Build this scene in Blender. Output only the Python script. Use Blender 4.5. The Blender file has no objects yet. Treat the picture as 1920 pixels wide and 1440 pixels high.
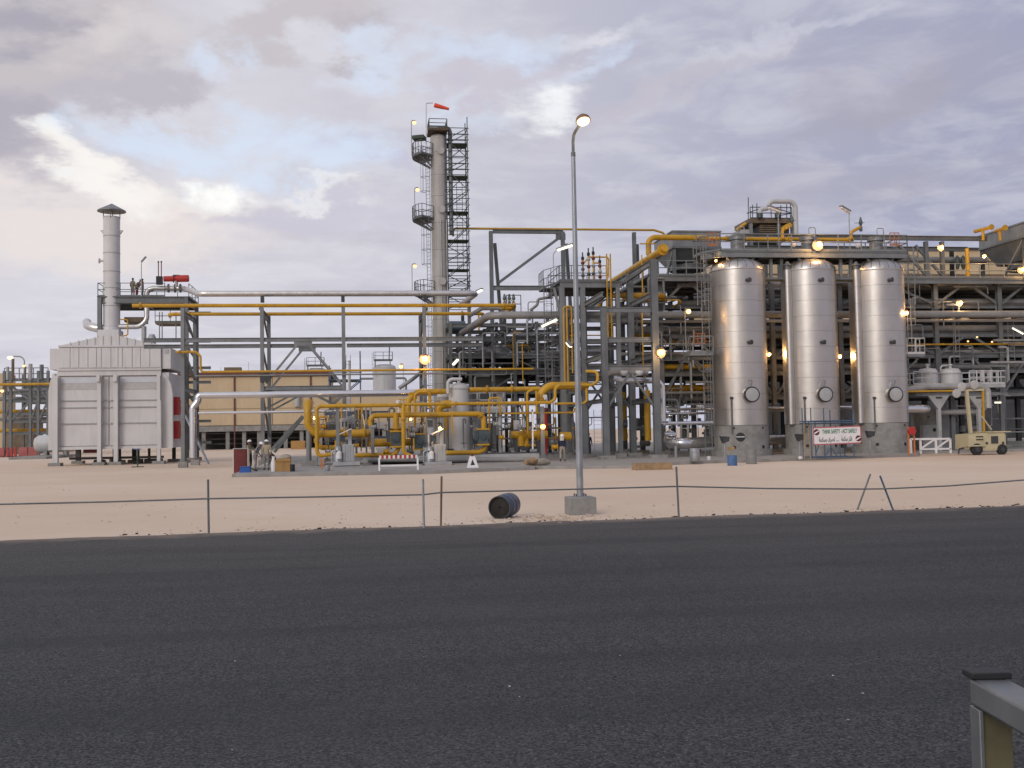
import bpy, bmesh, math, random
from mathutils import Vector, Matrix
R = random.Random(7)
sc = bpy.context.scene
rad = math.radians
V3 = Vector

# ------------------------------------------------------------------ camera
F, PSI, PITCH, ROLL, EYE = 1973.0, rad(8.0), math.atan(87 / 1973), rad(-1.0), 2.25
cam = bpy.data.objects.new('camera', bpy.data.cameras.new('camera'))
sc.collection.objects.link(cam)
cam.data.sensor_width = 36
cam.data.lens = 36 * F / 1920
cam.data.clip_start, cam.data.clip_end = 0.1, 9000
CR = Matrix.Rotation(-PSI, 3, 'Z') @ Matrix.Rotation(math.pi / 2 + PITCH, 3, 'X') @ Matrix.Rotation(ROLL, 3, 'Z')
cam.matrix_world = Matrix.Translation((0, 0, EYE)) @ CR.to_4x4()
sc.camera = cam
def ray(px, py): return (CR @ V3(((px - 960) / F, (720 - py) / F, -1))).normalized()

# ------------------------------------------------------------------ sky and sun
SUN_EL, SUN_AZ = rad(24), rad(-142)          # azimuth from +Y towards +X: the sun stands behind the viewer's shoulder, veiled by cloud
sc.view_settings.view_transform = 'Standard'
sc.view_settings.look = 'None'
sc.view_settings.gamma = 1
sc.view_settings.use_curve_mapping = False
sc.view_settings.exposure = 0.10
sc.cycles.use_denoising = True
sc.cycles.max_bounces = 6
sun = bpy.data.objects.new('sun', bpy.data.lights.new('sun', 'SUN'))
sc.collection.objects.link(sun)
sun.data.energy, sun.data.angle, sun.data.color = 1.05, rad(24), (1.0, 0.93, 0.86)
sd = V3((math.sin(SUN_AZ) * math.cos(SUN_EL), math.cos(SUN_AZ) * math.cos(SUN_EL), math.sin(SUN_EL)))
sun.rotation_euler = sd.to_track_quat('Z', 'Y').to_euler()

world = bpy.data.worlds.new('World')
sc.world = world
world.use_nodes = True
wt = world.node_tree
wt.nodes.clear()
class Nd:
    """tiny expression helper for node trees"""
    def __init__(s, tree): s.t = tree
    def n(s, kind, **kw):
        x = s.t.nodes.new(kind)
        for k, v in kw.items(): setattr(x, k, v)
        return x
    def put(s, sock, v):
        if hasattr(v, 'is_output'): s.t.links.new(v, sock)
        elif v is not None: sock.default_value = v
    def m(s, op, a, b=None, c=None, clamp=False):
        x = s.n('ShaderNodeMath', operation=op, use_clamp=clamp)
        s.put(x.inputs[0], a)
        if b is not None: s.put(x.inputs[1], b)
        if c is not None: s.put(x.inputs[2], c)
        return x.outputs[0]
    def mix(s, fac, a, b, mode='MIX'):
        x = s.n('ShaderNodeMix', data_type='RGBA', blend_type=mode)
        s.put(x.inputs[0], fac)
        s.put(x.inputs[6], a if hasattr(a, 'is_output') else (*a, 1))
        s.put(x.inputs[7], b if hasattr(b, 'is_output') else (*b, 1))
        return x.outputs[2]
    def noise(s, vec, scale, detail=4, rough=.55, dist=0):
        x = s.n('ShaderNodeTexNoise')
        if vec is not None: s.put(x.inputs['Vector'], vec)
        x.inputs['Scale'].default_value = scale
        x.inputs['Detail'].default_value = detail
        x.inputs['Roughness'].default_value = rough
        x.inputs['Distortion'].default_value = dist
        return x.outputs[0]
    def ramp(s, v, lo, hi, a=0., b=1.):
        x = s.n('ShaderNodeMapRange', interpolation_type='SMOOTHSTEP')
        for i, q in enumerate((v, lo, hi, a, b)): s.put(x.inputs[i], q)
        return x.outputs[0]
    def xyz(s, a, b, c):
        x = s.n('ShaderNodeCombineXYZ')
        for i, q in enumerate((a, b, c)): s.put(x.inputs[i], q)
        return x.outputs[0]
def lin(r, g, b):
    f = lambda c: (c / 255 / 12.92) if c <= 10 else ((c / 255 + .055) / 1.055) ** 2.4
    return (f(r), f(g), f(b))
W_ = Nd(wt)
tc = W_.n('ShaderNodeTexCoord').outputs['Generated']
sep = W_.n('ShaderNodeSeparateXYZ'); wt.links.new(tc, sep.inputs[0])
dx, dy, dz = sep.outputs
az = W_.m('MULTIPLY', W_.m('ARCTAN2', dx, dy), 57.2958)
el = W_.m('MULTIPLY', W_.m('ARCSINE', dz), 57.2958)
# cloud-plane coordinates: clouds lie in a layer, so they flatten into streaks towards the horizon
hh = W_.m('MAXIMUM', W_.m('ADD', W_.m('ABSOLUTE', dz), .10), .06)
cp = W_.xyz(W_.m('DIVIDE', dx, hh), W_.m('DIVIDE', dy, hh), 0.0)
n1 = W_.noise(cp, 1.1, 6, .58, .3)
n2 = W_.noise(cp, 3.4, 7, .6, .4)
dirv = W_.xyz(az, W_.m('MULTIPLY', el, 1.8), 0.0)
n3 = W_.noise(dirv, .085, 7, .62, .2)
n4 = W_.noise(dirv, .28, 6, .6, .2)
n5 = W_.noise(W_.xyz(W_.m('ADD', az, 91.), W_.m('MULTIPLY', el, 1.8), 7.), .11, 6, .6, .2)
waz = W_.m('MULTIPLY_ADD', W_.m('SUBTRACT', n3, .5), 17., az)
wel = W_.m('MULTIPLY_ADD', W_.m('SUBTRACT', n5, .5), 9.5, el)
def azel(px, py):
    d = ray(px, py)
    return math.degrees(math.atan2(d.x, d.y)), math.degrees(math.asin(d.z))
def blob(px, py, wpx, hpx, tilt=0, k=1.0):
    a0, e0 = azel(px, py)
    sa, se, t = wpx / 34.4, hpx / 34.4, rad(tilt)
    u, v = W_.m('SUBTRACT', waz, a0), W_.m('SUBTRACT', wel, e0)
    p = W_.m('MULTIPLY', W_.m('MULTIPLY_ADD', u, math.cos(t), W_.m('MULTIPLY', v, math.sin(t))), 1 / sa)
    q = W_.m('MULTIPLY', W_.m('MULTIPLY_ADD', v, math.cos(t), W_.m('MULTIPLY', u, -math.sin(t))), 1 / se)
    r2 = W_.m('MULTIPLY_ADD', p, p, W_.m('MULTIPLY', q, q))
    return W_.m('MULTIPLY', W_.m('EXPONENT', W_.m('MULTIPLY', r2, -1.)), k)
# overcast sheet: warm mauve low in the west, blue grey in the east
east = W_.ramp(az, -14., 36.)
sheet = W_.mix(east, lin(212, 207, 214), lin(154, 156, 184))
low = W_.ramp(el, 0., 11., 1., 0.)
sheet = W_.mix(W_.m('MULTIPLY', low, .8), sheet, W_.mix(east, lin(207, 204, 216), lin(170, 172, 199)))
sheet = W_.mix(W_.ramp(n2, .40, .66, 0., .34), sheet, lin(228, 224, 228))
sheet = W_.mix(W_.ramp(n1, .46, .7, 0., .42), sheet, lin(172, 165, 178))
col = sheet
def over(mask, rgb, lo=.28, hi=.62, tex=.42):
    global col
    col = W_.mix(W_.ramp(W_.m('ADD', mask, W_.m('MULTIPLY', W_.m('SUBTRACT', n4, .5), tex)), lo, hi), col, lin(*rgb))
thin = None
for b in (blob(330, 265, 230, 48, 8), blob(560, 300, 190, 62, 0), blob(420, 100, 60, 60, -30, .8), blob(720, 130, 150, 40, 10, .7),
          blob(900, 110, 130, 55, 12, .85), blob(1130, 110, 190, 28, 14, .75), blob(860, 215, 130, 28, 0, .6), blob(1010, 75, 80, 30, 0, .6)):
    thin = b if thin is None else W_.m('MAXIMUM', thin, b)
over(blob(90, 60, 260, 150, 0, .95), (196, 187, 190), .15, .75)
over(blob(40, 250, 150, 95, -20, 1.0), (178, 170, 182), .2, .8)
over(blob(70, 10, 110, 60, 0, .9), (170, 163, 176), .25, .9)
over(blob(290, 165, 150, 55, 12, .9), (189, 181, 191), .25, .8)
over(blob(560, 45, 190, 48, 0, .95), (198, 189, 193), .2, .7)
over(blob(680, 90, 120, 32, 0, .8), (190, 181, 188), .3, .9)
over(blob(660, 310, 130, 22, -3, .8), (190, 184, 203), .25, .75)
over(blob(960, 150, 200, 34, 13, .8), (200, 192, 204), .25, .8)
over(blob(1250, 195, 330, 30, 15, .75), (192, 184, 196), .25, .9)
over(blob(1480, 90, 260, 26, 14, .6), (204, 202, 214), .25, .9)
over(blob(1650, 180, 260, 70, 14, .75), (166, 161, 178), .25, 1.)
over(blob(180, 410, 300, 70, 0, .9), (230, 217, 212), .1, .8)
over(blob(560, 410, 280, 34, 4, .8), (200, 194, 208), .25, .8)
over(blob(1150, 60, 200, 30, 10, .6), (226, 224, 230), .25, .8)
over(blob(115, 285, 60, 40, -25, 1.1), (252, 246, 236), .2, 1.2)
over(blob(190, 340, 150, 36, -14, .9), (246, 238, 230), .2, .95)
over(blob(410, 352, 75, 36, 5, 1.1), (253, 249, 242), .12, 1.15)
over(blob(600, 370, 120, 16, 0, .7), (236, 232, 232), .1, 1.0)
over(blob(1020, 195, 90, 36, 8, 1.0), (248, 246, 245), .1, 1.3)
over(blob(250, 60, 170, 70, 10, .5), (228, 218, 214), .25, .8)
hs_ = W_.n('ShaderNodeHueSaturation'); hs_.inputs['Saturation'].default_value = .80; wt.links.new(col, hs_.inputs['Color'])
col = W_.mix(1., hs_.outputs[0], (.968, .99, 1.015), 'MULTIPLY')
# far from the picture the same broken cloud goes on: gaps in it open on the blue sky
openn = W_.m('MULTIPLY', W_.ramp(n1, .30, .42, 1., 0.), W_.ramp(W_.m('ABSOLUTE', W_.m('SUBTRACT', az, 8.)), 30., 50.))
gap = W_.ramp(W_.m('ADD', thin, W_.m('MULTIPLY', W_.m('SUBTRACT', n4, .5), 1.3)), .22, 1.05, 0., .85)
gap = W_.m('MAXIMUM', gap, W_.m('MULTIPLY', openn, .8))
sky = W_.n('ShaderNodeTexSky', sky_type='NISHITA', sun_disc=False, sun_elevation=SUN_EL, sun_rotation=SUN_AZ)
sky.dust_density = 2.0
b_sky = W_.n('ShaderNodeBackground'); b_sky.inputs['Strength'].default_value = .15
wt.links.new(W_.mix(.78, sky.outputs[0], (4.85, 5.35, 6.25)), b_sky.inputs[0])
b_cl = W_.n('ShaderNodeBackground'); b_cl.inputs['Strength'].default_value = 1.0
wt.links.new(col, b_cl.inputs[0])
ms = W_.n('ShaderNodeMixShader')
wt.links.new(gap, ms.inputs[0]); wt.links.new(b_cl.outputs[0], ms.inputs[1]); wt.links.new(b_sky.outputs[0], ms.inputs[2])
wt.links.new(ms.outputs[0], W_.n('ShaderNodeOutputWorld').inputs[0])

# ------------------------------------------------------------------ places: a pixel of the survey picture meets a wall plane or the ground
CAM = V3((0, 0, EYE))
def W(px, py, v):
    r = ray(px, py); return CAM + r * (v / r.y)
def G(px, py, z=0.0):
    r = ray(px, py); return CAM + r * ((z - EYE) / r.z)
def X(px, v, z=5.0):
    c = (px - 960) / F
    k = CR.col[0] + c * CR.col[2]            # right + c*back, so that right.p = c*depth
    return -(k.y * v + k.z * (z - EYE)) / k.x
def Z(px, py, v): return W(px, py, v).z
def mpp(px, v): return (W(px, 720, v) - CAM).dot(-CR.col[2]) / F     # metres per survey pixel

# ------------------------------------------------------------------ materials
M = {}
def mat(name, rgb, rough=.6, metal=0., var=.12, scale=1.2, bump=0., bscale=30., dirt=None, dirt_amt=.0, streak=False, emit=None, estr=0., spec=.5):
    m = bpy.data.materials.new(name); m.use_nodes = True
    t = m.node_tree; N = Nd(t)
    bs = t.nodes['Principled BSDF']
    bs.inputs['Roughness'].default_value = rough
    bs.inputs['Metallic'].default_value = metal
    bs.inputs['Specular IOR Level'].default_value = spec
    pos = N.n('ShaderNodeNewGeometry').outputs['Position']
    c = rgb
    if var:
        f = N.noise(pos, scale, 5, .6)
        c = N.mix(N.ramp(f, .3, .7), tuple(q * (1 - var) for q in rgb), tuple(min(1, q * (1 + var)) for q in rgb))
    if dirt_amt:
        mp = N.n('ShaderNodeMapping'); t.links.new(pos, mp.inputs[0])
        mp.inputs['Scale'].default_value = (2.2, 2.2, .16) if streak else (.8, .8, .8)
        c = N.mix(N.ramp(N.noise(mp.outputs[0], 1.6, 6, .65), .48, .75, 0., dirt_amt), c, dirt or (.2, .16, .12))
        t.links.new(N.ramp(N.noise(mp.outputs[0], 2.5, 4), .3, .7, max(.05, rough - .1), min(1, rough + .12)), bs.inputs['Roughness'])
    N.put(bs.inputs['Base Color'], c if hasattr(c, 'is_output') else (*c, 1))
    if bump:
        b = N.n('ShaderNodeBump'); b.inputs['Strength'].default_value = bump; b.inputs['Distance'].default_value = .02
        t.links.new(N.noise(pos, bscale, 5, .6), b.inputs['Height']); t.links.new(b.outputs[0], bs.inputs['Normal'])
    if emit:
        bs.inputs['Emission Color'].default_value = (*emit, 1); bs.inputs['Emission Strength'].default_value = estr
    M[name] = m
    return m
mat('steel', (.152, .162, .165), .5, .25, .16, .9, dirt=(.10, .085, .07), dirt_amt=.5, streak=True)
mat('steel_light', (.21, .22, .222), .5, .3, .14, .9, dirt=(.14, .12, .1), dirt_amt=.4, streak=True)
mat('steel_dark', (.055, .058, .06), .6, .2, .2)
mat('galvanised', (.34, .355, .37), .42, .55, .14, 2.0, dirt=(.2, .19, .17), dirt_amt=.35)
mat('grating', (.11, .12, .115), .7, .2, .2)
mat('zinc_rail', (.20, .21, .215), .42, .45, .12, 9., dirt=(.12, .12, .11), dirt_amt=.5, bump=.05, bscale=40)
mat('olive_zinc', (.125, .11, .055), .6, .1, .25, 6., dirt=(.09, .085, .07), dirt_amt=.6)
mat('drum_blue', (.05, .068, .115), .4, .1, .3, 6., dirt=(.10, .10, .11), dirt_amt=.4)
mat('drum_rust', (.022, .019, .016), .85, 0, .4, 5.)
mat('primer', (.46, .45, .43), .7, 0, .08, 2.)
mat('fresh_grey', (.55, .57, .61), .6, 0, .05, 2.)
mat('yellow', (.52, .285, .012), .42, 0, .1, .8, dirt=(.22, .13, .035), dirt_amt=.75)
mat('cladding', (.53, .50, .465), .36, .95, .05, .6)
mat('clad_pipe', (.66, .645, .62), .36, .85, .06, .8, dirt=(.35, .33, .3), dirt_amt=.25)
mat('faded_red', (.36, .10, .09), .6, 0, .12)
mat('steel_blue', (.10, .135, .18), .5, .2, .15)
mat('insulation', (.40, .395, .385), .5, .35, .1, .7, dirt=(.26, .23, .2), dirt_amt=.4)
mat('pipe_grey', (.27, .268, .26), .55, .2, .14, .7, dirt=(.15, .12, .1), dirt_amt=.4)
mat('silver', (.72, .72, .73), .24, .95, .05, 1.)
mat('heater_white', (.61, .60, .59), .6, 0, .05, .5, dirt=(.42, .39, .36), dirt_amt=.45, streak=True, bump=.06, bscale=1.6)
mat('vessel_white', (.5, .5, .495), .5, 0, .06, .7, dirt=(.3, .28, .25), dirt_amt=.35, streak=True)
mat('tower_beige', (.41, .395, .37), .6, .0, .1, .5, dirt=(.24, .2, .16), dirt_amt=.5, streak=True)
mat('cream', (.55, .43, .27), .75, 0, .05, .3, dirt=(.38, .29, .19), dirt_amt=.4, streak=True)
mat('trim_red', (.13, .045, .035), .6, 0, .15)
mat('brown', (.16, .115, .075), .7, 0, .2)
mat('red', (.42, .03, .025), .45, 0, .12, 2.)
mat('dark_red', (.15, .022, .02), .55, 0, .2, 3., dirt=(.05, .03, .025), dirt_amt=.6)
mat('faded_orange', (.34, .13, .06), .7, 0, .15)
mat('orange', (.55, .16, .035), .55, 0, .12)
mat('windsock', (.78, .09, .045), .8, 0, .08)
mat('green_deck', (.06, .085, .06), .85, 0, .25, 2.)
mat('scaffold', (.085, .105, .10), .5, .4, .2)
mat('blue_scaffold', (.07, .12, .18), .5, .2, .2)
mat('concrete', (.27, .262, .245), .9, 0, .16, 1.4, bump=.25, bscale=9, dirt=(.13, .12, .105), dirt_amt=.6)
mat('concrete_light', (.30, .285, .265), .9, 0, .14, .7, bump=.2, bscale=8, dirt=(.16, .145, .13), dirt_amt=.65)
mat('black', (.015, .015, .016), .6, 0, .15)
mat('rubber', (.022, .022, .022), .8, 0, .1)
mat('dark_glass', (.05, .07, .08), .25, 0, .2)
mat('white_paint', (.72, .71, .69), .5, 0, .06, dirt=(.45, .42, .38), dirt_amt=.35)
mat('cabinet', (.40, .405, .40), .5, .1, .08, dirt=(.25, .23, .2), dirt_amt=.35)
mat('blue', (.02, .10, .36), .5, 0, .12)
mat('blue_faded', (.075, .15, .30), .6, 0, .2, 4.)
mat('cardboard', (.42, .235, .08), .85, 0, .12, 3., dirt=(.2, .12, .05), dirt_amt=.5)
mat('timber', (.33, .22, .12), .85, 0, .2, 3., dirt=(.2, .13, .07), dirt_amt=.5)
mat('sacking', (.34, .29, .23), .95, 0, .2, 5., bump=.4, bscale=14)
mat('tan', (.50, .44, .28), .5, 0, .07, 1.5, dirt=(.34, .28, .16), dirt_amt=.35)
mat('shirt_olive', (.22, .20, .14), .9, 0, .1)
mat('shirt_khaki', (.36, .30, .20), .9, 0, .1)
mat('trousers_grey', (.21, .205, .20), .9, 0, .1)
mat('trousers_khaki', (.33, .28, .22), .9, 0, .1)
mat('navy', (.02, .026, .05), .9, 0, .1)
mat('cloth_dark', (.04, .03, .03), .9, 0, .1)
mat('cloth_red', (.25, .04, .05), .9, 0, .1)
mat('cloth_cream', (.6, .55, .44), .9, 0, .1)
mat('skin', (.17, .09, .055), .6, 0, .05)
mat('helmet_white', (.8, .8, .78), .35, 0, .0)
mat('helmet_blue', (.06, .12, .4), .35, 0, .0)
mat('sign_white', (.74, .71, .70), .5, 0, .03)
mat('sign_edge', (.45, .12, .14), .5, 0, .05)
mat('sign_green', (.05, .22, .12), .5, 0, .0)
mat('sign_grey', (.10, .11, .11), .5, 0, .0)
mat('emblem_dark', (.10, .025, .03), .5, 0, .0)
mat('sodium', (1, .6, .25), .4, emit=(1, .47, .13), estr=3.0, var=0)
mat('sodium_soft', (1, .7, .4), .4, emit=(1, .58, .24), estr=1.5, var=0)
mat('tube_white', (1, .97, .8), .4, emit=(1, .93, .66), estr=1.5, var=0)
mat('lamp_lens', (1, .93, .8), .4, emit=(1, .74, .42), estr=1.7, var=0)
mat('lamp_cap', (.24, .13, .07), .5, .2, .1)
mat('stone', (.52, .42, .33), .95, 0, .25, 9., bump=.4, bscale=20)
mat('tar_clod', (.03, .03, .032), .95, 0, .2, 9.)
mat('dark_wood', (.10, .07, .045), .8, 0, .2)

# tank cladding: thin rolled steel, slightly wavy, faint vertical rub marks
def tank_skin():
    m = M['cladding']; t = m.node_tree; N = Nd(t); bs = t.nodes['Principled BSDF']
    pos = N.n('ShaderNodeNewGeometry').outputs['Position']
    mp = N.n('ShaderNodeMapping'); t.links.new(pos, mp.inputs[0]); mp.inputs['Scale'].default_value = (1, 1, .22)
    nz = N.noise(mp.outputs[0], 2.2, 5, .6)
    nf = N.noise(pos, 1.3, 4, .55)
    t.links.new(N.ramp(nz, .3, .72, .32, .46), bs.inputs['Roughness'])
    b = N.n('ShaderNodeBump'); b.inputs['Strength'].default_value = .2; b.inputs['Distance'].default_value = .03
    t.links.new(N.m('ADD', nf, N.m('MULTIPLY', nz, .5)), b.inputs['Height']); t.links.new(b.outputs[0], bs.inputs['Normal'])
tank_skin()

def sand_mat():
    m = bpy.data.materials.new('sand'); m.use_nodes = True; t = m.node_tree; N = Nd(t); bs = t.nodes['Principled BSDF']
    pos = N.n('ShaderNodeNewGeometry').outputs['Position']
    big, mid, fine = N.noise(pos, .055, 5, .6), N.noise(pos, .6, 6, .62), N.noise(pos, 9., 5, .65)
    c = N.mix(N.ramp(big, .35, .68), (.645, .50, .37), (.71, .58, .455))
    c = N.mix(N.ramp(mid, .5, .78, 0., .35), c, (.58, .425, .32))
    c = N.mix(N.ramp(fine, .58, .8, 0., .35), c, (.42, .30, .225))
    mp = N.n('ShaderNodeMapping'); t.links.new(pos, mp.inputs[0]); mp.inputs['Scale'].default_value = (.09, .55, 1); mp.inputs['Rotation'].default_value = (0, 0, rad(-6))
    c = N.mix(N.ramp(N.noise(mp.outputs[0], 1., 6, .6), .55, .75, 0., .3), c, (.70, .58, .50))
    t.links.new(c, bs.inputs['Base Color']); bs.inputs['Roughness'].default_value = .95; bs.inputs['Specular IOR Level'].default_value = .2
    b = N.n('ShaderNodeBump'); b.inputs['Strength'].default_value = .45; b.inputs['Distance'].default_value = .06
    rut = N.noise(mp.outputs[0], 2.2, 5, .6)
    t.links.new(N.m('ADD', N.m('ADD', mid, N.m('MULTIPLY', fine, .3)), N.m('MULTIPLY', rut, 1.3)), b.inputs['Height']); t.links.new(b.outputs[0], bs.inputs['Normal'])
    M['sand'] = m
sand_mat()
def asphalt_mat():
    m = bpy.data.materials.new('asphalt'); m.use_nodes = True; t = m.node_tree; N = Nd(t); bs = t.nodes['Principled BSDF']
    pos = N.n('ShaderNodeNewGeometry').outputs['Position']
    grain, coarse = N.noise(pos, 75., 3, .7), N.noise(pos, 24., 4, .7)
    mp = N.n('ShaderNodeMapping'); t.links.new(pos, mp.inputs[0]); mp.inputs['Rotation'].default_value = (0, 0, rad(2)); mp.inputs['Scale'].default_value = (.10, 1.1, 1)
    lane = N.noise(mp.outputs[0], .7, 5, .6)
    patch = N.noise(pos, .22, 5, .6)
    va = N.n('ShaderNodeTexVoronoi'); t.links.new(pos, va.inputs['Vector']); va.inputs['Scale'].default_value = 62.
    sp = N.n('ShaderNodeSeparateColor'); t.links.new(va.outputs['Color'], sp.inputs[0])
    agg = N.m('MULTIPLY_ADD', sp.outputs[0], .7, N.m('MULTIPLY', grain, .3))
    c = N.mix(N.ramp(agg, .15, .92), (.013, .0142, .0146), (.110, .114, .114))
    c = N.mix(N.ramp(sp.outputs[1], .93, .99, 0., .55), c, (.24, .23, .22))
    c = N.mix(N.ramp(coarse, .35, .7, 0., .5), c, (.040, .040, .044))
    c = N.mix(N.ramp(lane, .42, .66, 0., .42), c, (.027, .030, .032))
    c = N.mix(N.ramp(patch, .45, .7, 0., .35), c, (.080, .080, .083))
    v = N.n('ShaderNodeTexVoronoi'); t.links.new(pos, v.inputs['Vector']); v.inputs['Scale'].default_value = 26.
    c = N.mix(N.ramp(v.outputs['Distance'], .05, .13, .35, 0.), c, (.20, .19, .18))
    # ragged band of sand blown in along the verge
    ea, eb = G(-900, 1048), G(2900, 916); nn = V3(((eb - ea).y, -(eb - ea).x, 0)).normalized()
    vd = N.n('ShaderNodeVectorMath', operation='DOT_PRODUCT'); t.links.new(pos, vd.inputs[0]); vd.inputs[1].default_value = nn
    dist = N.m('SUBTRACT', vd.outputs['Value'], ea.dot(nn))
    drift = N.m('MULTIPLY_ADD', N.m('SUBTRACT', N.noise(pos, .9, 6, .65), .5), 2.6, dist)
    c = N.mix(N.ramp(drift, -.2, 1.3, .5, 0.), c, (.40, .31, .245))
    c = N.mix(N.ramp(N.m('MULTIPLY_ADD', N.m('SUBTRACT', lane, .5), 9., dist), 0., 10., .10, 0.), c, (.30, .25, .21))  # broad paler, warmer tint that fades out away from the far edge
    t.links.new(c, bs.inputs['Base Color']); bs.inputs['Roughness'].default_value = .86; bs.inputs['Specular IOR Level'].default_value = .3
    b = N.n('ShaderNodeBump'); b.inputs['Strength'].default_value = .9; b.inputs['Distance'].default_value = .016
    t.links.new(N.m('ADD', agg, coarse), b.inputs['Height']); t.links.new(b.outputs[0], bs.inputs['Normal'])
    M['asphalt'] = m
asphalt_mat()

# ------------------------------------------------------------------ mesh building
UZ, UY, UX = V3((0, 0, 1)), V3((0, 1, 0)), V3((1, 0, 0))
def root_loc(o):
    p = V3((0, 0, 0))
    while o: p = p + o.location; o = o.parent
    return p
class B:
    def __init__(s): s.v, s.f = [], []
    def add(s, vs, fs):
        k = len(s.v); s.v += [tuple(q) for q in vs]; s.f += [[i + k for i in f] for f in fs]; return s
    BF = [(0, 2, 3, 1), (4, 5, 7, 6), (0, 1, 5, 4), (2, 6, 7, 3), (0, 4, 6, 2), (1, 3, 7, 5)]
    def bx(s, x0, x1, y0, y1, z0, z1):
        return s.add([(x, y, z) for x in (min(x0, x1), max(x0, x1)) for y in (min(y0, y1), max(y0, y1)) for z in (min(z0, z1), max(z0, z1))], s.BF)
    def box(s, c, d): return s.bx(c[0] - d[0] / 2, c[0] + d[0] / 2, c[1] - d[1] / 2, c[1] + d[1] / 2, c[2] - d[2] / 2, c[2] + d[2] / 2)
    def frame(s, p, q, up):
        a = (q - p).normalized(); n = up - a * up.dot(a)
        if n.length < 1e-4: n = UY - a * UY.dot(a)
        if n.length < 1e-4: n = UX - a * UX.dot(a)
        n.normalize(); return a, n, a.cross(n)
    def beam(s, p, q, w, h, up=UZ, on=0., ob=0.):
        p, q = V3(p), V3(q); a, n, b = s.frame(p, q, up)
        c = [e + b * (ob + i * w / 2) + n * (on + j * h / 2) for e in (p, q) for i in (-1, 1) for j in (-1, 1)]
        return s.add(c, s.BF)
    def ibeam(s, p, q, w, h, t=.035, up=UZ):
        s.beam(p, q, w, t, up, on=h / 2 - t / 2); s.beam(p, q, w, t, up, on=-h / 2 + t / 2)
        return s.beam(p, q, t, h - 2 * t, up)
    def tube(s, pts, r, n=10, fil=None, caps=True, radii=None):
        pts = [V3(p) for p in pts]; P = [pts[0]]; RR = [radii[0] if radii else r]
        for i in range(1, len(pts) - 1):
            a, b, c = pts[i - 1], pts[i], pts[i + 1]
            u, w = (a - b), (c - b); lu, lw = u.length, w.length
            if fil and lu > 1e-5 and lw > 1e-5:
                u, w = u / lu, w / lw; ang = u.angle(w)
                if ang < 3.1:
                    t = min(fil / math.tan(ang / 2), lu * .49, lw * .49)
                    rr = t * math.tan(ang / 2); c0 = b + (u + w).normalized() * (rr / math.sin(ang / 2))
                    e0, e1 = b + u * t - c0, b + w * t - c0; k = 6; tot = math.pi - ang
                    ax = e0.cross(e1).normalized()
                    for j in range(k + 1): P.append(c0 + Matrix.Rotation(tot * j / k, 3, ax) @ e0); RR.append(r)
                    continue
            P.append(b); RR.append(radii[i] if radii else r)
        P.append(pts[-1]); RR.append(radii[-1] if radii else r)
        m = len(P); T = [(P[min(i + 1, m - 1)] - P[max(i - 1, 0)]).normalized() for i in range(m)]
        nn = T[0].orthogonal().normalized(); vs, fs = [], []
        for i in range(m):
            nn = (nn - T[i] * nn.dot(T[i])).normalized(); bb = T[i].cross(nn)
            for j in range(n):
                g = 2 * math.pi * j / n; vs.append(P[i] + (nn * math.cos(g) + bb * math.sin(g)) * RR[i])
        for i in range(m - 1):
            for j in range(n): fs.append((i * n + j, i * n + (j + 1) % n, (i + 1) * n + (j + 1) % n, (i + 1) * n + j))
        if caps: fs.append(tuple(range(n))[::-1]); fs.append(tuple((m - 1) * n + j for j in range(n)))
        return s.add(vs, fs)
    def lathe(s, o, prof, n=24, ax=UZ, caps=True):
        o, ax = V3(o), V3(ax).normalized(); u = ax.orthogonal().normalized(); w = ax.cross(u); vs, fs = [], []
        for r, h in prof:
            for j in range(n):
                g = 2 * math.pi * j / n; vs.append(o + ax * h + (u * math.cos(g) + w * math.sin(g)) * max(r, 1e-3))
        for i in range(len(prof) - 1):
            for j in range(n): fs.append((i * n + j, i * n + (j + 1) % n, (i + 1) * n + (j + 1) % n, (i + 1) * n + j))
        if caps: fs.append(tuple(range(n))[::-1]); fs.append(tuple((len(prof) - 1) * n + j for j in range(n)))
        return s.add(vs, fs)
    def ball(s, c, r, n=10, sz=1.): return s.lathe(c, [(r * math.sin(math.pi * i / n), -r * sz * math.cos(math.pi * i / n)) for i in range(n + 1)], max(8, n))
    def prism(s, poly, y0, y1):
        k = len(poly); vs = [(x, y0, z) for x, z in poly] + [(x, y1, z) for x, z in poly]
        fs = [tuple(range(k)), tuple(range(2 * k - 1, k - 1, -1))] + [(i, i + k, (i + 1) % k + k, (i + 1) % k) for i in range(k)]
        return s.add(vs, fs)
    def slab(s, poly, z0, z1):
        k = len(poly); vs = [(p[0], p[1], z0) for p in poly] + [(p[0], p[1], z1) for p in poly]
        fs = [tuple(range(k))[::-1], tuple(range(k, 2 * k))] + [(i, (i + 1) % k, (i + 1) % k + k, i + k) for i in range(k)]
        return s.add(vs, fs)
    def rail(s, pts, h=1.1, gap=1.6, r=.028, toe=True, n=5):
        pts = [V3(p) for p in pts]
        for k in (h, h * .52): s.tube([p + UZ * k for p in pts], r, n)
        for a, b in zip(pts, pts[1:]):
            m = max(1, round((b - a).length / gap))
            for i in range(m + 1):
                p = a.lerp(b, i / m); s.tube([p, p + UZ * h], r, n)
            if toe: s.beam(a + UZ * .07, b + UZ * .07, .012, .14)
        return s
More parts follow.
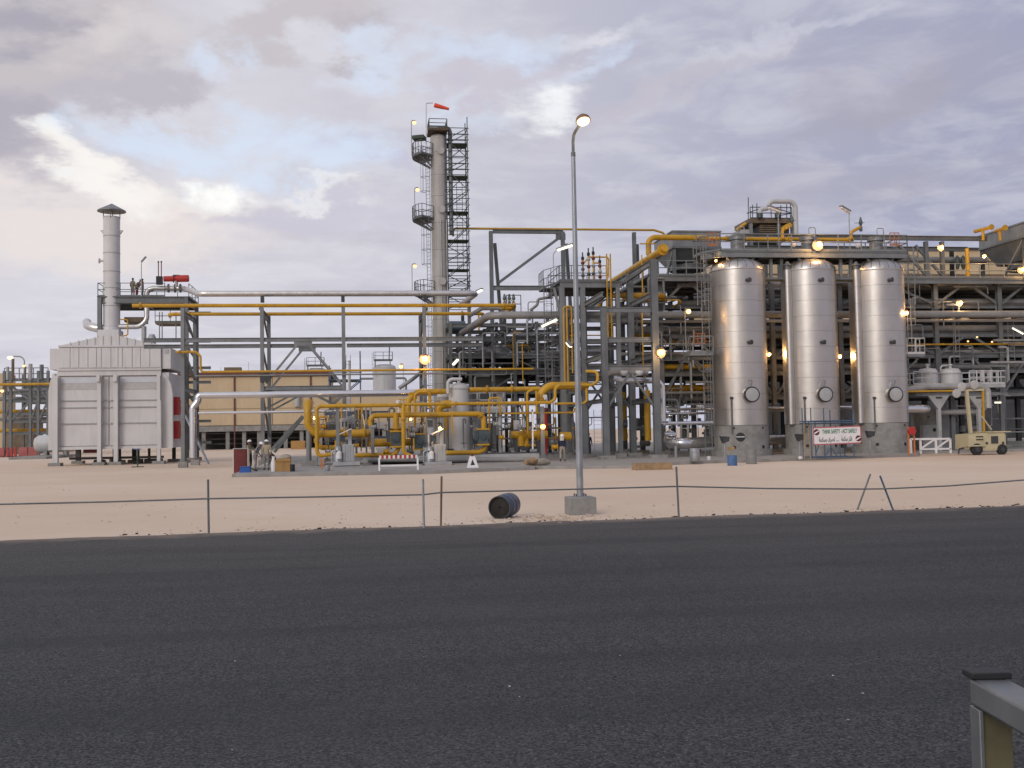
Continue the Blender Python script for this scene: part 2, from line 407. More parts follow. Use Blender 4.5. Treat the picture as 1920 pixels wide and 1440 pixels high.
    def ladder(s, p, h, w=.45, cage=False, face=-UY, r=.025, step=.33):
        p = V3(p); sx = face.cross(UZ) * (w / 2)
        for q in (p + sx, p - sx): s.tube([q, q + UZ * h], r, 5)
        for i in range(1, int(h / step)): s.tube([p + sx + UZ * i * step, p - sx + UZ * i * step], .014, 4)
        if cage:
            c, k = p + face * .36, []
            for i in range(7):
                g = math.pi * (i / 6); k.append(sx.normalized() * math.cos(g) * .36 + face * math.sin(g) * .42)
            z = 2.2
            while z < h:
                s.tube([p + sx + UZ * z] + [p + face * .30 + q + UZ * z for q in k] + [p - sx + UZ * z], .022, 4); z += 1.3
            for i in (0, 2, 4, 6): s.tube([p + face * .30 + k[i] + UZ * 2.2, p + face * .30 + k[i] + UZ * (h - .05)], .018, 4)
        return s
    def put(s, name, m, parent=None, kind=None, label=None):
        me = bpy.data.meshes.new(name)
        if parent is None:
            xs, ys, zs = zip(*s.v); off = V3(((min(xs) + max(xs)) / 2, (min(ys) + max(ys)) / 2, min(zs)))
        else: off = root_loc(parent)
        me.from_pydata([(x - off.x, y - off.y, z - off.z) for x, y, z in s.v], [], s.f)
        me.polygons.foreach_set('use_smooth', [True] * len(s.f))
        me.set_sharp_from_angle(angle=rad(38))
        for mm in (m if isinstance(m, (list, tuple)) else [m]): me.materials.append(M[mm])
        o = bpy.data.objects.new(name, me); sc.collection.objects.link(o)
        if parent is None: o.location = off
        else: o.parent = parent
        if kind: o['kind'] = kind
        if label: o['label'] = label
        return o
    def one(s, name, m, label, cat, group=None):
        o = s.put(name, m); o['label'] = label; o['category'] = cat
        if group: o['group'] = group
        return o
def T(name, label, cat, loc, group=None):
    o = bpy.data.objects.new(name, None); sc.collection.objects.link(o)
    o.empty_display_size = .3; o.location = loc; o['label'] = label; o['category'] = cat
    if group: o['group'] = group
    return o
def route(pts):
    """survey points (px, py, v) or ('d', v) for a leg straight back in depth; level legs are levelled and upright legs plumbed"""
    P = []
    for p in pts:
        if p[0] == 'd': q = P[-1].copy(); q.y = p[1]; P.append(q)
        elif p[0] == 'w': P.append(V3(p[1]))
        else: P.append(W(*p))
    for a, b in zip(P, P[1:]):
        if abs(a.y - b.y) < .01:
            if abs(a.z - b.z) < .5 and abs(a.x - b.x) > 1: a.z = b.z = (a.z + b.z) / 2
    for a, b in zip(P, P[1:]):
        if abs(a.y - b.y) < .01 and abs(a.x - b.x) < .35 and abs(a.z - b.z) > abs(a.x - b.x) * 2: a.x = b.x = (a.x + b.x) / 2
        elif abs(a.y - b.y) > .01 and abs(a.x - b.x) < 1e-6: b.z = a.z
    return P
def pipe(name, label, m, pts, r, group=None, cat='pipe', n=12, flanges=(), fm=None, parent=None, fil=None):
    P = route(pts); b = B().tube(P, r, n, fil=fil or r * 3.0)
    if not flanges:
        return b.put(name, m, parent) if parent else b.one(name, m, label, cat, group)
    if parent: t = parent
    else: t = T(name, label, cat, P[0], group)
    b.put('pipe_run', m, t)
    for f in flanges:      # fraction along a leg: (leg, t)
        a, c = P[f[0]], P[f[0] + 1]; d = (c - a).normalized(); q = a.lerp(c, f[1])
        B().lathe(q - d * .06, [(r * 1.7, 0), (r * 1.7, .05), (r * 1.15, .052), (r * 1.15, .07), (r * 1.7, .072), (r * 1.7, .12)], n, d).put('flange', fm or m, t)
    return t
# ================================================================== SETTING
g = B(); nx = 40
g.add([(-4000, -1500, 0), (4000, -1500, 0), (4000, 6000, 0), (-4000, 6000, 0)], [(0, 1, 2, 3)])
g.put('sandy_ground', 'sand', kind='structure')
# road: far edge ragged, asphalt lies 4 cm proud of the sand
e0, e1 = G(-900, 1048), G(2900, 916)
nrm = V3((-(e1 - e0).y, (e1 - e0).x, 0)).normalized()
ed = []; L = (e1 - e0).length; k = int(L / .22)
jit = 0
for i in range(k + 1):
    jit = jit * .72 + R.uniform(-.08, .08)
    ed.append(e0.lerp(e1, i / k) + nrm * jit)
vs, fs = [], []
for p in ed:
    q = p - nrm * 45
    vs += [(p.x + nrm.x * .05, p.y + nrm.y * .05, -.01), (p.x, p.y, .04), (p.x - nrm.x * .3, p.y - nrm.y * .3, .045), (q.x, q.y, .045)]
for i in range(k):
    for j in range(3): fs.append((4 * i + j, 4 * i + 4 + j, 4 * i + 5 + j, 4 * i + 1 + j))
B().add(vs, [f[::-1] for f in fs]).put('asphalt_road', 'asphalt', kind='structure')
# plant slab
PADZ = .18
fr = [G(*p) for p in ((435, 895), (800, 889), (1003, 881), (1004, 880), (1238, 878), (1240, 873), (1330, 869), (1420, 867), (1600, 860), (1722, 856), (1724, 851.5), (1960, 845), (2400, 835))]
poly = [(p.x, p.y) for p in fr] + [(fr[-1].x + 12, 150), (fr[2].x - 8, 150), (fr[2].x - 8, 101), (fr[0].x + 0, 101)]
B().slab(poly, -.05, PADZ).put('concrete_pad', 'concrete_light', kind='structure')
k0, k1 = G(-300, 852), G(96, 845)
B().beam(k0 + UZ * .1, k1 + UZ * .1, .35, .25).put('kerb', 'concrete', kind='structure')
def spread(name, m, n, where, smin, smax, seed, sq=.6):
    r = random.Random(seed); b = B()
    for _ in range(n):
        c = where(r); s = r.uniform(smin, smax) * (1 if r.random() < .8 else 1.7)
        pts = [V3((r.uniform(.6, 1) * x, r.uniform(.6, 1) * y, r.uniform(.6, 1) * z * sq)) * s for x in (-1, 1) for y in (-1, 1) for z in (-1, 1)]
        rot = Matrix.Rotation(r.uniform(0, 6.3), 3, 'Z') @ Matrix.Rotation(r.uniform(-.5, .5), 3, 'X')
        b.add([c + rot @ p + UZ * s * .25 for p in pts], [(0, 2, 3, 1), (4, 5, 7, 6), (0, 1, 5, 4), (2, 6, 7, 3), (0, 4, 6, 2), (1, 3, 7, 5)])
    return b.put(name, m, kind='stuff')
def near_block(r):
    q = G(1045 + r.gauss(0, 38), 968 + abs(r.gauss(0, 8))); return q
spread('rubble', 'stone', 150, near_block, .015, .05, 3)
spread('gravel', 'stone', 420, lambda r: e0.lerp(e1, r.uniform(.22, .8)) + nrm * abs(r.gauss(.25, 1.1)), .008, .026, 4)
spread('tar_clods', 'tar_clod', 260, lambda r: e0.lerp(e1, r.uniform(.22, .8)) + nrm * abs(r.gauss(.05, .35)), .01, .03, 5)
spread('sand_pebbles', 'stone', 300, lambda r: G(r.uniform(0, 1920), r.uniform(885, 985)), .008, .028, 6)
spread('road_chips', 'white_paint', 9, lambda r: G(r.uniform(0, 1920), r.uniform(1040, 1420), .047), .004, .009, 8, .3)

# ================================================================== LIGHT FITTINGS
def glow(p, energy, parent, rgb=(1, .55, .2), r=.15):
    l = bpy.data.lights.new('lamp_light', 'POINT'); l.energy, l.color, l.shadow_soft_size = energy, rgb, r
    o = bpy.data.objects.new('lamp_light', l); sc.collection.objects.link(o)
    o.parent = parent; o.location = V3(p) - root_loc(parent)
LAMPS = 'sodium lamps lit around the plant'
def floodlight(px, py, v, rpx, label, pole_to=None, energy=0, soft=False, name='flood_lamp', group=LAMPS, z0=None):
    p = W(px, py, v); r = rpx * mpp(px, v)
    t = T(name, label, 'lamp', p if z0 is None else (p.x, p.y, z0), group)
    gl = B().ball(p, r, 12).put('globe', 'sodium_soft' if soft else 'sodium', t)
    B().lathe(p + UZ * r * .72, [(r * .85, 0), (r * .6, r * .4), (r * .2, r * .62)], 12).put('hood', 'lamp_cap', gl)
    if pole_to:
        q = W(pole_to[0], pole_to[1], v + .15)
        B().tube([V3((q.x, q.y, q.z)), V3((q.x, q.y, p.z + r * 1.3)), V3((p.x, p.y, p.z + r * 1.3))], .03, 6, fil=.2).put('pole', 'steel_light', t)
    if energy >= 100:
        B().lathe(p + UY * r * .9, [(r * 1.5, -r * .25), (r * 1.3, 0), (r * .3, r * .25), (r * .3, r * .35), (r * 1.35, .06), (r * 1.55, -r * .2)], 20, UY, caps=False).put('halo_dish', 'white_paint', t)  # added dish behind the globe, lit by the lamp to give it a halo
    if energy: glow(p + V3((0, -r * 1.4, 0)), energy, t)
    return t
def tube_light(pa, pb, v, label, pole=None, lit=True, group='tube lamp fittings on the steelwork'):
    a, b = W(*pa, v), W(*pb, v - .6)
    t = T('tube_lamp', label, 'lamp', a, group)
    d = (b - a).normalized(); w = .16
    hs = B().beam(a, b, .26, .10, UZ, on=.08).put('housing', 'steel_light', t)
    B().beam(a + d * .05, b - d * .05, .20, .12, UZ, on=-.03).put('diffuser', 'tube_white' if lit else 'white_paint', hs)
    if pole:
        q = W(*pole, v + .05)
        B().tube([q, V3((q.x, q.y, a.z - .25)), V3((a.x, a.y, a.z)) ], .035, 6, fil=.3).put('pole', 'galvanised', t)
    return t

# ================================================================== PEOPLE
def person(label, base, yaw, pose, top, legs, helmet='helmet_white', sleeves=True, group='workers around the plant', h=1.74, scarf=None):
    """one continuous skinned body; clothing colours lie on its faces by the limb they belong to"""
    s = h / 1.74
    J = dict(pel=(0, 0, .95), bel=(0, .01, 1.10), che=(0, .0, 1.33), nek=(0, .015, 1.49), jaw=(0, -.02, 1.57), skl=(0, .0, 1.68),
             sL=(-.19, .01, 1.42), eL=(-.25, .02, 1.13), wL=(-.24, -.10, .89), hL=(-.235, -.13, .82),
             sR=(.19, .01, 1.42), eR=(.25, .02, 1.13), wR=(.24, -.10, .89), hR=(.235, -.13, .82),
             pL=(-.10, 0, .90), kL=(-.115, -.02, .49), aL=(-.12, .02, .09), tL=(-.14, -.15, .045),
             pR=(.10, 0, .90), kR=(.115, -.02, .49), aR=(.12, .02, .09), tR=(.14, -.15, .045))
    def mv(names, dx=0, dy=0, dz=0):
        for k in names: J[k] = (J[k][0] + dx, J[k][1] + dy, J[k][2] + dz)
    UP = ['bel', 'che', 'nek', 'jaw', 'skl', 'sL', 'eL', 'wL', 'hL', 'sR', 'eR', 'wR', 'hR']
    def lean(ang, names=UP, piv='pel'):
        c = V3(J[piv]); m = Matrix.Rotation(ang, 3, 'X')
        for k in names: J[k] = tuple(c + m @ (V3(J[k]) - c))
    if pose == 'walk':
        J['kL'], J['aL'], J['tL'] = (-.11, -.14, .50), (-.11, -.20, .09), (-.12, -.37, .06)
        J['kR'], J['aR'], J['tR'] = (.11, .04, .49), (.11, .28, .13), (.12, .14, .045)
        mv(['eL', 'wL', 'hL'], 0, .12, .02); mv(['eR', 'wR', 'hR'], 0, -.14, .03)
    if pose == 'arms':
        J['eL'], J['wL'], J['hL'] = (-.30, -.12, 1.16), (-.16, -.32, 1.17), (-.10, -.37, 1.19)
        J['eR'], J['wR'], J['hR'] = (.30, -.12, 1.16), (.16, -.32, 1.14), (.10, -.37, 1.15)
    if pose == 'bend':
        lean(rad(32)); J['wL'], J['hL'] = tuple(V3(J['eL']) + V3((.04, -.16, -.20))), tuple(V3(J['eL']) + V3((.06, -.20, -.26)))
        J['wR'], J['hR'] = tuple(V3(J['eR']) + V3((-.04, -.16, -.20))), tuple(V3(J['eR']) + V3((-.06, -.20, -.26)))
        J['kL'] = (-.13, -.12, .50); J['aL'], J['tL'] = (-.15, -.05, .09), (-.16, -.22, .045); J['aR'], J['tR'] = (.13, .12, .09), (.14, -.04, .045)
    if pose == 'crouch':
        mv(UP + ['pel', 'pL', 'pR'], 0, .12, -.52); lean(rad(30))
        for a, x in (('L', -1), ('R', 1)):
            J['k' + a] = (.16 * x, -.33, .50); J['a' + a] = (.14 * x, .02, .09); J['t' + a] = (.15 * x, -.15, .045)
            J['w' + a] = (.10 * x, -.50, .58); J['h' + a] = (.08 * x, -.56, .52); J['e' + a] = (.27 * x, -.28, .66)
    names = list(J); E = [('pel', 'bel'), ('bel', 'che'), ('che', 'nek'), ('nek', 'jaw'), ('jaw', 'skl')]
    for a in 'LR': E += [('che', 's' + a), ('s' + a, 'e' + a), ('e' + a, 'w' + a), ('w' + a, 'h' + a), ('pel', 'p' + a), ('p' + a, 'k' + a), ('k' + a, 'a' + a), ('a' + a, 't' + a)]
    RD = dict(pel=(.155, .12), bel=(.15, .115), che=(.17, .12), nek=(.058, .058), jaw=(.07, .082), skl=(.082, .095), s=(.075, .075), e=(.052, .052), w=(.036, .03), h=(.042, .022), p=(.105, .105), k=(.07, .07), a=(.052, .052), t=(.046, .038))
    rot = Matrix.Rotation(yaw, 3, 'Z'); base = V3(base)
    me = bpy.data.meshes.new('body'); me.from_pydata([tuple(rot @ (V3(J[k]) * s)) for k in names], [(names.index(a), names.index(b)) for a, b in E], [])
    o = bpy.data.objects.new('body_rig', me); sc.collection.objects.link(o)
    o.modifiers.new('skin', 'SKIN'); o.modifiers.new('sub', 'SUBSURF').levels = 1
    for i, k in enumerate(names):
        sv = me.skin_vertices[0].data[i]; r = RD.get(k) or RD[k[0]]; sv.radius = (r[0] * s, r[1] * s); sv.use_root = (k == 'pel')
    dg = bpy.context.evaluated_depsgraph_get(); m2 = bpy.data.meshes.new_from_object(o.evaluated_get(dg))
    bpy.data.objects.remove(o)
    P = {k: rot @ (V3(J[k]) * s) for k in names}
    vs = [v.co.copy() for v in m2.vertices]; fs = [list(p.vertices) for p in m2.polygons]
    def near(c):
        best = None
        for a, b in E:
            d = P[b] - P[a]; t = max(0, min(1, (c - P[a]).dot(d) / d.length_squared)); q = (c - P[a] - d * t).length
            if best is None or q < best[0]: best = (q, a, b, t)
        return best
    mi = []
    for f in fs:
        c = sum((vs[i] for i in f), V3()) / len(f); _, a, b, t = near(c)
        if b in ('jaw', 'skl') or (b == 'nek' and t > .8): mi.append(2)
        elif b[0] == 'h' or (b[0] == 'w' and (t > .8 or not sleeves)): mi.append(2)
        elif b[0] == 't' or (b[0] == 'a' and t > .85): mi.append(3)
        elif b[0] in 'pka' and b != 'pel': mi.append(1)
        elif b == 'bel' and t < .15: mi.append(1)
        else: mi.append(0)
    bb = B(); bb.v, bb.f = [tuple(v + base) for v in vs], fs
    fwd = rot @ V3((0, -1, 0)); side = rot @ UX
    def extra(fn):
        k = len(bb.f); fn(); mi.extend([2] * (len(bb.f) - k))
    for a, x in (('L', -1), ('R', 1)):                       # five fingers of unequal length, slightly curled, thumb off the side of the palm
        h0, d = P['h' + a] + base, (P['h' + a] - P['w' + a]).normalized()
        for q, ln in ((-.03, .062), (-.01, .075), (.01, .07), (.03, .055)):
            st = h0 + fwd * q * -.9
            extra(lambda: bb.tube([st, st + d * ln * .6, st + d * ln + fwd * .015], .009, 5))
        extra(lambda: bb.tube([h0 - d * .05, h0 - d * .02 + fwd * .045, h0 + d * .02 + fwd * .06], .010, 5))
    hd = P['jaw'].lerp(P['skl'], .45) + base; up = (P['skl'] - P['jaw']).normalized()
    fx_ = (fwd - up * fwd.dot(up)).normalized()
    extra(lambda: bb.tube([hd + fx_ * .075 + up * .015, hd + fx_ * .105 - up * .02], .012, 5))
    for x in (-1, 1):
        extra(lambda: bb.ball(hd + side * x * .082, .022, 6))
        k = len(bb.f); bb.ball(hd + fx_ * .082 + side * x * .032 + up * .018, .009, 6); mi.extend([3] * (len(bb.f) - k))
    k = len(bb.f); bb.tube([hd + fx_ * .082 - side * .022 - up * .045, hd + fx_ * .082 + side * .022 - up * .045], .006, 4); mi.extend([3] * (len(bb.f) - k))
    t = T('person', label, 'person', base, group)
    o = bb.put('body', [top, legs, 'skin', 'cloth_dark'], t)
    o.data.polygons.foreach_set('material_index', mi)
    top_ = P['skl'] + base
    if helmet:
        B().lathe(top_ - up * .015, [(.155, 0), (.15, .012), (.125, .014), (.118, .06), (.085, .105), (.03, .125)], 14, up).put('hard_hat', helmet, t)
    else:
        B().lathe(top_ - up * .02, [(.10, 0), (.10, .04), (.07, .10), (.02, .12)], 12, up).put('cap', 'cloth_dark', t)
    if scarf:
        B().lathe(P['nek'] + base - up * .02, [(.17, -.08), (.14, .02), (.12, .10), (.11, .19)], 12, up).put('head_cloth', scarf, t)
    bpy.data.meshes.remove(m2)
    return t
# ================================================================== FIRED HEATER
VF = 90.0
def hx(px, py=760): return W(px, py, VF).x
def hz(py, px=205): return W(px, py, VF).z
heater = T('fired_heater', 'white box shaped fired heater on steel legs with a tall capped stack', 'heater', (hx(205), VF + 3.5, 0))
B().bx(hx(96), hx(316), VF + .2, VF + 7, hz(842), hz(699)).put('casing', 'heater_white', heater)
bays = [(113, 184), (193, 203.3), (205, 215), (224, 297)]
rows = [(706, 750), (752, 763), (765, 793), (795, 835)]
for i, (a, b) in enumerate(bays):
    for j, (c, d) in enumerate(rows):
        B().bx(hx(a) + .02, hx(b) - .02, VF + .08 + .015 * ((i + j) % 2), VF + .2, hz(d), hz(c)).put('panel', 'heater_white', heater)
for y in (750.9, 763.9, 794):                  # stiffening flats between the courses
    B().bx(hx(110), hx(300), VF - .02, VF + .14, hz(y + .5), hz(y - .2)).put('stiffener', 'heater_white', heater)
B().bx(hx(108), hx(302), VF - .06, VF + .2, hz(704), hz(692)).put('top_channel', 'heater_white', heater)
B().bx(hx(110), hx(304), VF - .05, VF + .25, hz(842), hz(837)).put('bottom_channel', 'heater_white', heater)
for s in (((90, 842), (102, 842), (102, 699), (98, 702), (93, 714), (90, 732)), ((303, 842), (323, 842), (323, 740), (320, 722), (313, 706), (303, 699))):
    B().prism([(hx(x), hz(y)) for x, y in s], VF + .1, VF + .55).put('end_plate', 'heater_white', heater)
for px, w in ((106, 9), (188, 7), (219, 7.5), (299, 6)):
    for y0, nm in ((VF - .25, 'leg'), (VF + 6.6, 'leg')):
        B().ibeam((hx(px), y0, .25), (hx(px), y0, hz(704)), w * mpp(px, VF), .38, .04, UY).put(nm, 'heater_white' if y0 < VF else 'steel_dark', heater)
        B().box((hx(px), y0, .13), (.95, .95, .26)).put('footing', 'concrete', heater)
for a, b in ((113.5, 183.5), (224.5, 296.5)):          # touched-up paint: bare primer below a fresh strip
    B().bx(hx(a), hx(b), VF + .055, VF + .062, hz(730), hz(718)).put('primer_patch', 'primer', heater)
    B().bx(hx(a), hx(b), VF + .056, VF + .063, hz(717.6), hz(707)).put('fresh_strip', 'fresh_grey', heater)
for px in (187, 219):
    B().prism([(hx(px - 3), hz(704)), (hx(px + 4), hz(704)), (hx(px + 3), hz(716)), (hx(px - 4), hz(716))], VF - .7, VF - .46).put('gusset', 'heater_white', heater)
# convection box
zt, zb = hz(651), hz(691)
B().bx(hx(111), hx(303), VF - .1, VF + 7.2, zb, zt).put('convection_box', 'heater_white', heater)
seams = [111, 132.5, 149, 166, 182, 191, 209, 222.5, 230.5, 249, 264.5, 282, 303]
for a, b in zip(seams, seams[1:]):
    B().bx(hx(a) + .035, hx(b) - .035, VF - .16, VF - .1, zb + .08, zt - .06).put('panel', 'heater_white', heater)
for a, b in ((93, 110), (304, 320)):
    B().bx(hx(a), hx(b), VF + .05, VF + 7, hz(692), hz(653)).put('header_box', 'heater_white', heater)
B().bx(hx(309), hx(316), VF, VF + .06, hz(663), hz(655)).put('hatch', 'cabinet', heater)
B().bx(hx(110), hx(304.5), VF - .22, VF + 7.3, hz(650.8), hz(647.5)).put('cornice', 'heater_white', heater)
B().bx(hx(108), hx(303), VF - .2, VF + .3, hz(694.5), hz(691.5)).put('cornice', 'heater_white', heater)
# hipped hood to the stack
sx, sy = W(209.5, 520, VF + 3.5).x, VF + 3.5
hz2 = lambda py: W(209.5, py, sy).z
z0, z1 = hz(647.4), hz2(633)
hl, hr_, nl, nr = hx(112), hx(302), hx(190), hx(226)
zg = hz(630.5)
hood = B().prism([(hl, z0), (hr_, z0), (nr, zg), (nl, zg)], VF, VF + 7).put('hood', 'heater_white', heater)
for i in range(13):
    x = hl + (hr_ - hl) * (i + .3) / 12.6
    zt_ = z0 + (zg - z0) * (min(1, (x - hl) / (nl - hl)) if x < nl else min(1, (hr_ - x) / (hr_ - nr)))
    if zt_ - z0 > .08: B().bx(x - .03, x + .03, VF - .07, VF - .002, z0 + .02, zt_ + .10).put('seam_rib', 'heater_white', hood)
B().bx(sx - .95, sx + .75, sy - .9, sy + .9, z1 + .004, hz2(620)).put('neck', 'heater_white', heater)
rs = 15.0 * mpp(209, sy)
B().lathe((sx, sy, 0), [(rs * 1.12, hz2(620)), (rs * 1.05, hz2(613))], 28).put('neck_ring', 'heater_white', heater)
zs = [613, 574, 540.5, 509.5, 475, 443, 407.5]
for a, b in zip(zs, zs[1:]):
    ss = B().lathe((sx, sy, 0), [(rs, hz2(a) + .02), (rs, hz2(b) - .05)], 32).put('stack_section', 'heater_white', heater)
    B().lathe((sx, sy, 0), [(rs * 1.035, hz2(b) - .05), (rs * 1.035, hz2(b) + .02)], 32).put('stack_band', 'cabinet', ss)
for x in (-1, 1):
    B().prism([(sx + x * rs, hz2(440)), (sx + x * rs, hz2(432)), (sx + x * rs * 1.38, hz2(432))], sy - .12, sy + .12).put('lug', 'heater_white', heater)
B().lathe((sx - rs, sy, hz2(489)), [(.11, 0), (.11, .3), (.24, .3), (.24, .38)], 10, -UX).put('sample_nozzle', 'heater_white', heater)
cap = B().lathe((sx, sy, 0), [(1.18, hz2(397)), (1.16, hz2(395)), (.05, hz2(382))], 32).put('rain_cap', 'steel_light', heater)
for g in range(4):
    x, y = sx + math.cos(g * 1.571 + .1) * rs * .98, sy + math.sin(g * 1.571 + .1) * rs * .98
    B().beam((x, y, hz2(411)), (x, y, hz2(395.5)), .07, .05).put('cap_strut', 'steel_light', cap)
# burners on the east wall, and what hangs below the box
wx = hx(316)
for y in (762, 808):
    for dyy in (2.6, 5.2):
        B().lathe((wx, VF + dyy, hz(y)), [(.62, 0), (.62, .45), (.5, .6), (.22, .62), (.22, .85)], 20, UX).put('burner', 'red', heater)
    B().bx(wx + .02, wx + .62, VF + 1.1, VF + 1.9, hz(y + 17), hz(y - 17)).put('burner_windbox', 'red', heater)
for i, px in enumerate((172, 205, 247, 268, 285)):
    B().tube([V3((hx(px), VF + 2.5, hz(842))), V3((hx(px), VF + 2.5, .35))], .11, 8).put('drain_leg', 'steel_dark', heater)
    B().box((hx(px), VF + 2.5, .2), (.7, .7, .4)).put('drain_box', 'steel_dark', heater)
B().tube([V3((hx(120), VF + 1.6, .55)), V3((hx(300), VF + 1.6, .55))], .10, 8).put('fuel_header', 'steel_dark', heater)
B().bx(hx(150), hx(180), VF + 1, VF + 2, hz(842) - .3, hz(842)).put('under_duct', 'dark_red', heater)
B().tube([V3((hx(302), VF - .35, hz(844))), V3((hx(302), VF - .35, hz(752)))], .09, 8).put('sight_pipe', 'white_paint', heater)

p = G(258, 876)
st = T('pipe_stand', 'small green pipe stand in front of the white heater legs', 'stand', p)
B().tube([p, p + UZ * 1.3], .05, 8).put('post', 'green_deck', st); B().box(p + UZ * .03, (.8, .5, .06)).put('base_plate', 'green_deck', st)
B().box(p + UZ * 1.33, (.5, .3, .06)).put('saddle', 'blue_faded', st)
p0, p1 = W(347, 778, 88.), G(391, 870)
B().beam(p0, p1, .16, .12).one('leaning_beam', 'galvanised', 'bluish steel member leaning aslant beside the silver riser at the heater', 'beam')

# ================================================================== WEST PIPE RACK (four bents, two rows of columns)
V1, V2 = 78.0, 83.5
rack = T('pipe_rack', 'long grey steel pipe rack carrying yellow pipes between heater and tower', 'pipe rack', (X(645, V1), V1, 0))
cx = [X(p, V1, 6) for p in (343, 492, 645, 797)]
ztop, zmid, zlow = Z(492, 577, V1), Z(500, 637, V1), Z(560, 727, V1)
def col(px_x, v, z0, z1, w, d, par, m='steel', up=UY, base=True, name='column'):
    B().ibeam((px_x, v, z0), (px_x, v, z1), w, d, .035, up).put(name, m, par)
    if base: B().box((px_x, v, z0 - .02 if z0 < .1 else z0 + .0), (w * 2.4, w * 2.4, .5)).put('footing', 'concrete', par)
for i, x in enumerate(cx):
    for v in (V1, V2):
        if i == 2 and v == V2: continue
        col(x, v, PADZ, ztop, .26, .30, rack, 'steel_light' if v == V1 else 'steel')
    if i != 2:
        B().ibeam((x, V1 + .2, ztop - .35), (x, V2 - .2, ztop - .35), .2, .3).put('cross_beam', 'steel', rack)
        B().ibeam((x, V1 + .2, zlow), (x, V2 - .2, zlow), .2, .3).put('cross_beam', 'steel', rack)
        B().beam((x, V1 + .2, zmid + 2.2), (x, V2 - .2, zmid + .4), .14, .14).put('brace', 'steel', rack)
        B().beam((x, V1 + .2, zmid - .6), (x, V2 - .2, zlow + 1.0), .14, .14).put('brace', 'steel', rack)
        B().beam((x, V1 + .2, zlow - .5), (x, V2 - .2, PADZ + 2.0), .14, .14).put('brace', 'steel', rack)
for v in (V1, V2):
    for a, b in zip(cx, cx[1:]):
        B().ibeam((a + .14, v, zmid), (b - .14, v, zmid), .22, .30).put('long_beam', 'steel_light', rack)
    B().ibeam((cx[3] + .14, v, zmid), (X(905, v, 8), v, zmid), .22, .30).put('long_beam', 'steel_light', rack)
    B().ibeam((X(270, v, 8), v, zmid), (cx[0] - .14, v, zmid), .22, .30).put('long_beam', 'steel', rack)
for v, dz_ in ((V1, 0), (V2, -.05)):
    a, b, m_ = cx[1], cx[2], (cx[1] + cx[2]) / 2
    B().ibeam((a + .14, v, zlow), (b - .14, v, zlow), .2, .28).put('tie_beam', 'steel_light', rack)
    for s, e in ((a + .25, m_ - .35), (b - .25, m_ + .35)):
        B().beam((s, v, zlow + .35), (e, v, zmid - .3), .15, .15).put('brace', 'steel_light', rack)
        B().beam((s, v, Z(560, 765, V1)), (e, v, zlow - .25), .13, .13).put('brace', 'steel', rack)
    B().box((m_, v, zmid - .28), (1.3, .12, .34)).put('gusset_plate', 'steel_light', rack)
    B().beam((X(568, v, 4), v, Z(568, 780, V1)), (a + .35, v, PADZ + .7), .22, .22).put('knee_brace', 'steel', rack)
for px, py in ((492, 562), (643, 561), (797, 560)):
    q = W(px, py, 80.2); B().box(q, (.26, .3, .42)).put('pipe_shoe', 'steel_dark', rack)
    B().ibeam((q.x, V1, ztop + .02), (q.x, V2, ztop + .02), .16, .2).put('top_beam', 'steel', rack)
B().box(W(497, 708, V1 - .3), (.7, .25, .6)).put('junction_box', 'steel_dark', rack)

RK = 'pipes along the west rack'
pipe('silver_pipe', 'thick clad silver pipe running highest along the rack from heater to tower', 'clad_pipe',
     [(197, 613, 93.4), (262, 612, 93.4), (275, 600, 93.4), (275, 545, 93.4), (288, 541, 93.4), (344, 540, 93.4), (373, 553, 80.2), (800, 549, 80.2), (893, 549, 80.2), (862, 573, 92)], .225, RK, n=16,
     flanges=((4, .5), (4, .72), (4, .9)), fm='steel_light', fil=.75)
pipe('silver_duct', 'blunt clad duct end sticking out beyond the heater stack', 'clad_pipe', [(163, 604, 95), (164, 610, 94.4), (170, 613, 93.6), (186, 617, 93.4), (215, 615, 93.4)], .36, n=16, fil=.9)
z1y, z2y = ztop + .16, ztop + .16
pipe('yellow_pipe', 'yellow gas pipe on the front top edge of the west rack', 'yellow',
     [('w', (X(248, V1, 12), V1, z1y)), ('w', (X(966, V1, 12), V1, z1y)), ('w', (X(966, V1, 12) - .1, V1 + 3.5, z1y - .1))], .135, RK, n=14, flanges=((0, .02), (0, .97)), fil=.4)
pipe('yellow_pipe', 'yellow gas pipe on the rear top edge of the west rack', 'yellow',
     [('w', (X(312, V2, 12), V2 + 1.5, z2y)), ('w', (X(318, V2, 12), V2, z2y)), ('w', (X(906, V2, 12), V2, z2y)), ('w', (X(912, V2, 12), V2 + 4, z2y - .5))], .135, RK, n=14, flanges=((1, .06), (1, .93)), fil=.4)
pipe('yellow_pipe', 'thin yellow pipe dropping from the heater roof then running level along the rack', 'yellow',
     [(329, 660, 77.4), (368, 660, 77.4), (376, 668, 77.4), (376, 699, 77.4), (1000, 690, 77.4)], .085, RK, n=10, flanges=((0, .2), (0, .6)))
pipe('grey_pipe', 'slim grey pipe just under the thin yellow pipe of the rack', 'pipe_grey', [(366, 706, 77.6), (875, 699, 77.6)], .06, RK)
pipe('silver_pipe', 'shiny clad pipe bending up from the ground by the heater and along the rack', 'silver',
     [(362, 862, 76.4), (362, 764, 76.4), (371, 752, 76.4), (372, 741, 76.4), (390, 741, 76.4), (836, 736, 76.4)], .24, RK, n=16, flanges=((0, .02),), fm='concrete', fil=.42)
pipe('silver_pipe', 'thin bright pipe running low behind the yellow metering skid', 'silver', [(372, 774, 76.0), (655, 771, 76.0)], .10, RK)
pipe('grey_pipe', 'short slanting grey pipe above the white pot vessel', 'insulation', [(748, 728, 84), (772, 712, 84), (792, 696, 88)], .16, None)

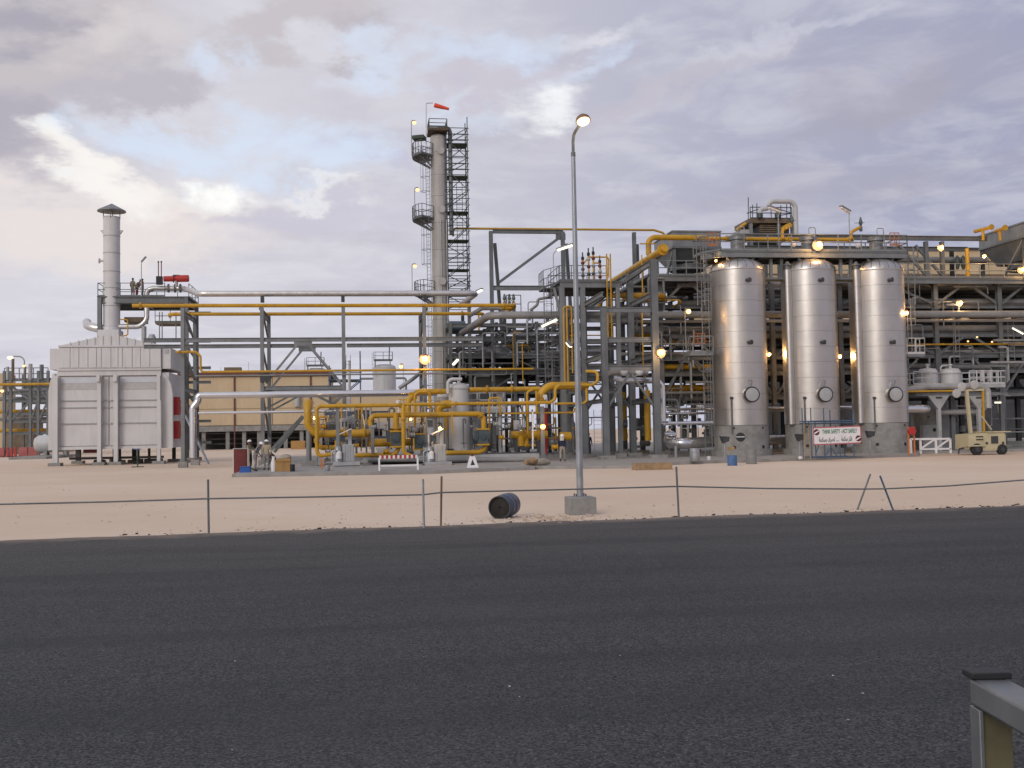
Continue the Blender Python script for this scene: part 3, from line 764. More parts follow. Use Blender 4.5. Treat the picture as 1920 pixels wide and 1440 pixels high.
# ================================================================== PLATFORM TOWER BEHIND THE HEATER
VT, VB_ = 93.0, 98.5
hp = T('heater_platform', 'grey steel access platform with railings behind the heater stack', 'platform', (X(270, VT), VT, 0))
zd = Z(270, 556, VT)
xa, xb = X(187, VT, 13), X(343, VT, 13)
for x, w in ((xa, .34), (xb + .3, .30)):
    for v in (VT, VB_): col(x, v, .1, zd - .1, w, .34, hp, 'steel')
B().bx(xa - .2, xb + .5, VT - .15, VB_ + .2, zd - .06, zd).put('deck', 'grating', hp)
for v in (VT, VB_): B().ibeam((xa, v, zd - .32), (xb + .4, v, zd - .32), .25, .5).put('deck_beam', 'steel', hp)
for x in (xa, (xa + xb) / 2, xb + .2): B().ibeam((x, VT + .2, zd - .3), (x, VB_ - .2, zd - .3), .2, .4).put('deck_beam', 'steel', hp)
B().rail([V3((xa - .15, VB_, zd)), V3((xa - .15, VT, zd)), V3((xb - 1.5, VT, zd))], 1.15, 1.7, .035).put('railing', 'steel', hp)
B().rail([V3((xb + .45, VT + .3, zd)), V3((xb + .45, VB_, zd)), V3((xa, VB_, zd))], 1.15, 1.7, .035).put('railing', 'steel', hp)
zl = Z(290, 604, VT)
B().bx(X(290, VT), X(347, VT), VT + .3, VT + 2.5, zl - .12, zl).put('scaffold_deck', 'brown', hp)
B().bx(X(228, VT), X(265, VT), VT + 1, VT + 3, Z(250, 601, VT), Z(250, 592, VT)).put('duct', 'brown', hp)
for px in (299, 304, 330): B().tube([W(px, 640, VT + .4), W(px, 585, VT + .4)], .05, 6).put('hanger', 'steel_light', hp)
B().rail([V3((X(290, VT), VT + .3, zl)), V3((X(347, VT), VT + .3, zl))], 1.1, 1.5, .03).put('railing', 'scaffold', hp)
for y0, y1 in ((612, 630), (650, 668), (690, 710), (735, 760)):
    B().beam((xb + .3, VT + .2, Z(350, y0, VT)), (xb + .3, VB_, Z(350, y1, VT)), .16, .16).put('brace', 'steel', hp)
for y in (587, 640, 690, 717, 745, 790, 830):
    B().ibeam((xb + .3, VT, Z(350, y, VT)), (X(362, V2, 8), VT, Z(350, y, VT)), .16, .24).put('cross_beam', 'steel', hp)
B().lathe(W(285, 640, VT), [(.32, -.5), (.34, .3), (.2, .6)], 12).put('strainer', 'cabinet', hp)
B().tube([W(270, 640, VT), W(270, 612, VT)], .2, 10).put('drop_leg', 'insulation', hp)
pipe('yellow_pipe', 'thin yellow bent pipe beside the foot of the heater stack', 'yellow', [(226, 599, 91.5), (239, 599, 91.5), (240, 628, 91.5), (226, 631, 91.5)], .055)
act = T('valve_actuator', 'bright red cylindrical valve actuator on the heater platform', 'actuator', W(331, 528, VT - .3))
a0, a1 = W(307, 523, VT - .3), W(353, 522, VT - .3); d = (a1 - a0).normalized(); Lc = (a1 - a0).length
B().lathe(a0, [(.24, 0), (.24, .75), (.33, .76), (.33, .84), (.20, .85), (.20, Lc * .52), (.30, Lc * .52 + .02), (.30, Lc), (.25, Lc + .05)], 18, d).put('cylinder', 'red', act)
B().tube([W(331, 526, VT - .3), W(331, 538, VT - .2)], .13, 8).put('stem', 'cabinet', act)
B().box(W(331, 517, VT - .3), (.5, .2, .15)).put('control_box', 'dark_glass', act)
vs_ = T('vent_valves', 'pair of thin red vent pipes above a dark valve block', 'valve', W(300, 540, VT))
for px in (297, 302.5): B().tube([W(px, 528, VT), W(px, 492, VT)], .045, 6).put('vent_pipe', 'dark_red', vs_); B().ball(W(px, 491, VT), .08, 6).put('vent_cap', 'black', vs_)
B().box(W(299, 526, VT), (.5, .4, .7)).put('valve_block', 'black', vs_)
lp = T('tube_lamp', 'thin lamp post with an unlit tube fitting standing on the heater platform', 'lamp', W(265, 556, VT), 'tube lamp fittings on the steelwork')
B().tube([W(265, 556, VT), W(265, 490, VT)], .045, 6).put('pole', 'galvanised', lp); B().beam(W(265, 491, VT), W(274, 481, VT), .2, .12).put('housing', 'steel_light', lp)
zq = zd
person('worker in a pale green overall seen from behind on the heater platform', (X(249, 94.2, zq), 94.2, zq), rad(150), 'stand', 'shirt_olive', 'shirt_olive', None, group='men on the heater platform')
person('worker with red trousers bending over on the heater platform', (X(256, 94.4, zq), 94.4, zq), rad(70), 'bend', 'shirt_khaki', 'cloth_red', None, group='men on the heater platform')
person('worker in a red jacket beside the lamp post on the heater platform', (X(267, 94.6, zq), 94.6, zq), rad(-60), 'arms', 'cloth_red', 'cloth_dark', None, group='men on the heater platform')

# ================================================================== FAR GROUND: hall, storage tanks, towers
VH = 172.0
hall = T('process_hall', 'cream sheet clad hall on open concrete ground floor behind the rack', 'building', (X(500, VH), VH + 12, 0))
xh0, xh1, xh2 = X(340, VH), X(617, VH), X(800, VH)
zf0, zf1 = Z(450, 798, VH), Z(450, 699, VH)
seam_px = [340, 368, 440, 511, 583, 617]
for a, b in zip(seam_px, seam_px[1:]):
    for ya, yb in ((797.5, 767), (766.5, 735), (734.5, 707)):
        B().bx(X(a, VH) + .05, X(b, VH) - .05, VH, VH + .3, Z(450, ya, VH) + .03, Z(450, yb, VH)).put('wall_panel', 'cream', hall)
B().bx(xh0, xh1, VH + .3, VH + 25, zf0, zf1 - .4).put('wall_core', 'cream', hall)
B().bx(xh0 - .5, xh1 + .5, VH - .5, VH + 26, Z(450, 705, VH), Z(450, 698, VH)).put('roof_edge', 'trim_red', hall)
B().bx(xh1, xh2, VH + 2, VH + 25, zf0, Z(700, 741, VH)).put('low_wing', 'cream', hall)
B().bx(xh1, xh2, VH + 1.8, VH + 25.3, Z(700, 741, VH), Z(700, 737, VH)).put('wing_roof', 'steel_light', hall)
for px in (440, 583): B().tube([V3((X(px, VH), VH - .15, .1)), V3((X(px, VH), VH - .15, zf1 - .6))], .13, 6).put('downpipe', 'trim_red', hall)
B().bx(xh0, xh2, VH - .2, VH + 25, zf0 - .9, zf0 - .03).put('floor_slab', 'concrete', hall)
for px in (368, 381, 426, 457, 485, 535, 565, 600, 640, 680, 720, 760):
    B().bx(X(px - 3.5, VH), X(px + 3.5, VH), VH + .3, VH + 1.2, 0, zf0 - .9).put('pier', 'concrete', hall)
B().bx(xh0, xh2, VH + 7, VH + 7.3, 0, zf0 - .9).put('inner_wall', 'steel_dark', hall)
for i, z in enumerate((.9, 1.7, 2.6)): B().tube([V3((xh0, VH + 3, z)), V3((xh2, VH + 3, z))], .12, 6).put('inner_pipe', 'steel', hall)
B().box(W(437, 695, VH + 1), (2.6, 1.6, 1.0)).put('roof_vent', 'brown', hall)
B().lathe(W(557, 752, VH - .4), [(.5, -.9), (.5, .9)], 10).put('wall_vent', 'cabinet', hall)
for px, t in ((392, 30), (414, 22), (466, 40), (555, 18)):
    B().tube([W(px, 699, VH + 4), W(px, 699 - t * .5, VH + 4)], .03, 4).put('aerial', 'steel', hall)
B().bx(X(545, 160), X(571, 160), 160, 162, 0, 1.25).one('packing_case', 'cardboard', 'brown packing case on the sand before the cream hall', 'crate')
def far_tank(pxc, w, ytop, v, label, rail_y):
    c = W(pxc, ytop, v); r = w / 2 * mpp(pxc, v)
    t = T('storage_tank', label, 'tank', (c.x, v, 0), 'white tanks in the distance')
    zt_ = c.z; ts = zt_ - r * .32
    B().lathe((c.x, v, 0), [(r, 0), (r, ts)], 32).put('shell', 'vessel_white', t)
    B().lathe((c.x, v, 0), [(r * 1.01, ts), (r * .9, ts + r * .17), (r * .6, ts + r * .28), (.1, zt_)], 32).put('roof', 'vessel_white', t)
    zr = Z(pxc, rail_y, v)
    B().bx(c.x - r * .9, c.x + r * .7, v - r, v - .2, zr - .15, zr).put('platform', 'steel', t)
    B().rail([V3((c.x - r * .9, v - r, zr)), V3((c.x + r * .7, v - r, zr)), V3((c.x + r * .7, v - .2, zr))], 1.5, 1.5, .05).put('railing', 'steel', t)
    for dx_ in (-.8, .5): B().tube([V3((c.x + r * dx_, v - r * .5, ts)), V3((c.x + r * dx_, v - r * .5, zr))], .09, 5).put('bracket', 'steel', t)
    B().ladder((c.x - r * .9, v - r - .1, zr - 3.2), 4.6, .7, True).put('ladder', 'steel', t)
    B().tube([V3((c.x + r * .4, v - r, zr)), V3((c.x + r * .45, v - r, zr + 2.6))], .12, 5).put('vent', 'steel', t)
far_tank(720.5, 43, 683, 206, 'white domed storage tank with a railed roof platform right of the chevron brace', 676)
far_tank(594, 40, 690, 210, 'white domed tank mostly hidden behind the chevron brace of the rack', 686)
pipe('grey_pipe', 'far grey pipe bridge bend beside the white storage tank', 'steel_light', [(676, 710, 149), (700, 710, 149)], .16)
pipe('grey_pipe', 'far grey pipe loop to the east of the white storage tank', 'steel_light', [(742, 709, 149), (759, 709, 149), (762, 716, 149), (762, 740, 149)], .16)

def scaffold(name, label, px0, px1, yb, yt, v, dep, lifts, m, group, ladders=(), boards=(), zb=None, diag=True, tops=None, r=.035):
    x0, x1 = X(px0, v, 6), X(px1, v, 6); pc = (px0 + px1) / 2
    zb = Z(pc, yb, v) if zb is None else zb; zt_ = Z(pc, yt, v)
    t = T(name, label, 'scaffold', ((x0 + x1) / 2, v, zb), group)
    nb = max(1, round((x1 - x0) / 2.2)); xs = [x0 + (x1 - x0) * i / nb for i in range(nb + 1)]
    for i, x in enumerate(xs):
        for y in (v, v + dep):
            B().tube([V3((x, y, zb)), V3((x, y, zt_ + (tops or 0) * ((i * 7 + (y > v) * 3) % 3)))], r, 6).put('standard', m, t)
    zz = [Z(pc, y, v) for y in lifts]
    for z in zz:
        for y in (v, v + dep): B().tube([V3((x0 - .15, y, z)), V3((x1 + .15, y, z))], r * .85, 5).put('ledger', m, t)
        for x in xs: B().tube([V3((x, v - .1, z)), V3((x, v + dep + .1, z))], r * .85, 5).put('transom', m, t)
    if diag:
        zz2 = sorted(zz)
        for i, (a, b) in enumerate(zip(zz2[::2], zz2[2::2])):
            B().tube([V3((x0, v + dep, a)), V3((x1, v + dep, b))], r * .85, 5).put('brace', m, t)
            p, q = ((x0, x1) if i % 2 else (x1, x0)); B().tube([V3((p, v, a)), V3((q, v, b))], r * .85, 5).put('brace', m, t)
            B().tube([V3((p, v, a)), V3((p, v + dep, b))], r * .85, 5).put('brace', m, t)
    for y in boards:
        z = Z(pc, y, v)
        nbd = max(3, int(dep / .42))
        for i in range(nbd):
            a = v + .04 + dep * i / nbd
            B().bx(x0 - .1, x1 + .05, a, a + dep / nbd - .05, z - .05 + .02 * (i % 2), z + .02 * (i % 2)).put('board', 'green_deck', t)
    for px, a, b in ladders:
        za, zb_ = Z(px, a, v), Z(px, b, v)
        B().ladder((X(px, v + .3, 6), v + .3, za), zb_ - za, .5).put('ladder', m, t)
    return t
scaffold('scaffold_tower', 'blue tube scaffold tower before the cream hall under the chevron', 618, 676, 845, 685, 120, 4, (695, 712, 735, 760, 790, 815), 'blue_scaffold', 'small scaffolds', tops=.8, boards=(713,), zb=.18, r=.07)
sp = T('vent_post', 'pale thin vent post rising beside the rack column', 'post', W(655, 790, 100))
B().tube([W(655, 790, 100), W(655, 676, 100)], .14, 8).put('post', 'heater_white', sp); B().ladder(W(653, 690, 99.8), 1.2, .4).put('ladder', 'steel', sp)

# ================================================================== DISTILLATION TOWER
VC = 93.0
tx = W(826.5, 600, VC).x; tr = 15.2 * mpp(826, VC)
tz = lambda py: Z(824, py, VC)
tower = T('distillation_tower', 'tall slender beige column tower with side platforms and caged ladders', 'tower', (tx, VC, 0))
cut = [870, 780, 720, 660, 600, 560, 520, 470, 420, 370, 330, 288, 262]
for i, (a, b) in enumerate(zip(cut, cut[1:])):
    B().lathe((tx, VC, 0), [(tr * (1.05 if i < 4 else 1), max(0, tz(a)) + .015), (tr * (1.05 if i < 4 else 1), tz(b) - .015)], 32).put('shell_course', 'tower_beige', tower)
    B().lathe((tx, VC, 0), [(tr * (1.04 if i < 4 else .99), tz(b) - .015), (tr * (1.04 if i < 4 else .99), tz(b) + .015)], 32, caps=False).put('seam', 'steel', tower)
B().lathe((tx, VC, 0), [(tr, tz(262)), (tr * .9, tz(256)), (tr * .4, tz(251)), (.05, tz(250))], 28).put('head', 'tower_beige', tower)
B().tube([V3((tx, VC, tz(251))), V3((tx, VC, tz(240))), V3((tx + tr * 1.45, VC - .3, tz(240))), V3((tx + tr * 1.45, VC - .3, tz(440)))], .19, 10, fil=.5).put('overhead_line', 'steel', tower)
B().bx(tx - tr * 1.3, tx + tr * 1.1, VC - 1.2, VC + 1.2, tz(251), tz(246)).put('top_scaffold_deck', 'dark_wood', tower)
for dx_ in (.1, .8): B().tube([V3((tx + tr * dx_, VC - tr - .06, tz(840))), V3((tx + tr * dx_, VC - tr - .06, tz(415)))], .045, 6).put('tracer_pipe', 'insulation', tower)
for y in (287, 396, 530):
    B().lathe((tx + tr * .2, VC - tr, tz(y)), [(.22, -.1), (.22, .2), (.32, .2), (.32, .28)], 14, -UY).put('nozzle', 'tower_beige', tower)
def ring_platform(y, pxl, rail=True, sign=False):
    z = tz(y); R0, R1 = tr + .08, (826.5 - pxl) * mpp(810, VC)
    angs = [math.pi * (.70 + .56 * i / 10) for i in range(11)]
    inn = [V3((tx + math.cos(a) * R0, VC + math.sin(a) * R0, 0)) for a in angs]; out = [V3((tx + math.cos(a) * R1, VC + math.sin(a) * R1, 0)) for a in angs]
    B().slab([(p.x, p.y) for p in out + inn[::-1]], z - .08, z).put('platform_deck', 'grating', tower)
    for a in angs[::3]:
        B().beam((tx + math.cos(a) * R0, VC + math.sin(a) * R0, z - .9), (tx + math.cos(a) * R1 * .92, VC + math.sin(a) * R1 * .92, z - .12), .08, .1).put('bracket', 'steel', tower)
    B().rail([p + UZ * z for p in [inn[0]] + out + [inn[-1]]], 1.15, 1.4, .03).put('platform_railing', 'steel', tower)
ring_platform(296, 777); ring_platform(413, 776); ring_platform(553, 778)
B().rail([V3((tx - tr * 1.2, VC - 1.1, tz(245))), V3((tx + tr * 1.0, VC - 1.1, tz(245))), V3((tx + tr * 1.0, VC + 1.1, tz(245))), V3((tx - tr * 1.2, VC + 1.1, tz(245))), V3((tx - tr * 1.2, VC - 1.1, tz(245)))], .75, 1.2, .035).put('top_railing', 'scaffold', tower)
B().slab([(tx - 2.4, VC - 1.2), (tx - 1.4, VC - 1.6), (tx - 1.1, VC - .6), (tx - 2.1, VC - .2)], tz(268), tz(262)).put('scaffold_boards', 'green_deck', tower)
lx = X(801, VC, 15)
for y0, y1 in ((410, 300), (545, 416), (862, 556)):
    B().ladder((lx + .15, VC - .7, max(.2, tz(y0))), tz(y1) - max(.2, tz(y0)) + 1.0, .5, True, face=V3((-.8, -.6, 0)).normalized()).put('caged_ladder', 'steel', tower)
wsk = T('windsock', 'orange red windsock streaming sideways from a thin mast on the tower top', 'windsock', W(799, 290, VC - .8))
B().tube([W(799, 296, VC - .8), W(799, 193.5, VC - .8), W(812, 193, VC - .8)], .035, 6, fil=.1).put('mast', 'galvanised', wsk)
a, b = W(814, 197, VC - .8), W(842, 204.5, VC - .8)
B().lathe(a, [(.19, 0), (.20, .1), (.17, (b - a).length * .5), (.11, (b - a).length), (.09, (b - a).length - .02)], 16, (b - a), caps=False).put('sock', 'windsock', wsk)
for k, (px, py, yb, pos) in enumerate(((777, 230, 292, 'top'), (783, 356, 408, 'middle'), (778, 499, 547, 'lowest'))):
    t = floodlight(px, py, VC - 1.2, 3.6, f'small amber lamp on a thin post at the {pos} platform of the tower', (px - 5, yb), 0, True, group='amber lamps on the column tower')
scaffold('scaffold_tower', 'tall narrow tube scaffold with green decks standing against the column tower', 843.5, 883.5, 590, 238, VC - .6, 1.9,
         (240, 252, 262, 283, 296, 307, 318, 342, 356, 372, 384, 410, 422, 433, 462, 476, 485, 492, 517, 527, 536, 545, 556, 566, 576), 'scaffold', 'small scaffolds',
         ladders=((867, 395, 345), (867, 450, 400), (867, 503, 455)), boards=(268, 329, 396, 449, 504), tops=.9, r=.045)
# ================================================================== TALL PORTAL BENTS AND THE OVERHEAD YELLOW PIPE
VP = 94.0
pipe('yellow_pipe', 'slender yellow pipe crossing high over the tall portal bents', 'yellow',
     [(846, 443, VP), (853, 430, VP), (1100, 429, VP), (1226, 431, VP), (1245, 437, VP), (1246, 455, VP)], .10, None, n=10)
portal = T('portal_frame', 'tall open steel portal with a slanting brace under the yellow pipe', 'steel frame', (X(990, VP), VP, 0))
ztp, zlo = Z(990, 434, VP), Z(990, 540, VP)
for px in (922, 1057):
    x = X(px, VP, 15)
    B().ibeam((x, VP, 8), (x, VP, ztp), .34, .34, .04, UY).put('column', 'steel', portal)
    B().beam((x + .4, VP + .5, ztp - 1.0), (x + 1.5, VP + 3.2, 8), .3, .3, UY).put('raker', 'steel_light', portal)
B().ibeam((X(924, VP, 20), VP, ztp - .02), (X(1056, VP, 20), VP, ztp - .02), .25, .36).put('top_beam', 'steel', portal)
B().ibeam((X(924, VP, 15), VP, zlo), (X(1024, VP, 15), VP, zlo), .25, .42).put('lower_beam', 'steel_light', portal)
B().beam((X(936, VP, 15), VP, zlo + .5), (X(1050, VP, 20), VP, ztp - .5), .24, .24).put('brace', 'steel', portal)
B().box((X(1051, VP, 20), VP - .03, ztp - .45), (.9, .1, .6)).put('gusset_plate', 'steel', portal)
bent = T('steel_bent', 'lone tall steel bent under the east end of the overhead yellow pipe', 'steel frame', (X(1191, VP), VP, 0))
x = X(1191, VP, 15)
B().ibeam((x, VP, 8), (x, VP, ztp), .32, .34, .04, UY).put('column', 'steel', bent)
B().beam((x + .4, VP + .5, ztp - 1.0), (x + 1.2, VP + 3.2, 8), .28, .28, UY).put('raker', 'steel_light', bent)

# ================================================================== PROCESS STRUCTURE BEHIND THE SKID
VS = 88.0
ps = T('process_structure', 'crowded grey steel process structure between the column tower and the lamp post', 'process structure', (X(960, VS), VS, 0))
lv = [Z(960, y, VS) for y in (735, 699, 668, 636, 610)]
pxs = (846, 882, 925, 966, 1008, 1052, 1096)
xs = [X(p, VS, 6) for p in pxs]
for i, x in enumerate(xs):
    for v in (VS, VS + 6, VS + 12):
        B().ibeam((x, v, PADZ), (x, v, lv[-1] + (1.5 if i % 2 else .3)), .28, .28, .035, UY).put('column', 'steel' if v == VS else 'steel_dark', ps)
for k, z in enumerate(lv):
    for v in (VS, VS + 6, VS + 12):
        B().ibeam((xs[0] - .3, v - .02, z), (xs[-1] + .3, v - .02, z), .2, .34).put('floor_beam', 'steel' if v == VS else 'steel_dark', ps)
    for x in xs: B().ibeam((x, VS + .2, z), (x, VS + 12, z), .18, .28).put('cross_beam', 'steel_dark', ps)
    if k in (1, 2):
        B().bx(xs[0], xs[-2], VS + .4, VS + 11.8, z + .18, z + .24).put('floor_grating', 'grating', ps)
        B().rail([V3((xs[0], VS, z + .2)), V3((xs[-1], VS, z + .2))], 1.1, 1.8, .03).put('railing', 'steel', ps)
r2 = random.Random(21)
for k in range(4):
    z0, z1 = ([PADZ] + lv)[k], ([PADZ] + lv)[k + 1]
    for i in range(len(xs) - 1):
        if r2.random() < .45:
            a, b = (xs[i], xs[i + 1]) if r2.random() < .5 else (xs[i + 1], xs[i])
            B().beam((a, VS, z0 + .3), (b, VS, z1 - .2), .14, .14).put('brace', 'steel', ps)
    for _ in range(5):
        y = VS + r2.uniform(1, 11); z = z0 + (z1 - z0) * r2.uniform(.3, .8); r = r2.choice((.08, .12, .16, .22))
        a, b = sorted((r2.uniform(xs[0], xs[-1]), r2.uniform(xs[0], xs[-1])))
        if b - a < 3: b = a + 4
        B().tube([V3((a, y, z1 - .3)), V3((a, y, z)), V3((b, y, z)), V3((b, y + r2.uniform(-1, 1), max(.3, z0 - .5)))], r, 8, fil=r * 3).put('process_pipe', r2.choice(('pipe_grey', 'steel', 'yellow', 'insulation', 'pipe_grey')), ps)
    for _ in range(12 if k == 0 else 5):
        x, y = r2.uniform(xs[0] + 1, xs[-1] - 1), VS + r2.uniform(1, 10); h = (z1 - z0) * r2.uniform(.35, .7); r = r2.uniform(.3, .75)
        if r2.random() < .55: B().lathe((x, y, z0 + .25), [(r, 0), (r, h * .8), (r * .7, h * .95), (.05, h)], 14).put('pot', r2.choice(('vessel_white', 'cabinet', 'steel')), ps)
        else: B().lathe((x - 1.2, y, z0 + .4 + r), [(.05, 0), (r * .8, .15), (r, .4), (r, 2.6), (r * .8, 2.85), (.05, 3)], 14, UX).put('exchanger', r2.choice(('insulation', 'steel', 'pipe_grey')), ps)
# small bore lines, conduits and hangers threading the front of the structure
r10 = random.Random(101)
for k in range(70):
    px, v = r10.uniform(846, 1100), VS - r10.uniform(.2, 1.6); y0 = r10.uniform(600, 830); a = W(px, y0, v); L_ = r10.uniform(1.2, 5); up = r10.random() < .45
    q = a + (UZ * r10.uniform(1, 3.2) if up else UX * L_); e = q + (UX * r10.uniform(-1.5, 1.5) if up else UZ * r10.uniform(-1.5, 1.5))
    if min(a.z, q.z, e.z) < .4: continue
    B().tube([a, q, e], r10.choice((.04, .05, .07, .1)), 6, fil=.2).put('small_pipe', r10.choice(('steel_light', 'steel', 'pipe_grey', 'galvanised', 'yellow', 'insulation')), ps)
# loose runs that show in front of it
PS = 'pipes about the process structure'
pipe('grey_pipe', 'dark blue grey exchanger shell beside the foot of the scaffold tower', 'steel_blue', [(843, 610, 92), (872, 612, 92)], .42, PS, n=14)
pipe('grey_pipe', 'fat grey clad main rising out of the structure and running east behind the tanks', 'pipe_grey',
     [(866, 625, 92.0), (918, 591, 77.6), ('w', (X(1940, 77.6, 10), 77.6, W(918, 591, 77.6).z))], .285, PS, n=18, fil=1.0)
pipe('grey_pipe', 'grey pipe with a double bend above the fat clad main', 'pipe_grey', [(880, 592, 84), (892, 585, 82), (904, 578, 82), (938, 578, 82), (948, 583, 82)], .17, PS)
pipe('grey_pipe', 'grey pale pipe line just below the fat clad main', 'insulation', [(1140, 603, 78.3), ('w', (X(1940, 78.3, 10), 78.3, Z(1140, 603, 78.3)))], .13, PS)
pipe('grey_pipe', 'small grey swan neck pipe left of the valve platform', 'pipe_grey', [(994, 582, 80), (1007, 571, 80), (1009, 561, 80), (1026, 558, 80), (1034, 558, 82)], .11, PS)
pipe('yellow_pipe', 'yellow stub pipes turning down at the end of the rack pipes', 'yellow', [(940, 579, 79), (965, 577, 79), (964, 570, 80)], .13, PS)
pipe('yellow_pipe', 'thin yellow upright pipe in front of the process structure', 'yellow', [(980, 644, 80), (980, 720, 80)], .045, PS)
B().rail([W(950, 588, 84), W(977, 588, 84)], 1.5, 1.0, .035).one('railing', 'steel_dark', 'short dark railing at the end of the yellow rack pipes', 'railing')
vg = T('relief_valves', 'row of small dark relief valves with a white header above the rack pipes', 'valve', W(955, 575, 86))
B().tube([W(945, 563, 86), W(965, 563, 86)], .09, 6).put('header', 'white_paint', vg)
for px in (946, 955, 963): B().lathe(W(px, 567, 86), [(.14, -.3), (.14, 0), (.05, .1), (.16, .3), (.06, .7)], 8).put('valve_body', 'scaffold', vg)

# valve platform on columns
VV = 76.0
vp = T('valve_platform', 'high railed platform carrying yellow valve pipes above grey columns', 'platform', (X(1105, VV), VV, 0))
zv = Z(1110, 527, VV); x0, x1 = X(1050, VV, 13), X(1166, VV, 13)
B().bx(x0, x1, VV, VV + 5, zv - .06, zv).put('deck', 'grating', vp)
for v in (VV, VV + 5): B().ibeam((x0, v, zv - .28), (x1, v, zv - .28), .22, .42).put('deck_beam', 'steel_light', vp)
for x in (x0 + .2, x1 - .2): B().ibeam((x, VV + .2, zv - .28), (x, VV + 4.8, zv - .28), .22, .4).put('deck_beam', 'steel', vp)
for px, w in ((1056, .38), (1095, .36), (1161, .3)):
    for v in (VV, VV + 5): col(X(px, v, 6), v, PADZ, zv - .5, w, .36, vp, 'steel_light' if v == VV else 'steel')
B().rail([V3((x0, VV, zv)), V3((X(1137, VV, 13), VV, zv))], 1.15, 1.0, .032).put('railing', 'steel', vp)
B().rail([V3((x0, VV, zv)), V3((x0, VV + 5, zv)), V3((x1, VV + 5, zv))], 1.15, 1.4, .032).put('railing', 'steel', vp)
B().bx(X(1021, VV, 13), x0, VV + .5, VV + 2.5, zv - .5, zv - .44).put('side_deck', 'grating', vp)
B().rail([V3((X(1021, VV, 13), VV + 2.5, zv - .45)), V3((X(1021, VV, 13), VV + .5, zv - .45)), V3((x0, VV + .5, zv - .1))], 1.3, .5, .026).put('side_railing', 'steel', vp)
B().ladder((X(1030, VV, 8), VV + .3, PADZ), zv, .5, True).put('caged_ladder', 'steel', vp)
for z in (Z(1080, y, VV) for y in (578, 640, 690, 735)):
    B().ibeam((X(1058, VV, 6), VV, z), (X(1160, VV, 6), VV, z), .18, .28).put('tie_beam', 'steel', vp)
B().beam((X(1055, VV, 9), VV, Z(1055, 600, VV)), (X(1040, VV, 9), VV, zv - .5), .18, .18).put('knee', 'steel_light', vp)
for px, pt in ((1093, 488), (1104, 480), (1113, 478), (1125, 494)):
    q = X(px, VV + 1.5, 14); zt_ = Z(px, pt, VV + 1.5)
    B().tube([V3((q, VV + 1.5, zv)), V3((q, VV + 1.5, zt_))], .07, 8).put('valve_pipe', 'yellow', vp)
    for k in (.35, .62, .88): B().ball((q, VV + 1.5, zv + (zt_ - zv) * k), .15, 6).put('valve_body', R.choice(('scaffold', 'dark_red', 'cabinet')), vp)
    B().lathe((q, VV + 1.5, zt_), [(.10, 0), (.13, .2), (.05, .3), (.05, .6)], 8).put('valve_stem', 'black', vp)
B().tube([W(1096, 492, VV + 1.5), W(1104, 482, VV + 1.5), W(1141, 482, VV + 1.5), W(1141, 520, VV + 1.5)], .06, 8, fil=.2).put('valve_header', 'yellow', vp)
B().tube([W(1113, 493, VV + 1.5), W(1126, 493, VV + 1.5), W(1126, 526, VV + 1.5)], .06, 8, fil=.2).put('valve_header', 'yellow', vp)
yl = T('yellow_ladder', 'yellow vertical access ladder rising past the valve platform', 'ladder', W(1144, 632, VV - .5))
B().ladder(W(1144, 632, VV - .5), Z(1144, 476, VV - .5) - Z(1144, 632, VV - .5), .28, r=.055, step=.36).put('ladder', 'yellow', yl)
GY = 'yellow pipes about the gantry'
pipe('yellow_pipe', 'yellow upright pipe pair just left of the lamp post', 'yellow', [(1064, 577, 74), (1064, 720, 74)], .06, GY)
pipe('yellow_pipe', 'yellow upright pipe with a hooked top hugging the lamp post', 'yellow', [(1058, 720, 74.3), (1058, 576, 74.3), (1072, 573, 74.3), (1073, 700, 74.3)], .06, GY)
pipe('yellow_pipe', 'thin yellow upright pipe in the middle of the gantry bay', 'yellow', [(1204, 478, 73), (1204, 548, 73)], .045, GY)
pipe('yellow_pipe', 'long thin yellow dropper pipe between the two gantry columns', 'yellow', [(1205, 584, 73), (1206, 712, 73)], .05, GY)
pipe('yellow_pipe', 'yellow pipe loop turning back behind the taller gantry column', 'yellow', [(1145, 555, 77), (1250, 553, 77), ('d', 80), (1200, 566, 80)], .21, GY, n=14, fil=.9)
pipe('yellow_pipe', 'thin yellow pipe hooked beside the yellow loop', 'yellow', [(1145, 563, 78), (1272, 562, 78), (1278, 566, 78), (1262, 575, 79)], .06, GY)

# ================================================================== GANTRY RUNNING BACK IN DEPTH
gv = [70.0, 76.6, 83.2]
ga, gb = X(1134, gv[0], 6), X(1229, gv[0], 7)
gz = [Z(1228, 484, gv[0]), Z(1219, 551, gv[0]), Z(1217, 666, gv[0])]
zA = Z(1134, 577, gv[0])
gan = T('pipe_gantry', 'grey steel gantry running back in depth with the big slanting yellow pipe', 'pipe rack', ((ga + gb) / 2, gv[0], 0))
for i, v in enumerate(gv):
    col(ga, v, PADZ, zA if i == 0 else gz[1] + .6, .42, .40, gan, 'steel')
    col(gb, v, PADZ, gz[0] - .1, .46, .42, gan, 'steel')
    for y in (581, 637, 690): B().ibeam((ga + .2, v + .02, Z(1180, y, gv[0])), (gb - .2, v + .02, Z(1180, y, gv[0])), .22, .34).put('cross_beam', 'steel_light', gan)
    m_ = (ga + gb) / 2
    for s, x in ((1, gb), (-1, ga)): B().beam((m_ + .1 * s, v, Z(1180, 702, gv[0])), (x - .2 * s, v, Z(1180, 762, gv[0])), .15, .15).put('brace', 'steel', gan)
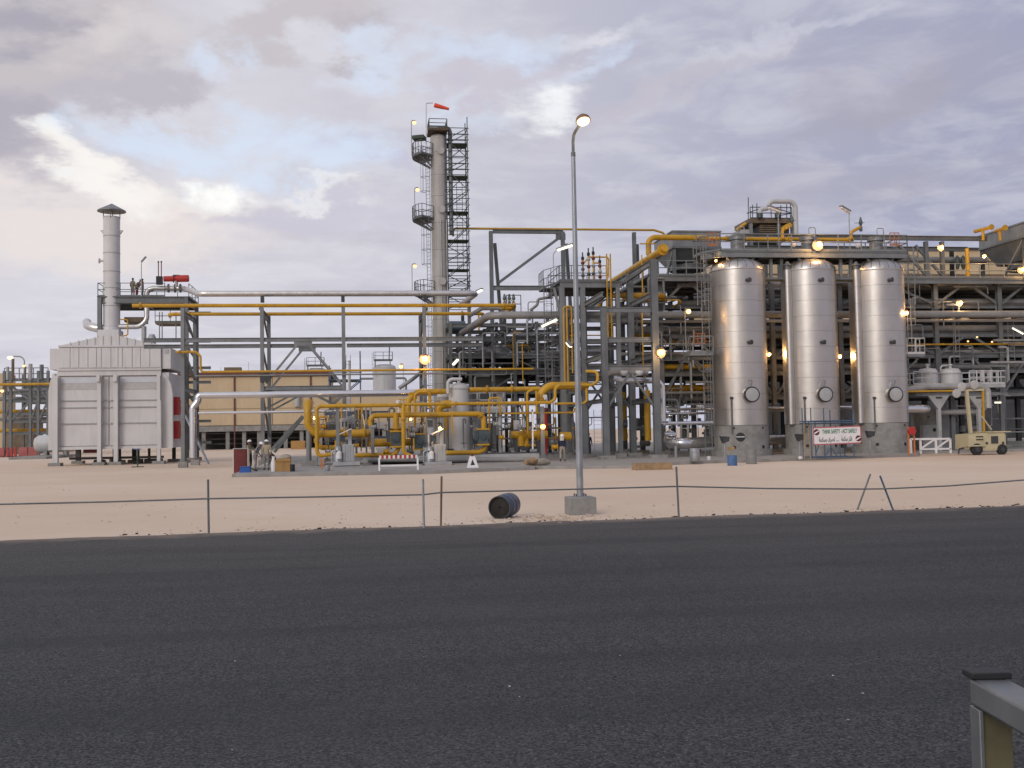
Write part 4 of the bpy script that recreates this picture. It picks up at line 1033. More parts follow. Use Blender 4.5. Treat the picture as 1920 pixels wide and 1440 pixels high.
for x in (ga, gb):
    for z in gz[1:]:
        B().ibeam((x, gv[0] + .2, z), (x, gv[2] + 4, z), .2, .34).put('long_beam', 'steel_light', gan)
    B().ibeam((x, gv[0] + .2, Z(1200, 750, gv[0])), (x, gv[2], Z(1200, 750, gv[0])), .2, .3).put('long_beam', 'steel', gan)
B().ibeam((gb, gv[0] - .1, gz[0] - .25), (gb, gv[2] + 6, gz[0] - .25), .24, .4).put('long_beam', 'steel_light', gan)
B().beam((X(1150, 73, 14), 88, gz[0] - 2.2), (gb, gv[0] + 3, gz[0] - .4), .2, .2).put('brace', 'steel', gan)
B().rail([V3((gb - .9, gv[0] + 4, gz[0] - 1.6)), V3((gb - .9, gv[2] + 4, gz[0] - 1.6))], 1.1, 1.5, .03).put('railing', 'steel', gan)
pipe('yellow_pipe', 'big yellow capped header pipe lying along the top of the gantry', 'yellow',
     [('w', (gb + .4, gv[0] - 1.6, gz[0] + .42)), ('w', (gb + .35, gv[2] + 4, gz[0] + .30)), ('w', (gb + .3, gv[2] + 5, gz[0] - 1.2))], .23, GY, n=16, flanges=((0, .03),))
pipe('yellow_pipe', 'yellow pipe rising behind the gantry and running level to the tank platform', 'yellow',
     [(1216, 478, 80), (1216, 452, 80), (1225, 446, 80), (1325, 445, 80)], .22, GY, n=14, fil=.6)
pipe('yellow_pipe', 'thin yellow level pipe beside the air cooler', 'yellow', [(1200, 457, 79), (1228, 457, 79)], .05, GY)
for px, pb in ((1163, 686), (1188, 640)):
    pipe('grey_pipe', f'grey cross pipe inside the gantry {"upper" if px > 1170 else "lower"} level', 'pipe_grey', [(1100, pb, 79), (1225, pb, 79)], .2, PS, n=14)
hv = T('silver_header', 'pale silver header with two round caps across the gantry', 'header', W(1180, 700, 72.5))
B().tube([W(1142, 697, 72.5), W(1214, 697, 72.5)], .28, 14).put('header_pipe', 'insulation', hv)
for px in (1170, 1199): B().ball(W(px, 697, 72.1), .3, 10).put('end_cap', 'white_paint', hv)
pipe('silver_pipe', 'bright clad pipe elbowing down beside the taller gantry column', 'silver',
     [(1150, 709, 71.5), (1165, 714, 71.5), (1232, 712, 71.5), (1243, 722, 71.5), (1243, 795, 71.5)], .2, None, n=16, fil=.6, flanges=((3, .95),), fm='galvanised')
pipe('yellow_pipe', 'fat upright yellow pipe standing between the gantry columns', 'yellow', [(1214, 732, 76), (1214, 826, 76)], .24, GY, n=16)
pipe('yellow_pipe', 'second fat upright yellow pipe set further back in the gantry', 'yellow', [(1171, 735, 82), (1171, 826, 82)], .16, GY, n=14)
cl = T('stair_ladder', 'light leaning access ladder under the gantry', 'ladder', W(1122, 852, 80))
B().ladder(W(1122, 852, 80), Z(1122, 770, 80) - .2, .6).put('ladder', 'vessel_white', cl)
tl = [((1044, 469), (1074, 459), 74, 'glowing tube lamp reaching towards the lamp post above the valve platform', (1038, 512)),
      ((1015, 612), (1045, 598), 74, 'long glowing tube lamp on a thin post left of the lamp post', (1008, 690)),
      ((849, 684), (859, 673), 86, 'short glowing tube lamp low on the column tower steelwork', None),
      ((894, 548), (904, 543), 84, 'small bright tube lamp at the end of the silver rack pipe', None),
      ((1063, 641), (1071, 650), 73.5, 'short glowing tube lamp slanting beside the lamp post', None)]
for a, b, v, l, p in tl: tube_light(a, b, v, l, p)
floodlight(1239, 661, 69.6, 7.0, 'big glaring sodium lamp on the taller gantry column', None, 130)
floodlight(797, 673, 77.5, 7.0, 'big glaring sodium lamp on the rack column by the column tower', None, 130)
floodlight(752, 687, 140, 4, 'far small lamp to the east of the white storage tank', (757, 760), 0, True)

# ================================================================== YELLOW METERING SKID
K = 69.5
SK = 'yellow pipes of the metering skid'
sk = T('metering_skid', 'grey skid base carrying yellow gas metering pipework', 'skid', (X(800, K), K + 2, PADZ))
zb0, zb1 = PADZ, Z(900, 852, K)
B().bx(X(680, K, 1), X(1010, K, 1), K - .2, K + .1, zb0 + .15, zb1).put('base_beam', 'cabinet', sk)
B().bx(X(600, K, 1), X(1010, K, 1), K + 4.8, K + 5.1, zb0 + .15, zb1).put('base_beam', 'cabinet', sk)
for px in (605, 680, 760, 840, 925, 1006): B().bx(X(px - 3, K, 1), X(px + 3, K, 1), K + .1, K + 4.8, zb0 + .15, zb1 - .06).put('cross_member', 'cabinet', sk)
B().bx(X(690, K, 1), X(1005, K, 1), K + .1, K + 4.8, zb1 - .05, zb1).put('skid_deck', 'grating', sk)
for px in (690, 800, 930, 1000): B().bx(X(px - 9, K, 1), X(px + 9, K, 1), K - .3, K + 5, PADZ, PADZ + .15).put('plinth', 'concrete', sk)
B().tube([W(690, 862, K - .5), W(1000, 862, K - .5)], .16, 10).put('drain_pipe', 'pipe_grey', sk)
def yp(label, pts, r, fl=(), fil=None): return pipe('yellow_pipe', label, 'yellow', pts, r, SK, n=14, flanges=fl, fil=fil)
yp('fat yellow pipe bending down at the west end of the skid', [('w', W(577, 752, K) + V3((0, 3, -.05))), (577, 752, K), (577, 798, K), (590, 813, K), (690, 813, K)], .245, ((3, .55), (3, .93)), .8)
yp('thick yellow return bend below the fat west pipe of the skid', [('w', W(592, 822, K) + V3((0, 2.5, 0))), (592, 826, K), (600, 841, K), (632, 838, K), (632, 826, K)], .16, (), .5)
yp('slim yellow pipe making a tall frame along the west end of the skid', [(625, 851, K - .7), (600, 855, K - .7), (594, 848, K - .7), (594, 766, K - .7), (600, 761, K - .7), (753, 760, K - .7)], .125, ((4, .98),), .35)
yp('slim yellow dropper at the middle of the skid with a foot bend', [('w', W(756, 759, K - .9) + V3((0, 1, 0))), (756, 759, K - .9), (756, 850, K - .9), (772, 855, K - .9)], .13, ((1, .3),), .35)
yp('long slim yellow pipe running level from the dropper to the east elbow', [(757, 757, K - .6), (1032, 756, K - .6), (1041, 748, K - .6), (1041, 729, K - .6), (1048, 722, K - .6), (1110, 722, K - .6), (1120, 716, K - .6), (1121, 697, K - .6), (1100, 696, K + .4)], .105, ((0, .35),), .3)
yp('yellow level pipe with an elbow down to the east meter', [('w', W(695, 779, K) + V3((0, 0, -.7))), (695, 779, K), (900, 776, K), (907, 783, K), (907, 806, K)], .17, ((2, .3),), .45)
yp('short yellow dropper onto the dark middle meter', [(743, 774, K - .2), (743, 808, K - .2)], .19, ((0, .85),))
yp('yellow pipe leaving the middle meter and running west near the deck', [(746, 836, K - .2), (746, 846, K - .2), (737, 853, K - .2), (666, 853, K - .2)], .14, ((0, .2),), .45)
yp('yellow pipe leaving the east meter and running west near the deck', [(911, 828, K - .2), (910, 842, K - .2), (898, 848, K - .2), (834, 849, K - .2)], .15, ((0, .2),), .5)
yp('fat yellow barrel pipe west of the middle meter', [(692, 830, K + .8), (738, 830, K + .8)], .27, ((0, .1), (0, .9)))
yp('fat yellow barrel pipe on the far side of the middle meter', [(756, 828, K + .8), (795, 828, K + .8)], .25, ((0, .4),))
yp('fat yellow pipe section behind the pump hood', [(640, 812, K + 1.4), (700, 811, K + 1.4)], .24, ((0, .5),))
yp('yellow pipe stepping up from the skid to the white vessel', [(765, 775, K + 2), (765, 752, K + 2), (782, 737, K + 3), (845, 731, K + 3)], .19, ((1, .5),), .5)
yp('thin yellow upright to the left of the vessel', [(778, 820, K + 1), (778, 740, K + 1), (786, 735, K + 1), (800, 735, K + 1)], .075)
yp('yellow upright pipe near the white vessel', [(806, 766, K + 1.4), (806, 735, K + 1.4)], .12)
yp('fat yellow elbow beside the white vessel', [(822, 780, K + 2), (822, 764, K + 2), (834, 758, K + 2), (846, 758, K + 2)], .28, (), .5)
yp('yellow pipe running level from the vessel to the big east bend', [(880, 730, K + 3), (1012, 730, K + 3)], .17, ((0, .25), (0, .6)))
yp('fat yellow pipe bending over at the east end of the skid', [(1013, 756, K + 1.5), (1013, 740, K + 1.5), (1028, 724, K + 1.5), (1102, 722, K + 1.5), ('d', K + 6)], .27, ((0, .3),), .85)
yp('slim yellow droppers in front of the east bend', [(989, 812, K + 1), (989, 735, K + 1), (998, 731, K + 1)], .08)
yp('second slim yellow dropper in front of the east bend', [(1006, 776, K + 1), (1006, 733, K + 1)], .08)
yp('thin yellow level pipe under the east walkway', [(944, 776, K + .6), (1076, 773, K + .6), (1078, 765, K + .6)], .06)
yp('fat yellow level pipe at the east end with a dipping branch', [(958, 815, K + 1.6), (1026, 815, K + 1.6)], .27, ((0, .35), (0, .75)))
yp('yellow branch dipping under the fat east pipe', [(986, 815, K + 1.6), (986, 838, K + 1.6)], .2, ((0, .85),))
yp('yellow pipe with a bend beside the lamp at the east end', [(1070, 818, K + 2), (1050, 818, K + 2)], .3)
yp('thin yellow pair of uprights by the meter hood', [(848, 770, K - 1), (848, 815, K - 1)], .04)
yp('thin yellow upright next to the barrel valves', [(776, 822, K - 1), (776, 846, K - 1)], .05)
yp('yellow thin upright to the tall red post', [(1086, 722, K - .4), (1086, 760, K - .4)], .045)
yp('yellow dropper at the east limit of the skid', [(1100, 727, K - .3), (1100, 752, K - .3), (1094, 756, K - .3), (1040, 757, K - .3)], .08)
for px, yy, vv, lab in ((742, 823, K - .2, 'dark square meter box in the middle of the skid'), (905, 819, K - .2, 'dark square meter box at the east run of the skid'), (787, 828, K + .8, 'dark meter box seen behind the pump hood')):
    c = W(px, yy, vv); s_ = 18 * mpp(px, vv)
    mb = T('meter', lab, 'meter', c - UZ * s_ * .8, 'gas meters on the skid')
    B().bx(c.x - s_ * .5, c.x + s_ * .5, vv - .45, vv + .25, c.z - s_ * .85, c.z + s_ * .75).put('body', 'scaffold', mb)
    B().lathe((c.x, vv - .45, c.z), [(s_ * .38, 0), (s_ * .38, .06), (s_ * .3, .07)], 20, -UY).put('dial', 'dark_glass', mb.children[0])
    for k in (-1, 1): B().bx(c.x - s_ * .62, c.x + s_ * .62, vv - .5, vv + .3, c.z + s_ * .8 * k - .05, c.z + s_ * .8 * k + .05).put('end_flange', 'yellow', mb)
    B().box((c.x - s_ * .75, vv - .3, c.z + .1), (.25, .25, .6)).put('transmitter', 'dark_glass', mb)
r3 = random.Random(5)
VL_ = ['small hand valve inside the west yellow bend, high up', 'small hand valve inside the west yellow bend, below the fat pipe', 'small hand valve at the foot of the slim yellow frame', 'small hand valve left above the west pump box',
       'small hand valve under the west end of the level yellow pipe', 'small hand valve on the west barrel pipe', 'small hand valve under the west barrel pipe', 'small hand valve at the foot bend of the middle dropper',
       'small hand valve just east of the middle dropper', 'small hand valve above the second meter box', 'small hand valve low beside the second pump motor', 'small hand valve at the foot of the pot vessel, pump side',
       'small hand valve high between pot vessel and east meter', 'small hand valve right beside the low east elbow', 'small hand valve above the plinth east of the east meter', 'small hand valve at the foot of the walkway post',
       'small hand valve over the fat east pipe', 'small hand valve under the fat east pipe', 'small hand valve near the top of the lamp post column at the skid end', 'small hand valve low on the east flank of the pot vessel',
       'small hand valve low under the east meter box', 'small hand valve under the walkway deck', 'small hand valve beyond the skid end near the walking worker', 'small hand valve level with the east meter top']
for px, y in ((606, 800), (612, 812), (616, 846), (668, 835), (700, 800), (724, 806), (724, 846), (768, 845), (772, 815), (790, 800), (798, 842), (812, 850), (885, 800), (926, 845), (940, 820), (960, 842), (975, 800), (1000, 835), (1010, 800), (870, 845), (890, 846), (950, 800), (1040, 838), (930, 795)):
    v = K + r3.uniform(-.6, 1.2); c = W(px, y, v); s_ = r3.uniform(.12, .2)
    t = T('valve', VL_.pop(0), 'valve', c, 'small valves on the skid')
    B().lathe(c - UX * s_, [(s_, 0), (s_, .04), (s_ * .55, .06), (s_ * .8, s_), (s_ * .55, s_ * 2 - .06), (s_, s_ * 2 - .04), (s_, s_ * 2)], 10, UX).put('body', r3.choice(('yellow', 'cabinet', 'pipe_grey', 'cabinet')), t)
    stm = B().tube([c, c + UZ * s_ * 2.6], .025, 5).put('stem', 'steel_dark', t)
    B().tube([c + UZ * s_ * 2.6 + V3((math.cos(g) * s_ * 1.1, math.sin(g) * s_ * 1.1, 0)) for g in [k * math.pi / 4 for k in range(9)]], .02, 5).put('handwheel', r3.choice(('dark_red', 'black', 'yellow')), stm)
# instrument tubing, cable drops and small fittings tied to the skid
r9 = random.Random(77)
for k in range(46):
    px, v = r9.uniform(600, 1012), K + r9.uniform(.3, 4.6)
    y0, y1 = r9.uniform(800, 850), r9.uniform(745, 800); w_ = r9.uniform(-22, 22)
    a = W(px, y0, v); m_ = r9.choice(('yellow', 'yellow', 'cabinet', 'steel', 'galvanised', 'steel'))
    zt_ = Z(px, y1, v); x2 = X(px + w_, v, 3)
    B().tube([a, V3((a.x, v, zt_)), V3((x2, v, zt_)), V3((x2, v, zt_ - r9.uniform(.2, 1.6)))], r9.choice((.03, .035, .05, .07)), 6, fil=.15).put('tubing', m_, sk)
for k in range(30):
    px, v, y = r9.uniform(602, 1010), K + r9.uniform(.6, 4.6), r9.uniform(795, 850); c = W(px, y, v); s_ = r9.uniform(.12, .32)
    if r9.random() < .5: B().box(c, (s_ * 1.6, s_, s_ * 2)).put('fitting', r9.choice(('cabinet', 'steel_dark', 'steel', 'dark_glass')), sk)
    else: B().lathe(c, [(s_ * .8, -s_), (s_ * .8, s_), (s_ * .3, s_ * 1.4)], 10, r9.choice((UX, UZ))).put('fitting', r9.choice(('yellow', 'cabinet', 'steel', 'pipe_grey')), sk)
# white vessels and walkway
def vessel(pxc, w, yt, yb, v, label, cat='vessel', lid=True):
    c = W(pxc, 780, v); r = w / 2 * mpp(pxc, v); z1 = Z(pxc, yt, v); z0 = max(PADZ, Z(pxc, yb, v))
    t = T('pressure_vessel', label, cat, (c.x, v, z0), 'pale pressure vessels')
    B().lathe((c.x, v, 0), [(r, z0), (r, z1 - r * .5)], 28).put('shell', 'vessel_white', t)
    B().lathe((c.x, v, 0), [(r * 1.06, z1 - r * .62), (r * 1.06, z1 - r * .5)], 28).put('girth_flange', 'cabinet', t)
    B().lathe((c.x, v, 0), [(r, z1 - r * .5), (r * .88, z1 - r * .22), (r * .55, z1 - r * .05), (.05, z1)], 28).put('head', 'vessel_white', t)
    B().lathe((c.x, v, z1 - .05), [(.1, 0), (.1, .25), (.18, .25), (.18, .33), (.05, .36)], 10).put('top_nozzle', 'vessel_white', t)
    for k in range(6):
        g = k * 1.047; B().box((c.x + math.cos(g) * r * .8, v + math.sin(g) * r * .8, z1 - r * .22), (.09, .09, .2)).put('lug', 'vessel_white', t)
    return t, c.x, r, z1
vessel(861, 39, 718, 852, K + 3.2, 'tall pale grey pot vessel standing in the middle of the skid')
vessel(832, 26, 738, 770, K + 4.5, 'short pale vessel head half hidden behind the tall pot vessel')
pipe('grey_pipe', 'pale grey pipe hooking up beside the pot vessel head', 'vessel_white', [(840, 738, K + 2.4), (840, 716, K + 2.4), (846, 711, K + 2.4), (866, 711, K + 2.4)], .12, None)
wk = T('skid_walkway', 'pale grey railed walkway on posts behind the metering skid', 'walkway', (X(912, K + 4), K + 4, PADZ))
zw = Z(912, 766, K + 4); xa, xb = X(874, K + 4), X(947, K + 4)
B().bx(xa, xb, K + 3.8, K + 5.4, zw - .3, zw).put('deck', 'cabinet', wk)
B().rail([V3((xa, K + 3.9, zw)), V3((xb, K + 3.9, zw)), V3((xb, K + 5.3, zw))], 1.15, .9, .05, n=6).put('railing', 'vessel_white', wk)
B().rail([V3((xa, K + 5.3, zw)), V3((xb, K + 5.3, zw))], 1.15, .9, .05, n=6).put('railing', 'vessel_white', wk)
for px in (890, 937): B().lathe((X(px, K + 4.5), K + 4.5, 0), [(.15, PADZ), (.15, zw - .3)], 14).put('post', 'vessel_white', wk)
B().box((X(935, K + 4), K + 3.7, zw + .9), (.35, .25, .9)).put('life_station', 'cabinet', wk)
eb = T('equipment_frame', 'dark blue grey equipment frame behind the west half of the skid', 'equipment', (X(650, 96), 97, PADZ))
r8 = random.Random(44)
for px in (612, 640, 668, 700, 728):
    for v_ in (96, 99): B().ibeam((X(px, v_, 2), v_, PADZ), (X(px, v_, 2), v_, Z(660, 772, 96)), .2, .2, .03, UY).put('post', 'steel_blue', eb)
for y in (774, 798, 822): 
    for v_ in (96, 99): B().ibeam((X(608, v_, 2), v_, Z(660, y, 96)), (X(732, v_, 2), v_, Z(660, y, 96)), .16, .25).put('beam', 'steel_blue', eb)
for k in range(16):
    x_, z_, q_ = X(r8.uniform(612, 728), 97, 2), r8.uniform(.4, 4.0), r8.uniform(.3, .8)
    if r8.random() < .5: B().box((x_, 97.5, z_), (q_ * 2, q_, q_ * 1.3)).put('box', r8.choice(('steel_dark', 'steel', 'steel_blue', 'cabinet')), eb)
    else: B().lathe((x_, 97.5, z_), [(q_ * .6, -q_), (q_ * .6, q_), (q_ * .2, q_ * 1.3)], 12).put('pot', r8.choice(('steel_dark', 'pipe_grey', 'steel')), eb)
bxx = B(); bxx.bx(X(884, 80), X(940, 80), 80, 82, Z(900, 768, 80), Z(900, 735, 80)); bxx.one('dark_cooler', 'steel_dark', 'dark boxed equipment seen through the walkway railing', 'equipment')
def pump(px, label, hood):
    v = K - 3.2 if px < 700 else K - 3.2
    c = W(px, 862, v); t = T('pump_set', label, 'pump', (c.x, v, PADZ), 'hooded pump sets in front of the skid')
    xx = lambda p: X(p, v, 1.5); zz = lambda y: Z(px, y, v)
    B().bx(xx(px - 30), xx(px + 30), v - .5, v + 1.4, PADZ, zz(874)).put('plinth', 'cabinet', t)
    B().bx(xx(px - 26), xx(px + 24), v - .4, v + 1.3, zz(872.5), zz(866)).put('bed_frame', 'cabinet', t)
    B().bx(xx(px - 8), xx(px + 14), v - .1, v + .8, zz(865.8), zz(833)).put('tank_box', 'cabinet', t)
    for k in range(4): B().bx(xx(px - 7 + k * 5), xx(px - 3 + k * 5), v - .14, v - .1, zz(864), zz(834)).put('box_panel', 'cabinet', t)
    B().lathe((xx(px - 16), v, zz(866)), [(.28, 0), (.28, .5), (.2, .6), (.2, .95), (.08, 1.0)], 14).put('motor', 'galvanised', t)
    B().lathe((xx(px - 14), v - .3, zz(860)), [(.16, 0), (.16, .42), (.05, .5)], 10).put('oil_pot', 'white_paint', t)
    B().tube([V3((xx(px - 28), v, zz(866))), V3((xx(px - 28), v, zz(846))), V3((xx(px - 16), v, zz(842)))], .05, 8, fil=.15).put('hose', 'galvanised', t)
    B().tube([V3((xx(px - 20), v - .2, zz(845))), V3((xx(px - 8), v - .2, zz(850)))], .06, 6).put('coupling', 'steel_dark', t)
    B().ibeam((xx(px + 6), v + .3, zz(866)), (xx(px + 6), v + .3, zz(806)), .22, .2, .03, UY).put('hood_post', 'cabinet', t)
    hx0, hx1 = xx(px - 13), xx(px + 9); zt_, zl_ = zz(805), zz(815)
    B().add([(hx0, v - .5, zl_), (hx1, v - .5, zt_), (hx1, v + .9, zt_), (hx0, v + .9, zl_), (hx0, v - .5, zl_ + .06), (hx1, v - .5, zt_ + .06), (hx1, v + .9, zt_ + .06), (hx0, v + .9, zl_ + .06)],
            [(0, 1, 2, 3), (4, 7, 6, 5), (0, 4, 5, 1), (1, 5, 6, 2), (2, 6, 7, 3), (3, 7, 4, 0)]).put('hood', 'white_paint', t)
    B().box((xx(px - 8), v + .3, zz(822)), (.3, .2, .35)).put('gauge_box', 'dark_glass', t)
    return t
pump(650, 'grey pump set with a tilted hood beside the west yellow bend', 1)
pump(822, 'grey pump set with a tilted hood in front of the pot vessel', 1)
pc = T('motor_cabinet', 'grey vertical motor on a column behind the west pump hood', 'motor', W(646, 835, K + .5))
B().lathe(W(646, 812, K + .5), [(.26, -.2), (.26, .75), (.3, .76), (.3, .92), (.2, .98)], 16).put('motor', 'cabinet', pc)
B().box(W(646, 795, K + .3), (.35, .1, .35)).put('terminal_box', 'dark_glass', pc)
pc = T('motor_cabinet', 'grey vertical motor behind the hood in front of the pot vessel', 'motor', W(808, 830, K + .5))
B().lathe(W(808, 806, K + .5), [(.3, -.3), (.3, .75), (.34, .76), (.34, .95), (.2, .98)], 16).put('motor', 'cabinet', pc)
B().box(W(806, 794, K + .2), (.35, .1, .45)).put('terminal_box', 'dark_glass', pc)
for px, y0, y1, w, lab in ((633.5, 764, 840, .22, 'grey square post west of the upright motor'), (699, 802, 850, .2, 'pale grey post under the level yellow pipe'), (1018, 762, 862, .26, 'grey square post carrying a small lamp at the east end of the skid')):
    v = K - .5; B().ibeam(W(px, y1, v), V3((W(px, y1, v).x, v, Z(px, y0, v))), w, w, .03, UY).one('support_post', 'steel_light', lab, 'post', 'posts carrying the skid pipes')
sp = T('pipe_support', 'round grey pipe support post on a concrete block at the west skid bend', 'support', W(580, 877, K - .6))
B().lathe((W(579, 840, K).x, K, 0), [(.17, PADZ + .3), (.17, Z(579, 800, K))], 16).put('post', 'steel_light', sp)
B().box((W(579, 840, K).x, K, PADZ + .17), (.95, .9, .34)).put('block', 'concrete', sp)
B().tube([W(594, 885, K - .7), W(594, 857, K - .7)], .06, 6).one('support_post', 'steel_light', 'thin support post under the slim yellow pipe frame', 'post', 'posts carrying the skid pipes')
cbx = B().bx(X(706, K + 3), X(738, K + 3), K + 3, K + 4, Z(720, 803, K + 3), Z(720, 790, K + 3)); cbx.one('instrument_cabinet', 'cabinet', 'pale instrument cabinet between the yellow dropper pipes', 'cabinet')
B().tube([W(684, 800, K + .4), W(680, 776, K + .4)], .04, 5).one('instrument_pipe', 'white_paint', 'thin white slanting tube above the west barrel pipe', 'pipe')
B().lathe(W(747, 757, K + 2), [(.06, -.6), (.06, 0), (.17, .02), (.17, .2), (.05, .25)], 10).one('gauge', 'white_paint', 'white round gauge on a stem above the slim yellow pipe', 'gauge')
floodlight(590, 784, K + 2, 3.2, 'small orange lamp glowing behind the west yellow bend', None, 60, True)
floodlight(770, 786, K + 2.4, 2.6, 'tiny orange lamp behind the middle dropper', None, 40, True)
floodlight(825, 803, K - 3.8, 3.4, 'round yellow lamp at the tip of the pump hood', None, 40, True)
floodlight(1018, 800, K - .9, 5.0, 'orange lamp glowing on the grey square post at the east end of the skid', None, 25)
rp = T('fire_post', 'dark red hydrant post behind the east bend of the skid', 'post', W(1023, 850, K + 3))
B().tube([W(1023, 850, K + 3), W(1023, 772, K + 3)], .16, 10).put('post', 'red', rp); B().ball(W(1023, 770, K + 3), .22, 8).put('head', 'dark_red', rp)
wp = W(1022, 743, K + .5); B().box(wp, (.28, .04, .22)).one('notice_plate', 'white_paint', 'small blank white plate on the fat east bend', 'sign')
for px, lab in ((999, 'white thin upright pipe at the east skid end'),):
    B().tube([W(px, 842, K - .4), W(px, 772, K - .4)], .06, 6).one('white_pipe', 'white_paint', lab, 'pipe')
# ================================================================== THREE CLAD TANKS
VK = 72.5
TK = [(1387, 'first'), (1520.5, 'middle'), (1648, 'last')]
tR = 51.0 * mpp(1387, VK)
tnames = {'first': 'tall clad steel tank beside the grey gantry, nearest the lamp post', 'middle': 'tall clad steel tank in the middle, behind the safety sign', 'last': 'tall clad steel tank at the end of the row by the light tower trailer'}
txs = []
zs0, zs1, zdm = Z(1520, 795, VK), Z(1520, 512, VK), Z(1520, 486, VK)
for px, nm in TK:
    x = X(px, VK, 6); txs.append(x)
    t = T('clad_tank', tnames[nm], 'tank', (x, VK, PADZ), 'three clad tanks in a row')
    B().lathe((x, VK, 0), [(tR * 1.10, PADZ), (tR * 1.10, PADZ + .38)], 48).put('plinth', 'concrete', t)
    pd = B().lathe((x, VK, 0), [(tR * .985, PADZ + .38), (tR * .985, zs0 - .02)], 48).put('pedestal', 'concrete', t)
    nC = 10
    for i in range(nC):
        a = zs0 + (zs1 - zs0) * i / nC; b = zs0 + (zs1 - zs0) * (i + 1) / nC
        rr = tR + (.004 if i % 2 else 0)
        B().lathe((x, VK, 0), [(rr - .02, a + .002), (rr, a + .006), (rr, b - .006), (rr - .02, b - .002)], 72).put('cladding_course', 'cladding', t)
    B().lathe((x, VK, 0), [(tR * 1.01, zs1), (tR * 1.02, zs1 + .06), (tR * 1.01, zs1 + .12)], 72).put('shoulder_ring', 'cladding', t)
    hd = zdm - zs1 - .12
    nG = 20
    for k in range(nG):          # dome gores, each a folded sheet
        b = B(); vs, fs = [], []; steps = 7
        for i in range(steps + 1):
            f = i / steps * math.pi / 2; r_, z_ = tR * math.cos(f) * 1.0 + .0, zs1 + .12 + hd * math.sin(f)
            for j in range(4):
                g = 2 * math.pi * (k + .03 + j * .94 / 3) / nG; rr = r_ * (1 + (.010 if j in (1, 2) else 0) + .006 * math.sin(k * 2.3 + i))
                vs.append((x + math.cos(g) * rr, VK + math.sin(g) * rr, z_))
        for i in range(steps):
            for j in range(3): fs.append((i * 4 + j, i * 4 + j + 1, i * 4 + 5 + j, i * 4 + 4 + j))
        b.add(vs, fs).put('dome_gore', 'cladding', t)
    B().lathe((x, VK, 0), [(tR * .975, zs1 + .08), (tR * .8, zs1 + hd * .6), (tR * .4, zs1 + hd * .92), (.1, zs1 + hd * .98)], 32).put('dome_lining', 'steel', t)
    # manway, facing the road
    ang = rad(-97 + 14); dirv_ = V3((math.cos(rad(-91)), math.sin(rad(-91)), 0)); zM = Z(px + 22, 740, VK - tR)
    o = V3((x, VK, zM)) + dirv_ * (tR - .15)
    mw = B().lathe(o, [(.52, 0), (.52, .5)], 28, dirv_).put('manway', 'cladding', t)
    B().lathe(o + dirv_ * .5, [(.56, 0), (.56, .14)], 28, dirv_).put('manway_flange', 'steel_dark', mw)
    B().lathe(o + dirv_ * .64, [(.46, 0), (.46, .05), (.42, .06)], 28, dirv_).put('manway_cover', 'cabinet', mw)
    bl = B()
    for k in range(20):
        g = k * math.pi / 10; q = o + dirv_ * .6 + UZ * math.cos(g) * .52 + dirv_.cross(UZ) * math.sin(g) * .52
        bl.tube([q, q + dirv_ * .1], .03, 5)
    bl.put('cover_bolts', 'steel_dark', mw, kind='stuff')
    side = dirv_.cross(UZ)
    B().tube([o + UZ * .62 + dirv_ * .2 - side * .1, o + UZ * 1.0 + dirv_ * .5 - side * .1, o + UZ * .98 + dirv_ * .72 + side * .32, o + UZ * .55 + dirv_ * .72 + side * .5], .03, 6, fil=.25).put('davit', 'galvanised', t)
    for yy, dxp in ((525, 10), (642, 14)):
        zN = Z(px, yy, VK - tR); o2 = V3((x, VK, zN)) + V3((math.cos(rad(-93)), math.sin(rad(-93)), 0)) * (tR - .1); dd = V3((.55, -.83, 0))
        B().lathe(o2, [(.10, 0), (.10, .35), (.17, .35), (.17, .43), (.05, .44)], 12, dd).put('nozzle', 'steel_dark', t)
    zB = Z(px - 30, 747, VK - tR)
    o3 = V3((x, VK, 0)) + V3((math.cos(rad(-128)), math.sin(rad(-128)), 0)) * (tR + .12)
    B().tube([V3((o3.x, o3.y, zs0 - .6)), V3((o3.x, o3.y, zB))], .05, 6).put('probe_tube', 'steel', t)
    B().lathe((o3.x, o3.y, zB), [(.1, -.05), (.1, .12)], 8).put('probe_head', 'steel_dark', t); B().tube([V3((o3.x, o3.y, zB + .02)), V3((o3.x + .4, o3.y + .1, zB + .02))], .06, 6).put('probe_arm', 'steel', t)
    for g in (-125, -60, -28):
        q = V3((x, VK, 0)) + V3((math.cos(rad(g)), math.sin(rad(g)), 0)) * (tR * .985 - .02)
        B().lathe(V3((q.x, q.y, PADZ + .62)), [(.12, 0), (.12, .05), (.07, .051)], 12, V3((math.cos(rad(g)), math.sin(rad(g)), 0))).put('anchor_hole', 'black', pd)
        B().lathe(V3((q.x, q.y, zs0 - .2)), [(.07, 0), (.07, .05)], 10, V3((math.cos(rad(g)), math.sin(rad(g)), 0))).put('vent_hole', 'black', pd)
    if nm == 'first':
        for g, zz in ((-112, Z(1365, 820, VK - tR)), (-14, Z(1432, 818, VK))):
            dd = V3((math.cos(rad(g)), math.sin(rad(g)), 0)); q = V3((x, VK, zz)) + dd * (tR * .985 - .04)
            B().lathe(q, [(.32, 0), (.32, .05), (.28, .052)], 24, dd).put('skirt_opening', 'black', pd)
            s = dd.cross(UZ); B().tube([q + dd * .08 - s * .29, q + dd * .08 + s * .29], .05, 8).put('skirt_pipe', 'silver', pd)
